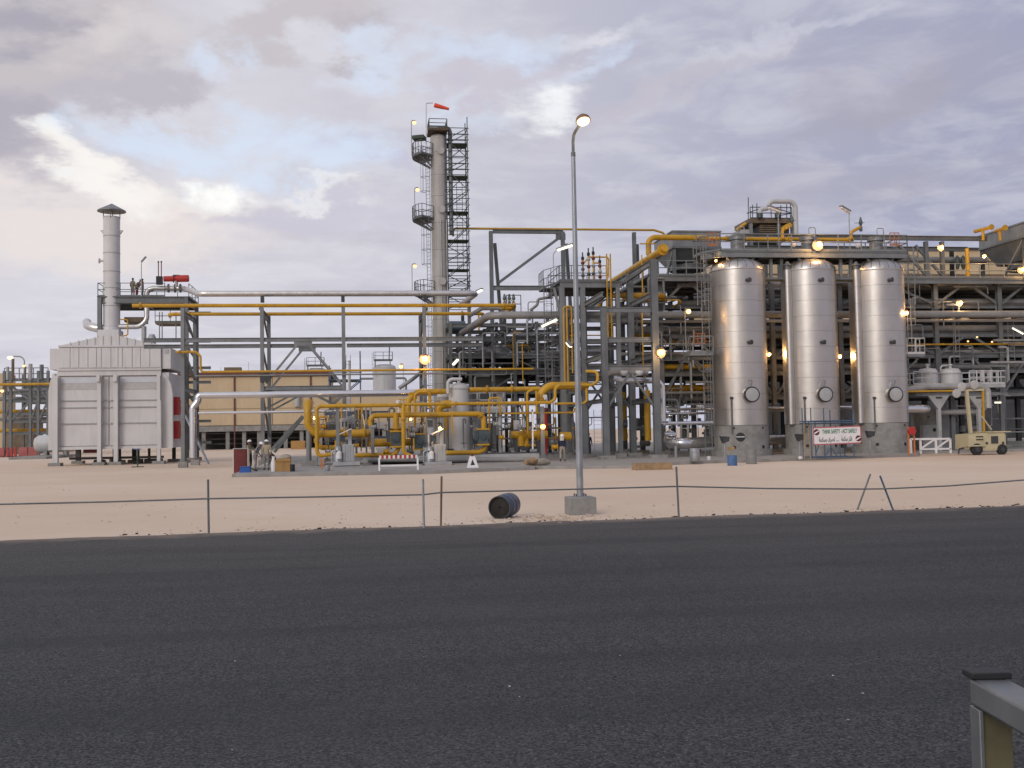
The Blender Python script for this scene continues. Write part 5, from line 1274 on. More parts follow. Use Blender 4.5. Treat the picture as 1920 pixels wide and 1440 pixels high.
    if nm != 'first':            # clad downcomer hugging the tank
        g = rad(203); dd = V3((math.cos(g), math.sin(g), 0)); rD = .27
        c = V3((x, VK, 0)) + dd * (tR + .13)
        zz = Z(px - 55, 494, VK - .6)
        n_ = 9
        for i in range(n_):
            a = zs0 + (zz - .5 - zs0) * i / n_; b = zs0 + (zz - .5 - zs0) * (i + 1) / n_
            B().lathe((c.x, c.y, 0), [(rD - .015, a + .001), (rD, a + .005), (rD, b - .005), (rD - .015, b - .001)], 24).put('downcomer_section', 'cladding', t)
        B().lathe((c.x, c.y, 0), [(.2, zz - .5), (.2, zz - .2), (.3, zz - .2), (.3, zz - .1), (.2, zz - .1), (.1, zz + .1)], 16).put('downcomer_flange', 'steel', t)
# linked top platform
tp = T('tank_platform', 'long railed steel platform running over the domes of the three clad tanks', 'platform', ((txs[0] + txs[2]) / 2, VK, Z(1520, 478, VK)))
zP = Z(1520, 470.5, VK - .9)
xa, xb = X(1326, VK - .9, 14), X(1702, VK - .9, 14)
yF, yB = VK - .9, VK + 2.2
B().slab([(xa + 1.0, yF), (xb, yF), (xb, yB), (xa, yB), (xa, yF + 1.4)], zP - .1, zP).put('deck', 'grating', tp)
B().ibeam((xa + 1.0, yF, zP - .28), (xb, yF, zP - .28), .2, .42).put('edge_beam', 'steel_light', tp)
B().ibeam((xa + 1.0, yF, zP - .28), (xa, yF + 1.4, zP - .28), .2, .42).put('edge_beam', 'steel_light', tp)
B().ibeam((xa, yB, zP - .28), (xb, yB, zP - .28), .2, .42).put('edge_beam', 'steel', tp)
for k in range(9):
    x = xa + .6 + (xb - xa - .8) * k / 8; B().ibeam((x, yF + .1, zP - .32), (x, yB - .1, zP - .32), .16, .34).put('cross_beam', 'steel', tp)
B().rail([V3((xa, yB, zP)), V3((xa, yF + 1.4, zP)), V3((xa + 1.0, yF, zP)), V3((xb, yF, zP)), V3((xb, yB, zP))], 1.2, 1.75, .042, n=6).put('railing', 'steel_light', tp)
B().rail([V3((xa, yB, zP)), V3((xb, yB, zP))], 1.2, 1.75, .042).put('railing', 'steel', tp)
for x in txs:
    B().lathe((x, VK - .2, 0), [(.48, zP - .6), (.48, zP + .85), (.62, zP + .86), (.62, zP + 1.0), (.62, zP + 1.02), (.62, zP + 1.16), (.15, zP + 1.2)], 24).put('top_manhole', 'steel_light', tp)
    B().tube([V3((x + .4, VK - .6, zP + 1.1)), V3((x + .4, VK - .6, zP + 1.75)), V3((x - .1, VK - .6, zP + 1.75)), V3((x - .1, VK - .6, zP + 1.2))], .035, 6, fil=.1).put('davit', 'galvanised', tp)
    for s in (-1, 1):
        B().beam((x + s * 1.0, yF + .2, zP - .5), (x + s * .5, VK - tR * .6, zP - 1.25), .12, .16).put('bracket', 'steel', tp)
for xm in ((txs[0] + txs[1]) / 2, (txs[1] + txs[2]) / 2):
    for dx_ in (-.25, .55):
        B().ibeam((xm + dx_, VK - .3, zP - .5), (xm + dx_, VK - .3, zP - 1.9), .22, .2, .03, UY).put('hanger', 'steel_light', tp)
    B().bx(xm - .9, xm + .9, VK - .8, VK + .4, zP - 2.05, zP - 1.9).put('walk_tray', 'steel', tp)
pipe('yellow_pipe', 'long yellow header pipe lying along the tank top platform', 'yellow', [(1330, 448, VK + .6), (1600, 449, VK + .6)], .14, 'yellow pipes on the tank platform', n=12, flanges=((0, .12), (0, .55), (0, .97)))
for px, pz, lab in ((1467, 424, 'yellow branch pipe rising from the header between the first two tanks'), (1596, 428, 'yellow branch pipe rising from the header end beside the last tank')):
    pipe('yellow_pipe', lab, 'yellow', [(px, 448, VK + .4), (px, pz + 7, VK + .4), (px + 17, pz - 2, VK + .4)], .12, 'yellow pipes on the tank platform', fil=.3)
    t = T('relief_valve', f'small dark relief valve on the yellow branch {"between the first tanks" if px < 1500 else "beside the last tank"}', 'valve', W(px + 18, pz - 2, VK + .4))
    c = W(px + 18, pz - 2, VK + .4); B().lathe(c, [(.12, -.3), (.12, 0), (.06, .1), (.16, .3), (.05, .75)], 8).put('valve_body', 'scaffold', t); B().tube([c + V3((-.5, 0, .3)), c + V3((.3, 0, .35))], .02, 5).put('lever', 'scaffold', t)
for px, y, lab in ((1487, 458, 'pale round instrument head on the tank platform near the glaring lamp'), (1610, 460, 'pale round instrument head on the tank platform by the last manhole')):
    B().ball(W(px, y, VK), .24, 10).one('gauge', 'white_paint', lab, 'gauge')
for px, rgb in ((1334, 'first'), (1676, 'last')):
    b = B().rail([W(px - 7, 461, VK - 1), W(px + 10, 461, VK - 1)], .95, .35, .035); b.one('gate', 'faded_orange', f'small orange safety gate on the tank platform over the {rgb} tank', 'gate', 'orange safety gates')
floodlight(1535, 459, yF - .4, 7.0, 'big glaring sodium lamp on the railing above the middle tank', None, 220)
floodlight(1342, 489, yF + .2, 2.6, 'small amber lamp under the platform over the first tank', None, 40, True)
tube_light((1463, 397), (1441, 388), yF + .3, 'unlit tube fitting on a pole above the first and middle tanks', (1461, 474), False)
tube_light((1593, 398), (1576, 388), yF + .3, 'unlit tube fitting on a pole above the middle and last tanks', (1594, 474), False)
# ladders and side platforms
LD = 'ladders of the clad tanks'
ml = T('caged_ladder', 'tall caged ladder up the gantry side of the first tank', 'ladder', (X(1325, VK - .6), VK - .6, PADZ), LD)
lxx = X(1324, VK - .6, 6)
for za, zb_ in ((PADZ, Z(1325, 655, VK)), (Z(1325, 660, VK), Z(1325, 520, VK)), (Z(1325, 575, VK), zP + 1.2)):
    B().ladder((lxx - .3 * (za > 8), VK - .8, za), zb_ - za, .5, True, r=.035).put('ladder', 'steel_light', ml)
lpf = T('side_platform', 'small railed platform on the first tank ladder beside the gantry', 'platform', W(1310, 660, VK - 1))
xA, xB, zz = X(1291, VK - 1, 8), X(1334, VK - 1, 8), Z(1310, 662, VK - 1)
B().bx(xA, xB, VK - 1.4, VK + .2, zz - .2, zz).put('deck', 'steel_light', lpf)
B().rail([V3((xA, VK + .2, zz)), V3((xA, VK - 1.4, zz)), V3((xB, VK - 1.4, zz))], 1.15, .7, .035).put('railing', 'steel_light', lpf)
B().beam((xA + .2, VK - .6, zz - .15), (xB - .1, VK - .4, zz - 1.3), .1, .1).put('bracket', 'steel', lpf)
b = B().rail([W(1302, 646, VK + 1), W(1322, 646, VK + 1)], .8, .3, .05); b.one('gate', 'faded_orange', 'orange safety gate behind the small ladder platform of the first tank', 'gate', 'orange safety gates')
mr = T('caged_ladder', 'caged ladder on the far side of the last tank', 'ladder', (X(1702, VK), VK, PADZ), LD)
lxx = X(1705, VK - .3, 6)
for za, zb_ in ((Z(1705, 668, VK), Z(1705, 560, VK)), (Z(1705, 572, VK), zP + .4)):
    B().ladder((lxx + .35 * (za > 10), VK - .4, za), zb_ - za, .5, True, r=.035).put('ladder', 'steel_light', mr)
rpf = T('side_platform', 'small railed platform on the ladder of the last tank', 'platform', W(1713, 668, VK - .3))
xA, xB, zz = X(1698, VK - .6, 8), X(1731, VK - .6, 8), Z(1713, 664, VK - .6)
B().bx(xA, xB, VK - .8, VK + .6, zz - .2, zz).put('deck', 'steel_light', rpf)
B().rail([V3((xA, VK - .8, zz)), V3((xB, VK - .8, zz)), V3((xB, VK + .6, zz))], 1.15, .9, .04).put('railing', 'vessel_white', rpf)
B().beam((xA, VK - .5, zz - 1.2), (xB - .2, VK - .4, zz - .2), .1, .1).put('bracket', 'steel', rpf)
floodlight(1291, 584, VK - 1.5, 4.6, 'amber sodium lamp on a thin post beside the first tank ladder', (1286, 655), 60)
floodlight(1699, 587, VK - 1.2, 4.4, 'amber sodium lamp on a thin post beside the last tank ladder', (1703, 640), 60)
# sodium lamps between the tanks light their clad flanks
floodlight(1442, 664, VK + 1.2, 2.6, 'small sodium lamp glimpsed in the gap between the first two tanks', None, 240)
floodlight(1575, 668, VK + 1.2, 2.6, 'small sodium lamp glimpsed in the gap between the last two tanks', None, 240)
# silver pipework about the tank feet
SV = 'bright clad pipes about the tank feet'
pipe('silver_pipe', 'fat bright clad pipe with a blunt elbow lying before the first tank foot', 'silver', [(1258, 815, 74.6), (1253, 829, 74.0), (1275, 832, 72.0), ('w', (txs[0], VK + 2.6, W(1275, 832, 72).z + .1)), ('w', (txs[1], VK + 2.6, W(1275, 832, 72).z + .1))], .40, SV, n=18, fil=1.0)
B().tube([W(1267, 868, 71.6), W(1267, 836, 71.6)], .11, 10).one('pipe_prop', 'insulation', 'pale prop under the fat bright clad pipe', 'support')
pipe('silver_pipe', 'bright level pipe running from the silver dropper to the first tank', 'silver', [(1243, 796, 71.5), (1250, 793, 71.5), (1336, 793, 71.5)], .13, SV, n=12)
pipe('silver_pipe', 'low bright pipe end behind the fat clad pipe', 'silver', [(1246, 814, 73), (1268, 814, 73)], .16, SV)
pipe('silver_pipe', 'bright level pipe passing high behind the clad tanks', 'silver', [(1330, 769, 77), ('w', (X(1728, 77, 4), 77, Z(1330, 769, 77)))], .22, SV, n=14)
pipe('silver_pipe', 'bright fat pipe end showing beyond the last tank', 'silver', [(1690, 767, VK + 1), (1731, 767, VK + 1), (1738, 767, VK + 1.4), ('d', VK + 4)], .33, SV, n=18, fil=.5)
pipe('silver_pipe', 'bright small pipe behind the first tank ladder', 'silver', [(1250, 775, 76), (1332, 775, 76)], .1, SV)
pipe('silver_pipe', 'bright small upper pipe behind the first tank ladder', 'silver', [(1250, 768, 78), (1345, 766, 78)], .12, SV)
pipe('grey_pipe', 'dull hooked pipe between the gantry and the first tank', 'steel_light', [(1250, 750, 76), (1268, 750, 76), (1272, 756, 76), (1272, 800, 76)], .1, None)
for px, y0 in ((1277, 796), (1290, 796)): B().tube([W(px, 835, 73.5), W(px, y0, 73.5)], .09, 8).one('branch_pipe', 'insulation', f'{"nearer" if px < 1280 else "further"} pale upright branch under the bright level pipe', 'pipe')
r4 = random.Random(9)
for k, px in enumerate((1255, 1268, 1284, 1298, 1312, 1322)):
    c = W(px, 772 + r4.uniform(-8, 26), 77 + r4.uniform(-1, 2)); t = T('valve', f'small valve in the pipework behind the first tank ladder, {("first", "second", "third", "fourth", "fifth", "sixth")[k]} from the gantry', 'valve', c, 'small valves by the tanks')
    B().lathe(c - UX * .22, [(.22, 0), (.22, .05), (.12, .08), (.2, .22), (.12, .36), (.22, .39), (.22, .44)], 10, UX).put('body', r4.choice(('silver', 'insulation', 'cabinet')), t); B().tube([c, c + UZ * .45], .04, 5).put('stem', 'galvanised', t)
b = B()
for k in range(26):
    c = W(r4.uniform(1170, 1335), r4.uniform(790, 846), 80 + r4.uniform(0, 4)); s_ = r4.uniform(.15, .4)
    b.lathe(c - UX * s_, [(s_ * .6, 0), (s_ * .6, s_ * 2), (s_ * .3, s_ * 2.2)], 8, r4.choice((UX, UZ)))
b.put('ground_clutter', 'steel', kind='stuff')

# ================================================================== EAST PIPE RACK BEHIND THE TANKS
VR = 79.0
er = T('east_pipe_rack', 'big many tiered grey steel pipe rack stretching behind the clad tanks', 'pipe rack', (X(1600, VR), VR, 0))
ex = [X(p, VR, 7) for p in (1240, 1343, 1450, 1577, 1757, 1877)]; ex += [ex[-1] + 5.3, ex[-1] + 10.6]
eyl = [740, 696, 667, 628, 575, 530]
ezl = [Z(1800, y, VR) for y in eyl]; zwk = Z(1800, 524, VR); ztp_ = Z(1800, 449, VR)
rws = (VR, VR + 6, VR + 12)
for i, x in enumerate(ex):
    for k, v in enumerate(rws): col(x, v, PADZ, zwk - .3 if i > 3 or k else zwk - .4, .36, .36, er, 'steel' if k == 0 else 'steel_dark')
for k, z in enumerate(ezl):
    for j, v in enumerate(rws):
        for a, b in zip(ex, ex[1:]):
            if k == 5: continue
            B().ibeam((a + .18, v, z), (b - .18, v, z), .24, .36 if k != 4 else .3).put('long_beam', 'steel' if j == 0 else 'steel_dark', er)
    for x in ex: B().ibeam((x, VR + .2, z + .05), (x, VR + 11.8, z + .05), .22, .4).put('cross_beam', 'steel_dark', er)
# chevron bracing of the front row
for a, b in zip(ex, ex[1:]):
    m_ = (a + b) / 2
    for ztop_, zbot in ((zwk - .55, ezl[4] + .25), (ezl[3] - .2, ezl[2] + .2), (ezl[2] - .3, ezl[0] + .25)):
        for s, e in ((a + .25, m_ - .5), (b - .25, m_ + .5)): B().beam((s, VR + .02, zbot), (e, VR + .02, ztop_), .20, .20).put('brace', 'steel', er)
        B().box((m_, VR + .02, ztop_ + .05), (1.6, .1, .26)).put('gusset_plate', 'steel', er)
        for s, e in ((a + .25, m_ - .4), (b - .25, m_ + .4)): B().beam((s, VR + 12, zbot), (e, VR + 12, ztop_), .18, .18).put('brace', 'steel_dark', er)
# pipes in the tiers: the banks that keep the inside of the rack dark
r5 = random.Random(31)
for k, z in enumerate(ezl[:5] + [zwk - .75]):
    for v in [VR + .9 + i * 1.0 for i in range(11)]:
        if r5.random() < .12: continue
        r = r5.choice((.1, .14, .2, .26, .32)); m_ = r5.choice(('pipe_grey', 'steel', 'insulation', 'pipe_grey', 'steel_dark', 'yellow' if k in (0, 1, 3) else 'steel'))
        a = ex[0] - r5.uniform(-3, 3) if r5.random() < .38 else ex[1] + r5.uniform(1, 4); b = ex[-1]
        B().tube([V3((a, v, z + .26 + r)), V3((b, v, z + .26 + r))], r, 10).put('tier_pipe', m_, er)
for z, w in ((ezl[1] + 1.0, 1), (ezl[3] + 1.2, 1)):
    for v in (VR + 3.5, VR + 8.5):
        B().bx(ex[0], ex[-1], v, v + .8, z, z + .12).put('cable_tray', 'steel_dark', er)
B().bx(ex[3] - 1, ex[-1], VR - .8, VR + 12.5, zwk - .10, zwk).put('walkway_deck', 'grating', er)
B().bx(ex[0] - 1.0, ex[1] + .4, VR - .6, VR + 9, Z(1290, 521, VR), Z(1290, 521, VR) + .1).put('walkway_deck', 'grating', er)
zL = Z(1290, 521, VR) + .1
B().ibeam((ex[0] - 1.0, VR - .6, zL - .25), (ex[1] + .4, VR - .6, zL - .25), .2, .4).put('edge_beam', 'steel_light', er)
B().rail([V3((ex[0] - 1.0, VR + 9, zL)), V3((ex[0] - 1.0, VR - .6, zL)), V3((ex[1] + .6, VR - .6, zL))], 1.15, 1.6, .04).put('walkway_railing', 'steel_light', er)
B().ibeam((ex[3] - 1, VR - .8, zwk - .28), (ex[-1], VR - .8, zwk - .28), .2, .36).put('edge_beam', 'steel_light', er)
B().rail([V3((ex[3] - 1, VR - .8, zwk)), V3((ex[-1], VR - .8, zwk))], 1.15, 2.2, .038).put('walkway_railing', 'steel_light', er)
B().rail([V3((ex[3] - 1, VR + 8, zwk)), V3((ex[-1], VR + 8, zwk))], 1.15, 2.2, .038).put('walkway_railing', 'steel', er)
r11 = random.Random(55)
for k in range(90):
    px, v = r11.choice((r11.uniform(1140, 1335), r11.uniform(1700, 1915))), VR - r11.uniform(.2, 1.2); y0 = r11.uniform(535, 830) if px > 1500 else r11.uniform(560, 820); a = W(px, y0, v)
    up = r11.random() < .5; q = a + (UZ * r11.uniform(.8, 3.0) if up else UX * r11.uniform(1.5, 5)); e = q + (UX * r11.uniform(-1.2, 1.2) if up else UZ * r11.uniform(-1.5, 1.2))
    if min(a.z, q.z, e.z) < .4 or max(a.x, q.x, e.x) > ex[-1]: continue
    B().tube([a, q, e], r11.choice((.04, .05, .07, .1)), 6, fil=.2).put('small_pipe', r11.choice(('steel_light', 'steel', 'pipe_grey', 'galvanised', 'steel_light', 'insulation')), er)
for px in (1262, 1283, 1304, 1795, 1898):
    B().ladder(W(px, 842, VR - .5) if px < 1500 else W(px, 690, VR - .5), 4.5, .5).put('ladder', 'steel_light', er)
# upper steelwork, east half
for px, par in ((1738, 0), (1768, 0)):
    x = X(px, VR + 1, 14); B().ibeam((x, VR + 1, zwk), (x, VR + 1, ztp_), .30, .3, .035, UY).put('upper_column', 'steel', er)
    B().beam((x + .2, VR + 1, zwk + .2), (x - 2.2, VR + 1.2, ztp_ - .3), .2, .2).put('upper_brace', 'steel', er)
for y, dy_ in ((447, 0), (455, 3)):
    B().ibeam((X(1395, VR + 1, 16), VR + 1 + dy_, Z(1780, y, VR + 1)), (X(1852, VR + 1, 16), VR + 1 + dy_, Z(1780, y, VR + 1)), .3, .36).put('upper_beam', 'steel', er)
for v in (VR + 5, VR + 9):
    for px in (1700, 1738, 1850): B().ibeam((X(px, VR, 14), v, zwk), (X(px, VR, 14), v, ztp_ + .2), .28, .28, .03, UY).put('upper_column', 'steel_dark', er)
B().tube([V3((X(1640, VR + 4, 15), VR + 4, Z(1780, 472, VR))), V3((X(1850, VR + 4, 15), VR + 4, Z(1780, 472, VR)))], .26, 12).put('upper_pipe', 'pipe_grey', er)
B().tube([V3((X(1640, VR + 6, 15), VR + 6, Z(1780, 464, VR))), V3((X(1850, VR + 6, 15), VR + 6, Z(1780, 464, VR)))], .2, 12).put('upper_pipe', 'insulation', er)
for px in (1795, 1806): B().lathe(W(px, 492, VR + 3), [(.1, -.6), (.22, -.2), (.22, .3), (.05, .6)], 8).put('spring_hanger', 'scaffold', er)
for px, lab in ((1814, 'yellow upright pipe between the walkway and the upper beam of the east rack'),):
    pipe('yellow_pipe', lab, 'yellow', [(px, 523, VR + .5), (px, 466, VR + .5)], .17)
pipe('yellow_pipe', 'thin yellow level pipe along the front of the east rack', 'yellow', [(1700, 645, VR - .4), ('w', (X(1935, VR - .4, 8), VR - .4, Z(1700, 645, VR - .4) - .1))], .07)
pipe('yellow_pipe', 'yellow level pipe low in the rack between gantry and first tank', 'yellow', [(1160, 688, 79.5), (1335, 688, 79.5)], .2, n=12)
pipe('yellow_pipe', 'yellow level pipe in the lower tier next to the first tank', 'yellow', [(1240, 728, 82), (1340, 728, 82)], .3, n=12)
pipe('yellow_pipe', 'yellow thin pipe above the lower pipes by the gantry', 'yellow', [(1190, 640, 80), (1335, 641, 80)], .09)
# rooftop equipment above the rack
VQ = 84.0
ht = T('brown_module', 'brownish square equipment module standing high above the first tank', 'equipment', (X(1445, VQ, 18), VQ, Z(1445, 448, VQ)))
xa_, xb_ = X(1408, VQ, 18), X(1486, VQ, 18); z0_, z1_ = Z(1445, 455, VQ), Z(1445, 411, VQ)
for x in (xa_, xb_, (xa_ + xb_) / 2 + .6):
    for v in (VQ, VQ + 3): B().ibeam((x, v, zwk), (x, v, z1_), .26, .26, .03, UY).put('leg', 'steel_light', ht)
B().bx(xa_ + .8, xb_ - .2, VQ + .2, VQ + 3, z0_ + .3, z1_ - .5).put('casing', 'steel_dark', ht)
for k in range(7): B().bx(xa_ + .85, xb_ - .25, VQ + .08, VQ + .2, z0_ + .35 + k * .18, z0_ + .46 + k * .18).put('louvre', 'brown', ht)
B().bx(xa_ - .2, xb_ + .3, VQ - .2, VQ + 3.3, z1_ - .35, z1_).put('roof_plate', 'brown', ht)
B().rail([V3((xa_, VQ, z1_)), V3((xb_, VQ, z1_))], 1.0, 1.6, .04).put('railing', 'scaffold', ht)
B().bx(X(1395, VQ), xa_, VQ, VQ + 2, z0_ + .2, z0_ + 1.1).put('side_box', 'cabinet', ht)
for px, t_ in ((1403, 370), (1411, 384), (1419, 381), (1464, 385), (1475, 383), (1482, 379), (1494, 392)):
    B().tube([W(px, 416, VQ), W(px, t_, VQ)], .04, 5).put('scaffold_pole', 'scaffold', ht)
for ya, yb, pa, pb in ((400, 392, 1400, 1422), (393, 399, 1463, 1483), (404, 400, 1462, 1484)): B().tube([W(pa, ya, VQ), W(pb, yb, VQ)], .04, 5).put('scaffold_tube', 'scaffold', ht)
pipe('grey_pipe', 'big pale inverted U pipe rising above the brownish module', 'vessel_white', [(1424, 402, VQ - .5), (1426, 393, VQ - .5), (1436, 391, VQ - .5), (1440, 389, VQ - .5), (1441, 384, VQ - .5), (1447, 377, VQ - .5), (1484, 378, VQ - .5), (1492, 386, VQ - .5), (1492, 448, VQ - .5)], .20, n=14, fil=.5)
for px in (1425, 1458): B().lathe(W(px, 405, VQ - .5), [(.1, -.2), (.24, -.15), (.24, .2), (.1, .35)], 10).one('roof_vent', 'scaffold', f'dark vent head {"under the gooseneck" if px < 1440 else "beside the tube fitting"} above the brownish module', 'vent')
for pts, lab in (([(1380, 432, VQ), (1390, 425, VQ), (1398, 419, VQ)], 'yellow pipe stub sloping up beside the brownish module'), ([(1465, 430, VQ - .3), (1475, 423, VQ - .3), (1486, 419, VQ - .3)], 'yellow pipe stub sloping up at the foot of the inverted U pipe')):
    pipe('yellow_pipe', lab, 'yellow', pts, .14)
def cooler(name, label, x0, x1, v0, v1, z0, z1, hop, legs_to):
    t = T(name, label, 'air cooler', ((x0 + x1) / 2, (v0 + v1) / 2, z0))
    B().bx(x0, x1, v0, v1, z0, z1).put('bundle_box', 'steel_light', t)
    B().bx(x0 - .08, x1 + .08, v0 - .08, v1 + .08, z1 + .003, z1 + .12).put('top_rim', 'steel_light', t)
    B().bx(x0 - .06, x1 + .06, v0 - .06, v1 + .06, z0 - .16, z0 - .003).put('side_rail', 'steel', t)
    nb = max(1, round((v1 - v0) / 5.5)); 
    for i in range(nb):
        a, b = v0 + (v1 - v0) * i / nb + .2, v0 + (v1 - v0) * (i + 1) / nb - .2; c, rr = (a + b) / 2, min((b - a), (x1 - x0)) * .36; mx = (x0 + x1) / 2
        top = [(x0 + .1, a), (x1 - .1, a), (x1 - .1, b), (x0 + .1, b)]; bot = [(mx - rr, c - rr), (mx + rr, c - rr), (mx + rr, c + rr), (mx - rr, c + rr)]
        B().add([(x, y, z0 - .17) for x, y in top] + [(x, y, z0 - hop) for x, y in bot], [(0, 1, 5, 4), (1, 2, 6, 5), (2, 3, 7, 6), (3, 0, 4, 7)]).put('plenum', 'steel_light', t)
        B().lathe((mx, c, z0 - hop - .55), [(rr * 1.02, 0), (rr * 1.0, .5)], 28, caps=False).put('fan_ring', 'steel', t)
        fb = B()
        for q in range(4): fb.beam(V3((mx, c, z0 - hop - .3)), V3((mx + math.cos(q * 1.571 + .3) * rr * .95, c + math.sin(q * 1.571 + .3) * rr * .95, z0 - hop - .3)), .3, .05)
        fb.put('fan', 'steel_dark', t)
        B().lathe((mx, c, z0 - hop - 1.3), [(.25, 0), (.25, .9)], 12).put('fan_motor', 'steel', t)
    for x in (x0 + .15, x1 - .15):
        for i in range(nb + 1):
            v = v0 + .2 + (v1 - v0 - .4) * i / nb
            B().ibeam((x, v, legs_to), (x, v, z0 - .17), .26, .26, .03, UY).put('leg', 'steel', t)
            if i < nb: B().beam((x, v + .2, z0 - .3), (x, v + (v1 - v0) / nb * .5, legs_to + .4), .16, .16).put('brace', 'steel_light', t)
    return t
xC = X(1848, 83, 18)
cooler('air_cooler', 'long grey air cooler bank reaching towards the viewer at the east edge of the plant', xC, xC + 6, 66, 84, Z(1848, 463, 83), Z(1848, 441, 83), 1.7, zwk)
cooler('air_cooler', 'boxy grey air cooler on the rack behind the gantry top', X(1262, 83, 16), X(1352, 83, 16), 83, 88.5, Z(1290, 462, 83), Z(1290, 435, 83), 1.1, zL)
for i, (pa, pb) in enumerate((((1828, 434), (1858, 426)), ((1866, 434), (1884, 427)))):
    a, b = W(*pa, 80), W(*pb, 78)
    t = T('yellow_header', f'{"longer" if i == 0 else "shorter"} yellow capped header end beside the east air cooler', 'pipe', a)
    B().tube([a, b], .15, 14).put('header', 'yellow', t); B().lathe(b, [(.23, 0), (.23, .12)], 16, (b - a)).put('end_flange', 'yellow', t)
    B().tube([a.lerp(b, .5), a.lerp(b, .5) - UZ * .9], .12, 10).put('branch', 'yellow', t)
for px, py, s, lab in ((1765, 464, 4.2, 'amber lamp on the upper beam of the east rack'), (1800, 568, 4.4, 'amber lamp deep under the walkway of the east rack'), (1916, 506, 4.5, 'amber lamp on the east edge near the air cooler'), (1846, 480, 2.4, 'small amber lamp below the east air cooler')):
    floodlight(px, py, VR - 1.0, s, lab, None, 120)
for px, py, lab in ((1815, 640, 'middle'), (1832, 632, 'upper'), (1860, 641, 'easternmost')):
    floodlight(px, py, VR - .9, 1.8, f'tiny white lamp along the thin yellow pipe, {lab} of three', None, 0, True, group='tiny lamps along the thin yellow pipe')
tube_light((1898, 614), (1920, 626), VR - 1, 'glowing tube lamp at the east edge halfway up the rack', None)
tube_light((1866, 754), (1876, 754), VR - 3, 'short glowing tube lamp behind the light tower trailer', None)
ws = T('warehouse', 'long cream clad building glimpsed far behind the east rack', 'building', (X(1700, 128), 140, 0))
for i, (ya, yb) in enumerate(((600, 560), (558, 516), (514, 490), (488, 468))):
    for k in range(8):
        a = X(1400 + k * 66, 128, 8); b = X(1400 + (k + 1) * 66, 128, 8)
        B().bx(a + .04, b - .04, 128, 128.3, Z(1700, ya, 128), Z(1700, yb, 128)).put('wall_panel', 'cream', ws)
B().bx(X(1400, 128, 8), X(1928, 128, 8), 128.3, 150, Z(1700, 600, 128), Z(1700, 470, 128)).put('wall_core', 'cream', ws)
B().bx(X(1425, 128, 8), X(1990, 128, 8), 134, 150, 0, Z(1700, 601, 128)).put('ground_floor_shade', 'steel_dark', ws)  # solid block, its dark colour stands in for the shade under the building
B().bx(X(1399, 128, 8), X(1929, 128, 8), 127.7, 150.5, Z(1700, 468, 128), Z(1700, 464, 128)).put('roof_edge', 'steel_dark', ws)
for y in (489, 515): B().bx(X(1400, 128, 8), X(1928, 128, 8), 127.8, 128.02, Z(1700, y + 1, 128), Z(1700, y - 1, 128)).put('gutter', 'brown', ws)

# ================================================================== TWIN WHITE VESSELS EAST OF THE TANKS
VE = 75.5
vessel(1742, 37, 690, 722, VE, 'squat white domed vessel nearer the last tank, east side', 'vessel'); vessel(1785, 38, 690, 722, VE, 'squat white domed vessel nearer the light tower mast', 'vessel')
tw = T('vessel_platform', 'white railed platform carrying the two squat domed vessels', 'platform', (X(1785, VE), VE, PADZ))
zt_ = Z(1785, 722, VE); xa_, xb_ = X(1698, VE, 5), X(1868, VE, 5)
B().bx(xa_, xb_, VE - 1.2, VE + 1.6, zt_ - .25, zt_).put('deck', 'cabinet', tw)
B().rail([V3((xa_, VE - 1.2, zt_)), V3((X(1730, VE), VE - 1.2, zt_))], 1.0, .6, .04).put('railing', 'vessel_white', tw)
B().rail([V3((X(1802, VE), VE - 1.2, zt_)), V3((xb_, VE - 1.2, zt_)), V3((xb_, VE + 1.6, zt_))], 1.0, .6, .05).put('railing', 'vessel_white', tw)
B().rail([V3((xa_, VE + 1.6, zt_)), V3((xb_, VE + 1.6, zt_))], 1.0, .6, .05).put('railing', 'vessel_white', tw)
for px in (1841, 1857): B().tube([W(px, 715, VE), W(px, 694, VE)], .15, 8).put('end_post', 'vessel_white', tw)
for px in (1760, 1835):
    v = VE - 1.4; x = X(px, v, 3); zz = Z(px, 742, v)
    B().ibeam((x, v, PADZ), (x, v, zz - .9), .26, .26, .03, UY).put('post', 'cabinet', tw)
    B().prism([(x - .85, zz), (x + .85, zz), (x + .14, zz - .95), (x - .14, zz - .95)], v - .12, v + .12).put('bracket_head', 'cabinet', tw)
    B().box((x, v - .13, zz - .15), (.5, .03, .14)).put('slot', 'steel_dark', tw)
B().ibeam((xa_, VE - 1.4, Z(1785, 739, VE - 1.4)), (xb_, VE - 1.4, Z(1785, 739, VE - 1.4)), .2, .22).put('edge_beam', 'steel_light', tw)
for px in (1785, 1878): B().ibeam((X(px, VE + .5, 3), VE + .5, PADZ), (X(px, VE + .5, 3), VE + .5, zt_ - .26), .32, .3, .03, UY).put('column', 'steel', tw)
pipe('grey_pipe', 'pale clad pipe sweeping in front of the squat domed vessels', 'insulation', [(1698, 731, VE - 2.4), (1740, 725, VE - 1.8), (1840, 723, VE - 1.8), (1852, 730, VE - 1.8), (1853, 765, VE - 1.8)], .24, n=14, fil=1.2)
pipe('yellow_pipe', 'yellow slim pipe under the pale sweeping pipe', 'yellow', [(1700, 734, VE - 2.6), (1795, 733, VE - 2.6)], .07)
pipe('grey_pipe', 'dull pipe looping low behind the light tower mast', 'insulation', [(1762, 772, VE), (1838, 773, VE), (1846, 762, VE), (1848, 740, VE)], .22, n=14, fil=.8)
pipe('grey_pipe', 'pale pipe hooked above the second squat vessel', 'vessel_white', [(1764, 712, VE + .6), (1764, 686, VE + .6), (1780, 685, VE + .6)], .07)
lt = T('low_tank', 'dull grey low tank wall with a round black port under the vessel platform', 'tank', W(1745, 840, 78))
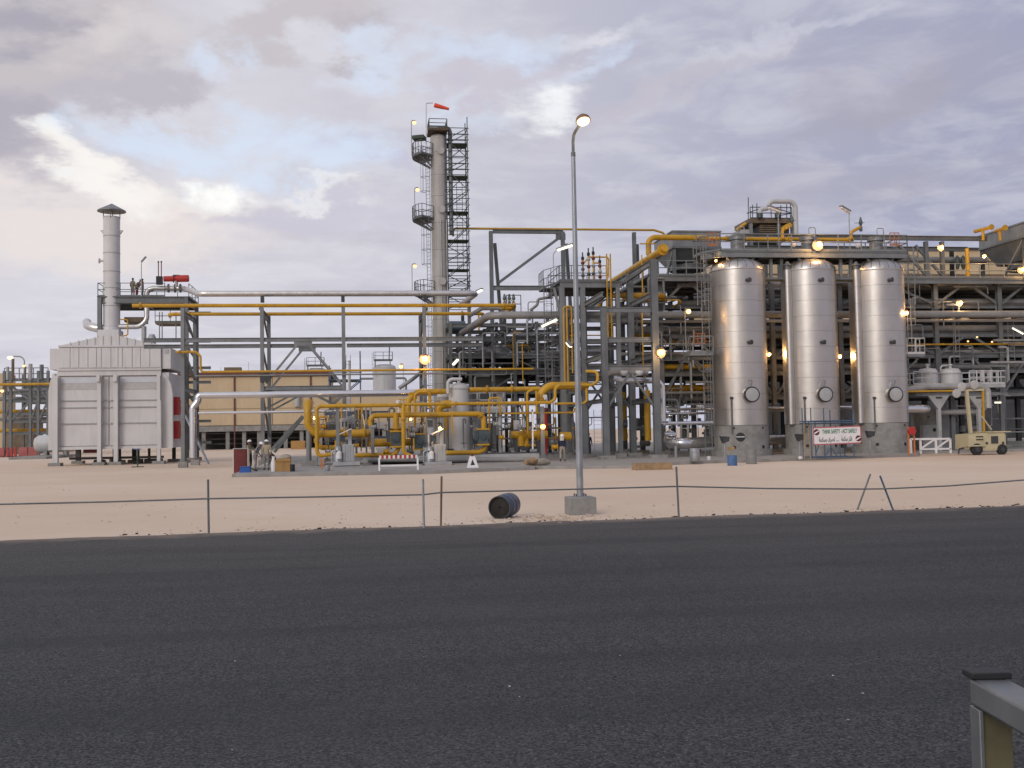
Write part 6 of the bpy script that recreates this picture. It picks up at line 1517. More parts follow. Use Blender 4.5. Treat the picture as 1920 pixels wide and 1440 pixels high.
B().lathe((X(1745, 79.5), 79.5, 0), [(1.55, PADZ), (1.55, Z(1745, 772, 78)), (1.4, Z(1745, 766, 78))], 32).put('shell', 'pipe_grey', lt)
B().bx(X(1727, 77.6), X(1757, 77.6), 77.5, 78, PADZ, Z(1742, 797, 77.6)).put('front_box', 'cabinet', lt); B().lathe(W(1752, 806, 77.49), [(.14, 0), (.14, .03)], 16, -UY).put('port', 'black', lt)
b = B(); r6 = random.Random(12)
for k in range(30):
    c = W(r6.uniform(1795, 1845), r6.uniform(780, 842), 79 + r6.uniform(0, 3)); s_ = r6.uniform(.1, .3); b.lathe(c, [(s_, 0), (s_, s_ * 2), (s_ * .4, s_ * 2.4)], 8, r6.choice((UX, UZ)))
b.put('ground_clutter', 'pipe_grey', kind='stuff')
tr_ = T('trestle_frame', 'low white steel trestle frame with crossed bars on the slab edge', 'trestle', G(1755, 850, PADZ))
v = G(1755, 850, PADZ).y; xa_, xb_, z0_, z1_ = X(1725, v, .5), X(1782, v, .5), PADZ, Z(1755, 823, v)
for x, y in ((xa_, v + 1.2), (xb_, v), ((xa_ + xb_) / 2, v - .1), (xa_ + .1, v + .1)): B().beam((x, y, z0_), (x, y, z1_), .12, .12).put('leg', 'white_paint', tr_)
for a, b in (((xa_, v, z1_), (xb_, v, z1_)), ((xa_, v + 1.2, z1_), (xb_, v + 1.2, z1_)), ((xa_, v, z0_ + .3), (xb_, v, z0_ + .3))): B().beam(a, b, .12, .12).put('rail', 'white_paint', tr_)
for a, b in (((xa_, v, z0_ + .3), ((xa_ + xb_) / 2, v, z1_)), (((xa_ + xb_) / 2, v, z0_ + .3), (xb_, v, z1_))): B().beam(a, b, .1, .1).put('diagonal', 'white_paint', tr_)
os_ = T('orange_stand', 'orange hydrant cabinet stand at the foot of the last tank', 'stand', G(1709, 853, PADZ))
v = G(1709, 853, PADZ).y; x = X(1709, v, 1)
for dx_ in (-.2, .2): B().beam((x + dx_, v, PADZ), (x + dx_, v, Z(1709, 800, v)), .08, .08).put('leg', 'orange', os_)
B().lathe((x - .05, v - .08, Z(1709, 808, v)), [(.26, 0), (.26, .2)], 18, -UY).put('hose_reel', 'red', os_)
# light tower trailer
g0 = G(1850, 853); v = g0.y
lt = T('light_tower_trailer', 'tan towable light tower with folded mast on the sand by the slab', 'trailer', (X(1850, v, .5), v, 0))
xx = lambda p: X(p, v, .8); zz = lambda y: Z(1850, y, v)
B().prism([(xx(1816), zz(814)), (xx(1855), zz(811.5)), (xx(1882), zz(811)), (xx(1886), zz(816)), (xx(1886), zz(845)), (xx(1842), zz(845)), (xx(1838), zz(836)), (xx(1822), zz(836)), (xx(1815), zz(842))], v, v + 1.6).put('body', 'tan', lt)
B().bx(xx(1816.5), xx(1842), v - .03, v, zz(834), zz(816)).put('side_panel', 'tan', lt); B().bx(xx(1845), xx(1884), v - .03, v, zz(843), zz(814)).put('side_panel', 'tan', lt)
B().bx(xx(1858), xx(1871), v - .06, v - .03, zz(832), zz(818)).put('radiator_grille', 'steel_dark', lt)
for y in (818.5, 824): B().bx(xx(1830), xx(1843), v - .06, v - .03, zz(y + 1), zz(y - 1)).put('louvre_slot', 'black', lt)
for px in (1849.5, 1880): B().lathe((xx(px), v - .03, zz(831)), [(.09, 0), (.09, .04)], 12, -UY).put('latch', 'steel_dark', lt)
B().bx(xx(1852), xx(1895), v - .1, v + 1.7, zz(811), zz(809)).put('roof_flap', 'tan', lt)
for px, r in ((1831, .40), (1878, .36)):
    wheel = B().lathe((xx(px), v - .12, r), [(r * .62, 0), (r, .03), (r, .26), (r * .62, .3)], 24, UY).put('wheel', 'rubber', lt); B().lathe((xx(px), v - .14, r), [(r * .45, 0), (r * .4, .05)], 16, UY).put('hub', 'steel_dark', wheel)
B().bx(xx(1812), xx(1845), v - .2, v + .2, zz(836.5), zz(834)).put('mudguard', 'tan', lt)
B().beam((xx(1830), v + .6, zz(812)), (xx(1825), v + .6, zz(732)), .2, .2).put('mast', 'tan', lt)
B().beam((xx(1820), v + .6, zz(731)), (xx(1857), v + .6, zz(730)), .16, .14).put('crossbar', 'tan', lt)
B().beam((xx(1856), v + .6, zz(730)), (xx(1855), v + .6, zz(810)), .12, .12).put('stay', 'yellow', lt)
B().beam((xx(1850), v + .5, zz(780)), (xx(1868), v + .5, zz(806)), .08, .08).put('strut', 'tan', lt)
for px, py in ((1812, 724), (1836, 720), (1802, 736)):
    c = V3((xx(px), v + .4, zz(py))); B().lathe(c, [(.13, -.2), (.3, .0), (.31, .12), (.27, .13)], 18, V3((.1, -1, -.25)).normalized()).put('lamp_head', 'vessel_white', lt)
B().tube([V3((xx(1815), v + .5, .5)), V3((xx(1806), v + .5, .45)), V3((xx(1804), v + .5, .1))], .06, 6).put('drawbar', 'steel_dark', lt)
B().tube([V3((xx(1886), v + .5, .55)), V3((xx(1893), v + .5, .5))], .06, 6).put('rear_jack', 'steel_dark', lt)
B().tube([V3((xx(1867), v + .6, zz(810))), V3((xx(1864), v + .6, zz(802))), V3((xx(1870), v + .6, zz(797)))], .05, 6).put('winch', 'steel', lt)
kb = G(1886, 838, PADZ); B().bx(X(1880, kb.y, 1), X(1990, kb.y, 1), kb.y + 1, kb.y + 1.6, PADZ, PADZ + .45).one('low_wall', 'concrete', 'low grey concrete wall beyond the light tower trailer', 'wall')
# ================================================================== SMALL THINGS ON THE SLAB
gp = lambda px, py: G(px, py, PADZ)
# safety sign on its blue scaffold
sv = gp(1560, 859).y
sc_ = T('sign_scaffold', 'blue tube scaffold holding the safety sign before the middle tank', 'scaffold', (X(1555, sv), sv, PADZ), 'small scaffolds')
xl = [X(p, sv, 2) for p in (1521, 1545, 1574, 1600)]
for i, x in enumerate(xl):
    for y in (sv, sv + 1.3): B().tube([V3((x, y, PADZ)), V3((x, y, Z(1560, (764, 765, 768, 766)[i], sv) if (i % 2 == 0 or y == sv) else Z(1560, 790, sv)))], .035, 6).put('standard', 'blue_scaffold', sc_)
for y in (789, 793, 857): 
    for yy in (sv, sv + 1.3): B().tube([V3((xl[0] - .2, yy, Z(1560, y, sv))), V3((xl[-1] + .2, yy, Z(1560, y, sv)))], .035, 6).put('ledger', 'blue_scaffold', sc_)
B().bx(xl[0], xl[-1], sv + .1, sv + 1.2, Z(1560, 791, sv), Z(1560, 789.5, sv)).put('board', 'blue_faded', sc_)
for a, b in (((1548, 790), (1528, 858)), ((1558, 838), (1570, 857)), ((1558, 838), (1545, 858))): B().tube([W(*a, sv + .05), W(*b, sv + .05)], .035, 6).put('brace', 'blue_scaffold', sc_)
ld = T('leaning_ladder', 'thin light ladder leaning on the middle tank pedestal beside the sign', 'ladder', gp(1511, 860))
b = B(); p0, p1 = gp(1508, 861), gp(1520, 860.5); q0, q1 = W(1508, 791, sv + 1.2), W(1516, 791, sv + 1.2)
b.tube([p0, q0], .04, 5).tube([p1, q1], .04, 5)
for k in range(1, 10): b.tube([p0.lerp(q0, k / 10), p1.lerp(q1, k / 10)], .022, 4)
b.put('ladder', 'timber', ld)
svf = sv - .12
a_, b_ = W(1524.5, 818, svf), W(1615, 814.5, svf)
sg = T('safety_sign', 'white banner sign with green safety slogan on the blue scaffold', 'sign', (a_.x, svf, Z(1570, 834, svf)))
ux = (b_ - a_); ux.y = 0; Ls = ux.length; ux.normalize(); uz = V3((-ux.z, 0, ux.x))
Hs = Z(1570, 799.5, svf) - Z(1570, 833, svf); o = (a_ + b_) / 2; o.y = svf
def sq(u0, u1, w0, w1, y0, y1): 
    vs = [o + ux * u + uz * w + UY * y for u in (u0, u1) for y in (y0, y1) for w in (w0, w1)]
    return B().add(vs, B.BF)
sq(-Ls / 2, Ls / 2, -Hs / 2, Hs / 2, 0, .04).put('board', 'sign_white', sg)
e = .07
for q in ((-Ls / 2, Ls / 2, Hs / 2 - e, Hs / 2), (-Ls / 2, Ls / 2, -Hs / 2, -Hs / 2 + e), (-Ls / 2, -Ls / 2 + e * .8, -Hs / 2, Hs / 2), (Ls / 2 - e, Ls / 2, -Hs / 2, Hs / 2)):
    sq(*q, -.012, -.002).put('border', 'sign_edge', sg)
def text(s, u, w, size, m, align='CENTER', fit=None):
    cu = bpy.data.curves.new('lettering', 'FONT'); cu.body = s; cu.size = size; cu.align_x = align; cu.extrude = .003; cu.offset = .006
    to = bpy.data.objects.new('lettering_src', cu); sc.collection.objects.link(to)
    dg = bpy.context.evaluated_depsgraph_get(); me = bpy.data.meshes.new_from_object(to.evaluated_get(dg)); bpy.data.objects.remove(to)
    xs = [v.co.x for v in me.vertices]
    k = fit / (max(xs) - min(xs)) if fit and xs else 1
    bb = B(); bb.v = [tuple(o + ux * (u + v.co.x * k) + uz * (w + v.co.y) + UY * (-.014 - v.co.z)) for v in me.vertices]; bb.f = [list(p.vertices) for p in me.polygons]
    bpy.data.meshes.remove(me); return bb.put('lettering', m, sg)
text('THINK SAFETY - ACT SAFELY', .16, .13, .36, 'sign_green', fit=Ls * .72)
text('\ufe94\ufee3\ufefc\ufeb3 \ufeae\ufedc\ufed3', Ls * .19, -.36, .40, 'sign_grey', fit=Ls * .22)
text('\ufe94\ufee3\ufefc\ufeb4\ufe91 \ufed1\ufeae\ufebc\ufe97', -Ls * .22, -.36, .40, 'sign_grey', fit=Ls * .33)
text('...', 0, -.36, .3, 'sign_grey')
for u, w in ((-Ls * .425, .24), (Ls * .435, -.24)):
    c = o + ux * u + uz * w + UY * -.004
    B().lathe(c, [(.19, 0), (.19, .008)], 28, -UY).put('emblem', 'emblem_dark', sg)
    b = B(); b.v = [tuple(c - UY * .011 + ux * x + uz * z) for x, z in ((-.17, -.08), (-.10, -.10), (.16, .05), (.17, .08), (.10, .10), (-.16, -.03))]; b.f = [[0, 1, 2, 3, 4, 5]]; b.put('emblem_flash', 'sign_white', sg)
# floodlights on short posts before the tanks
for px, py, yb, lab in ((1359, 822, 862, 'first'), (1500, 818, 859, 'middle'), (1632, 812, 855, 'last')):
    q = gp(px, yb); t = T('ground_floodlight', f'dark wedge floodlight on a white post before the {lab} clad tank', 'floodlight', q, 'floodlights on posts before the tanks')
    z_ = Z(px, py, q.y)
    B().tube([q, V3((q.x, q.y, z_))], .045, 8).put('post', 'galvanised', t)
    B().add([(q.x - .25, q.y - .2, z_ + .15), (q.x + .30, q.y - .2, z_ + .10), (q.x + .25, q.y - .2, z_ - .18), (q.x - .1, q.y - .2, z_ - .30), (q.x - .25, q.y + .2, z_ + .15), (q.x + .30, q.y + .2, z_ + .10), (q.x + .25, q.y + .2, z_ - .18), (q.x - .1, q.y + .2, z_ - .30)],
            [(0, 3, 2, 1), (4, 5, 6, 7), (0, 1, 5, 4), (1, 2, 6, 5), (2, 3, 7, 6), (3, 0, 4, 7)]).put('housing', 'steel_dark', t)
    B().bx(q.x - .27, q.x + .32, q.y - .24, q.y + .24, z_ + .14, z_ + .19).put('visor', 'galvanised', t)
def barrel(name, label, px, yb, wpx, yt, m, m2=None, pad=PADZ, cat='drum'):
    q = G(px, yb, pad); r = wpx / 2 * mpp(px, q.y); h = Z(px, yt, q.y) - pad
    t = T(name, label, cat, q)
    B().lathe(q, [(r * .97, 0), (r, .02), (r, h * .33), (r * 1.05, h * .35), (r, h * .37), (r, h * .66), (r * 1.05, h * .68), (r, h * .70), (r, h - .02), (r * .9, h - .03)], 22).put('body', m, t)
    B().lathe(q + UZ * (h - .025), [(r * .9, 0), (r * .2, .015)], 20).put('lid', m2 or m, t)
    return t
barrel('oil_drum', 'greenish grey drum on the slab below the fat bright pipe', 1303, 865, 19, 840, 'galvanised')
barrel('blue_barrel', 'blue plastic barrel on the sand beside the first tank foot', 1373, 873, 18, 853, 'blue_faded', 'blue', 0.0)
B().box(G(1371, 873, 0) + UZ * .98, (.35, .3, .2)).one('rag_bundle', 'timber', 'brown rag lying on top of the blue barrel', 'rag')
barrel('waste_bin', 'tall grey bin beside the blue barrel', 1409, 870, 20, 842, 'pipe_grey', None, 0.0, 'bin')
barrel('paint_pail', 'small white pail at the foot of the first tank ladder', 1329.5, 863, 7, 855, 'white_paint', None, PADZ, 'pail')
barrel('paint_pail', 'small white pail at the foot of the middle floodlight post', 1501, 860.5, 8, 855, 'white_paint', None, PADZ, 'pail')
# timber crate pallet and rolled sacking
q = G(1228, 881, 0); PADZ, PADK = 0.0, PADZ; t = T('timber_pallet', 'low brown timber crate tray at the slab edge below the gantry column', 'pallet', q)
x0_, x1_ = X(1194, q.y, .3), X(1260, q.y, .3); h = Z(1228, 868.5, q.y) - PADZ
for k in range(2): B().bx(x0_, x1_, q.y - .05 + k * 1.0, q.y + .03 + k * 1.0, PADZ + .03, PADZ + h).put('side_board', 'timber', t)
for x in (x0_, x1_ - .06, (x0_ + x1_) / 2): B().bx(x, x + .06, q.y + .031, q.y + .949, PADZ + .03, PADZ + h * .95).put('end_board', 'timber', t)
B().bx(x0_ - .05, x1_ + .03, q.y - .1, q.y + 1.05, PADZ, PADZ + .03).put('floor_board', 'timber', t)
PADZ = PADK
q = gp(1005, 874); t = T('sack_roll', 'rolled brown and grey sacking lying on the slab below the lamp post column', 'roll', q)
B().tube([gp(985, 874) + UZ * .22, gp(1000, 873) + UZ * .26, gp(1008, 873) + UZ * .22], .24, 12, radii=[.14, .25, .2]).put('brown_roll', 'timber', t)
B().tube([gp(1007, 873) + UZ * .2, gp(1020, 872.5) + UZ * .22, gp(1030, 872) + UZ * .16], .2, 12, radii=[.19, .22, .12]).put('grey_roll', 'sacking', t)
# red and white barrier, A frame sign, buckets
q = gp(747, 882); v = q.y; t = T('works_barrier', 'white works barrier with a red and white striped top bar', 'barrier', (X(747, v, .5), v, PADZ))
xa_, xb_ = X(711, v, .5), X(783, v, .5); zt_ = Z(747, 859, v); n_ = 17
for x in (xa_, xb_):
    B().beam((x, v - .25, PADZ), (x, v, zt_ + .02), .09, .07).put('leg', 'white_paint', t); B().beam((x, v + .3, PADZ), (x, v + .02, zt_ + .02), .09, .07).put('leg', 'white_paint', t)
for k in range(n_):
    a = xa_ + (xb_ - xa_) * k / n_; b = xa_ + (xb_ - xa_) * (k + 1) / n_
    B().bx(a + .004, b - .004, v - .05, v + .03, zt_ - .02, zt_ + .16).put('stripe_block', 'white_paint' if k % 2 == 0 else 'red', t)
B().bx(xa_, xb_, v - .12, v - .06, PADZ + .22, PADZ + .32).put('lower_rail', 'white_paint', t)
q = gp(886, 877); v = q.y; t = T('a_frame_sign', 'small white folding warning board with a dark triangle on the slab edge', 'sign', q)
x = X(886.5, v, .5); zt_ = Z(886, 855, v)
for s, y in ((-1, v), (1, v + .5)):
    B().add([(x - .33, y, PADZ), (x + .33, y, PADZ), (x + .14, v + .25 + s * .03, zt_), (x - .14, v + .25 + s * .03, zt_), (x - .33, y + .03, PADZ), (x + .33, y + .03, PADZ), (x + .14, v + .28 + s * .03, zt_), (x - .14, v + .28 + s * .03, zt_)],
            [(0, 1, 2, 3), (4, 7, 6, 5), (0, 4, 5, 1), (1, 5, 6, 2), (2, 6, 7, 3), (3, 7, 4, 0)]).put('panel', 'sign_white', t)
h_ = zt_ - PADZ
B().add([(x - .13, v + .25 * .22 - .012, PADZ + h_ * .22), (x + .13, v + .25 * .22 - .012, PADZ + h_ * .22), (x, v + .25 * .75 - .03, PADZ + h_ * .72)], [(0, 1, 2)]).put('warning_triangle', 'black', t)
B().box((x, v + .25, zt_ + .03), (.14, .12, .08)).put('hinge', 'dark_red', t)
barrel('paint_pail', 'grey pail standing by the west pump set', 614, 883, 9, 872, 'galvanised', None, PADZ, 'pail')
B().box(gp(612, 881) + V3((-.25, .3, .35)), (.12, .12, .55)).one('gas_bottle', 'orange', 'short orange bottle beside the grey pail', 'bottle')
# things by the workers
q = G(450, 889); t = T('red_cabinet', 'dark red steel tool cabinet standing on the sand by the slab corner', 'cabinet', q)
v = q.y; x0_, x1_ = X(438.5, v, 1), X(464, v, 1); z1_ = Z(450, 842, v)
B().bx(x0_, x1_, v, v + .6, 0, z1_).put('body', 'dark_red', t); B().bx(x0_ + .06, x1_ - .08, v - .025, v, .06, z1_ - .08).put('door', 'dark_red', t)
B().bx(x0_ - .06, x0_ - .003, v - .02, v + .6, 0, z1_).put('edge_strip', 'cloth_cream', t); B().bx(x1_ + .003, x1_ + .05, v - .02, v + .6, 0, z1_).put('edge_strip', 'cloth_cream', t)
B().bx(x0_ - .06, x1_ + .05, v - .02, v + .62, z1_ + .003, z1_ + .04).put('top_plate', 'cabinet', t)
q = gp(459, 886); v = q.y; t = T('blue_bin', 'bright blue open box on the corner of the slab', 'box', q)
B().prism([(X(449, v, .3), PADZ), (X(469, v, .3), PADZ), (X(468, v, .3), Z(459, 874, v)), (X(451, v, .3), Z(459, 876, v))], v, v + .6).put('body', 'blue', t); B().bx(X(450, v, .3), X(469, v, .3), v - .03, v + .63, Z(459, 876, v), Z(459, 875, v)).put('rim', 'blue', t)
q = gp(531, 884); v = q.y; t = T('cardboard_barrel', 'brown cardboard box with a loose cloth on top beside the workers', 'box', q)
x0_, x1_ = X(517.5, v, .5), X(544.5, v, .5); z1_ = Z(531, 860, v)
B().bx(x0_, x1_, v, v + .75, PADZ, z1_).put('carton', 'cardboard', t); B().bx(x0_, x1_, v - .06, v - .003, z1_ - .16, z1_ - .01).put('flap', 'cardboard', t); B().bx((x0_ + x1_) / 2 - .03, (x0_ + x1_) / 2 + .03, v - .008, v - .002, PADZ, z1_ - .17).put('tape', 'timber', t)
B().ball((x0_ + .5, v + .35, z1_ + .05), .33, 9, .6).one('loose_cloth', 'sacking', 'grey loose cloth heaped on the cardboard box', 'cloth')
barrel('dark_pail', 'black pail right beside the cardboard box', 548.5, 884, 9, 870, 'black', None, PADZ, 'pail')
q = gp(513, 884); B().lathe(q, [(.14, 0), (.16, .5), (.08, .7), (.10, .85)], 12).one('water_jug', 'white_paint', 'tall white water container left of the cardboard box', 'container')
b = B(); b.box(gp(500, 881) + UZ * .07, (1.6, .5, .14)); b.one('plank_stack', 'concrete', 'grey plank lying at the feet of the workers', 'plank')
q = gp(488, 878); b = B().beam(q + V3((0, 1.5, .1)), q + V3((1.2, 2.2, .7)), .4, .06); b.one('tilted_board', 'cabinet', 'pale grey board lying tilted behind the workers', 'board')
person('worker in an olive shirt and white hard hat standing behind the red cabinet', gp(468, 880.5), rad(60), 'arms', 'shirt_olive', 'cloth_dark')
person('worker in grey bending forward with a white hard hat, nearest the red cabinet', gp(478, 884), rad(75), 'bend', 'trousers_grey', 'trousers_grey', scarf=None)
person('worker in a khaki shirt and grey trousers standing before the rack column', gp(500, 882), rad(-15), 'stand', 'shirt_khaki', 'trousers_grey')
person('worker in a white hard hat crouching behind the cardboard box', gp(514, 879), rad(-70), 'crouch', 'cloth_dark', 'cloth_dark')
person('worker in a dark jacket, cream head cloth and white helmet walking under the gantry', gp(1055, 866), rad(160), 'walk', 'navy', 'trousers_khaki', scarf='cloth_cream')
person('worker in navy with a blue helmet behind the lamp post columns', gp(1104, 856), rad(150), 'stand', 'navy', 'navy', 'helmet_blue')

# ================================================================== STREET LAMP, ROPE FENCE, DRUM
q = G(1088, 966); lam = T('street_lamp', 'tall grey street lamp with a lit dish head on a concrete block', 'street lamp', q)
m1 = mpp(1088, q.y); v = q.y + .36
xb_ = X(1088, v, .3); hB = Z(1088, 933, q.y)
bk = B().bx(xb_ - .36, xb_ + .36, v - .36, v + .36, -.05, hB).put('block', 'concrete', lam)
bk.modifiers.new('bevel', 'BEVEL').width = .02
B().box((xb_, v, hB + .012), (.34, .34, .024)).put('base_plate', 'galvanised', lam)
for s in (-1, 1):
    for s2 in (-1, 1): B().lathe((xb_ + s * .13, v + s2 * .13, hB + .024), [(.018, 0), (.018, .06)], 6).put('bolt', 'steel_dark', lam)
zA, zB, zC = hB + .02, Z(1074, 570, v), Z(1073, 290, v)
B().lathe((xb_, v, 0), [(.092, zA), (.085, zA + 2.2), (.072, zB), (.056, zC)], 20).put('pole', 'galvanised', lam)
B().lathe((xb_, v, 0), [(.062, zC - .05), (.062, zC + .06)], 16).put('collar', 'steel', lam)
zH = Z(1085, 236, v)
B().tube([V3((xb_, v, zC)), V3((xb_, v, zC + .35)), V3((xb_ + .02, v - .03, zC + .55)), V3((xb_ + .08, v - .1, zH - .14)), V3((xb_ + .17, v - .2, zH))], .042, 10, fil=.25).put('arm', 'steel', lam)
hc = V3((xb_ + .23, v - .28, zH + .07)); hax = V3((.10, -.42, -1)).normalized()
B().lathe(hc, [(.02, -.16), (.11, -.14), (.18, -.07), (.205, .01), (.20, .03)], 28, hax).put('head', 'lamp_cap', lam)
B().lathe(hc, [(.185, .02), (.16, .07), (.10, .10), (.02, .11)], 24, hax).put('lens', 'lamp_lens', lam)
glow(hc + hax * .3, 6, lam, (1, .7, .4), .1)
FP = 'steel posts of the rope barrier'
posts = [((390, 899), (391.5, 1002), 'steel', 'upright steel post west of the lamp, alone on the rope'), ((793, 898), (795, 993), 'galvanised', 'upright grey steel post beside the rusty post'), ((828, 893), (826.5, 986), 'brown', 'upright rusty post beside the grey post'),
         ((1268, 875), (1273, 972), 'steel', 'upright steel post east of the lamp block'), ((1632, 889), (1606, 956), 'steel', 'steel post leaning to the east, first of the leaning pair'), ((1650, 892), (1676, 957), 'blue_scaffold', 'bluish steel post leaning to the west, second of the leaning pair')]
for pt, pb, m, lab in posts:
    q = G(*pb); B().tube([q - UZ * .05, V3((W(*pt, q.y).x, q.y, W(*pt, q.y).z))], .026, 8).one('barrier_post', m, lab, 'post', FP)
rp_ = [(-1000, 975), (-500, 960), (-160, 950), (0, 945.5), (200, 941), (390, 935), (600, 931.5), (794, 927.5), (827, 923.5), (1050, 918), (1271, 912), (1440, 916), (1620, 917), (1660, 916.5), (1780, 911), (1920, 900), (2100, 886)]
yr = lambda px: G(391.5, 1002).y + (G(1676, 957).y - G(391.5, 1002).y) * (X(px, 26, 1) - X(391, 24, 1)) / (X(1676, 27.5, 1) - X(391, 24, 1)) - .03
rope_pts = [W(px, py, yr(px)) for px, py in rp_]
B().tube(rope_pts, .019, 8, fil=.6).one('barrier_rope', 'steel', 'long dark cable strung between the leaning and upright posts along the road', 'cable', None)
# lying drum
c = G(937, 973); ax_ = V3((.50, .86, .06)).normalized(); rD = .30
t = T('lying_drum', 'dented blue oil drum lying on its side with a dark sunken end', 'drum', c)
o_ = V3((c.x, c.y + .05, rD - .02)); Ld = .74
prof = [(rD * .97, 0), (rD, .02), (rD, Ld * .3), (rD * 1.035, Ld * .32), (rD * 1.035, Ld * .34), (rD, Ld * .36), (rD, Ld * .63), (rD * 1.035, Ld * .65), (rD * 1.035, Ld * .67), (rD, Ld * .69), (rD, Ld - .02), (rD * .97, Ld)]
B().lathe(o_, prof + [(rD * .93, Ld - .005), (.02, Ld - .005)], 30, ax_, caps=False).put('shell', 'drum_blue', t)
B().lathe(o_, [(rD * .96, .0), (rD * .93, .05), (rD * .8, .075), (rD * .3, .05), (.02, .07)], 30, ax_, caps=False).put('sunken_end', 'drum_rust', t)
B().lathe(o_ - ax_ * .012, [(rD * .93, 0), (rD * 1.01, 0), (rD * 1.01, .03), (rD * .93, .03)], 30, ax_, caps=False).put('rim', 'steel_dark', t)
# hand rail of the landing by the viewer
def camp(a, d, z):           # point given by metres across and ahead of the viewer
    f_ = V3((math.sin(PSI), math.cos(PSI), 0)); r_ = V3((math.cos(PSI), -math.sin(PSI), 0)); q = r_ * a + f_ * d; q.z = z; return q
q = camp(.774, 1.73, .045); hr = T('handrail', 'galvanised box section handrail with a black end cap near the viewer', 'handrail', q)
f_ = V3((math.sin(PSI), math.cos(PSI), 0))
zr = 1.83
def bev(o, w=.004):
    m_ = o.modifiers.new('bevel', 'BEVEL'); m_.width = w; m_.segments = 2; return o
bev(B().beam(camp(.774, -2.2, zr - .022), camp(.774, 1.755, zr - .022), .060, .044).put('top_rail', 'zinc_rail', hr), .006)
bev(B().beam(camp(.7475, 1.737, .045), camp(.7475, 1.737, zr - .0445), .007, .036, f_).put('post_flange', 'zinc_rail', hr), .0015)
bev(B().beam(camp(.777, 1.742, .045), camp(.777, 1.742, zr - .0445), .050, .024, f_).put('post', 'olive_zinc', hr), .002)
bev(B().beam(camp(.774, -.9, .045), camp(.774, -.9, zr - .047), .060, .058, f_).put('post', 'zinc_rail', hr))
bev(B().beam(camp(.774, 1.735, zr + .006), camp(.774, 1.775, zr + .006), .066, .011).put('end_cap', 'black', hr), .002)
bev(B().beam(camp(.774, -2.2, 1.30), camp(.774, 1.69, 1.30), .04, .04).put('mid_rail', 'galvanised', hr))

# ================================================================== FAR WEST: SKELETON PLANT, LAMPS, KERB
VL = 150.0
fw = T('far_pipe_rack', 'distant dark skeletal pipe rack at the west edge', 'pipe rack', (X(50, VL), VL, 0))
fx_ = [X(p, VL, 6) for p in (8, 20, 57, 72, 90)]; fz = [Z(50, y, VL) for y in (812, 790, 776, 752, 737, 722, 712)]
for x in fx_:
    for v in (VL, VL + 8): B().ibeam((x, v, 0), (x, v, fz[-1] + 1.2), .35, .35, .05, UY).put('column', 'steel', fw)
for z in fz:
    for v in (VL, VL + 8): B().ibeam((fx_[0], v, z), (fx_[-1] + 3, v, z), .25, .4).put('beam', 'steel', fw)
for a, b in ((0, 1), (2, 3), (3, 4), (1, 2)):
    B().beam((fx_[a], VL, fz[1]), (fx_[b], VL, fz[3]), .25, .25).put('brace', 'steel', fw); B().beam((fx_[a], VL, fz[5]), (fx_[b], VL, fz[3]), .25, .25).put('brace', 'steel', fw)
B().rail([V3((fx_[0], VL, fz[-1])), V3((fx_[-1], VL, fz[-1]))], 1.6, 2, .06).put('railing', 'steel_light', fw)
r7 = random.Random(3)
for k in range(6):
    x = X((14, 24, 36, 47, 57, 78)[k], VL, 8); B().tube([V3((x, VL, fz[-1])), V3((x, VL, fz[-1] + r7.uniform(1.4, 3)))], r7.uniform(.1, .3), 8).put('stub', r7.choice(('steel', 'cabinet', 'brown')), fw)
for k, z in enumerate(fz[:5]):
    for v in (VL + 2, VL + 4, VL + 6): B().tube([V3((fx_[0] - 2, v, z + .4)), V3((fx_[-1] + 4, v, z + .4))], r7.uniform(.12, .3), 8).put('tier_pipe', r7.choice(('pipe_grey', 'brown', 'insulation', 'yellow')), fw)
pipe('yellow_pipe', 'distant yellow pipe crossing the skeletal rack at the west edge', 'yellow', [(-20, 721, VL - 1), (98, 720, VL - 1)], .18)
B().bx(X(-12, 170), X(5, 170), 170, 176, 0, Z(0, 700, 170)).one('far_block', 'cream', 'pale distant block at the extreme west edge', 'building')
B().bx(X(18, 165), X(62, 165), 165, 170, 0, Z(40, 770, 165)).one('far_shed', 'brown', 'distant brown shed behind the skeletal rack', 'building')
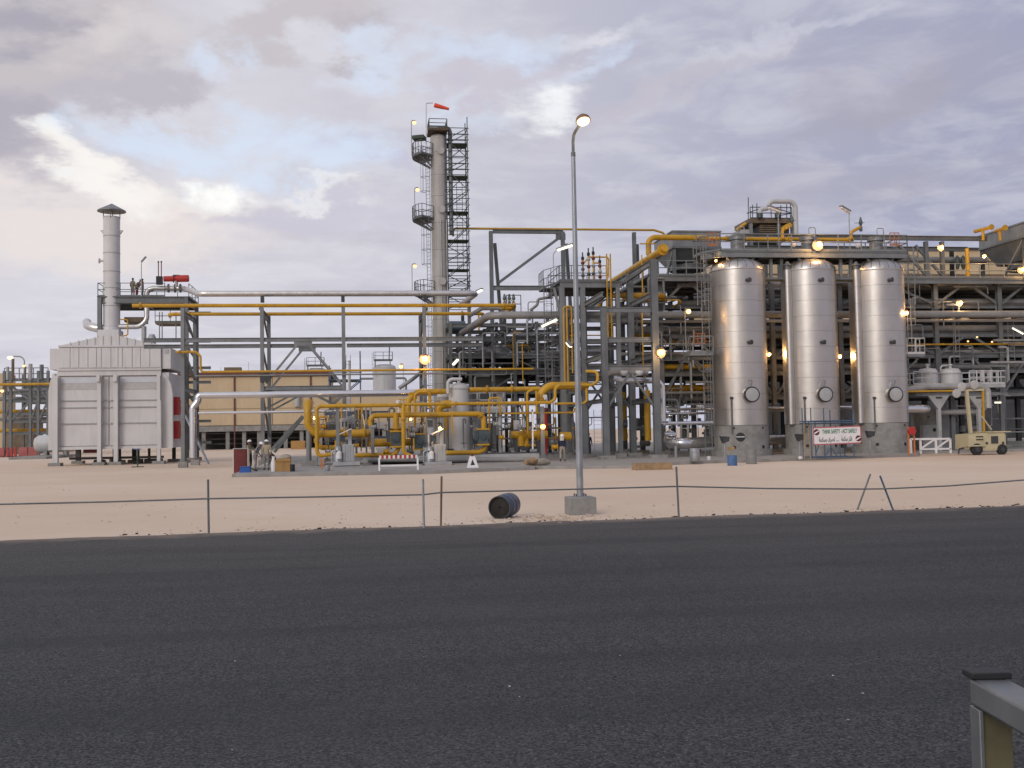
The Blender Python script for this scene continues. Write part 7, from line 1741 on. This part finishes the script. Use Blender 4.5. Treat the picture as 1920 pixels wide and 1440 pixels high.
for k, (px, w) in enumerate(((4, 9), (15, 5), (22, 4), (29, 4), (44, 17), (62, 17))):
    xx0, xx1 = X(px - w / 2, 140, 1), X(px + w / 2, 140, 1)
    t = T('plastic_barrier', ('pale red plastic barrier at the extreme west', 'bright red plastic barrier, first of the close trio', 'bright red plastic barrier, second of the close trio', 'bright red plastic barrier, third of the close trio', 'long pale red barrier behind the far lamp mast', 'long pale red barrier next to the white drum')[k], 'barrier', ((xx0 + xx1) / 2, 140, 0), 'red plastic barriers in the west')
    B().prism([(xx0 + .05, 1.2), (xx1 - .05, 1.2), (xx1, .1), (xx0, .1)], 139.8, 140.2).put('body', 'red' if k in (1, 2, 3) else 'faded_red', t); B().bx(xx0, xx1, 139.6, 140.4, 0, .1).put('foot', 'dark_red', t)
c = W(82, 832, 130); t = T('white_drum', 'white horizontal vessel end poking out beside the heater', 'vessel', (c.x, 130, 0))
B().lathe((c.x - .6, 130, c.z), [(.05, -.55), (.7, -.35), (1.0, .1), (1.0, 4), (.7, 4.4), (.05, 4.6)], 24, UX).put('shell', 'vessel_white', t)
for dx_ in (.8, 3): B().bx(c.x - .6 + dx_, c.x - .3 + dx_, 129.4, 130.6, 0, c.z - .7).put('saddle', 'concrete', t)
B().bx(X(38, 126, .3), X(106, 126, .3), 122, 134, 0, .28).put('vessel_plinth', 'concrete', kind='structure')
t = T('lamp_mast', 'distant grey lamp mast with a curved arm at the west edge', 'street lamp', (X(46, 175), 175, 0))
xm = X(45.5, 175, 8); z_ = Z(40, 669, 175)
B().lathe((xm, 175, 0), [(.22, 0), (.12, z_ - 2)], 10).put('pole', 'galvanised', t)
B().tube([V3((xm, 175, z_ - 2)), V3((xm, 175, z_)), V3((X(25, 175, 10), 175, z_ + .1))], .1, 8, fil=1.4).put('arm', 'galvanised', t)
B().ball((X(19, 175, 14), 175, z_ - .15), .45, 10, .6).put('lamp', 'lamp_lens', t)
floodlight(45, 686, 148, 2.6, 'small amber lamp above the skeletal west rack', (46, 720), 0, True); floodlight(4, 733, 148, 3.2, 'amber lamp low at the extreme west edge', None, 0, True)
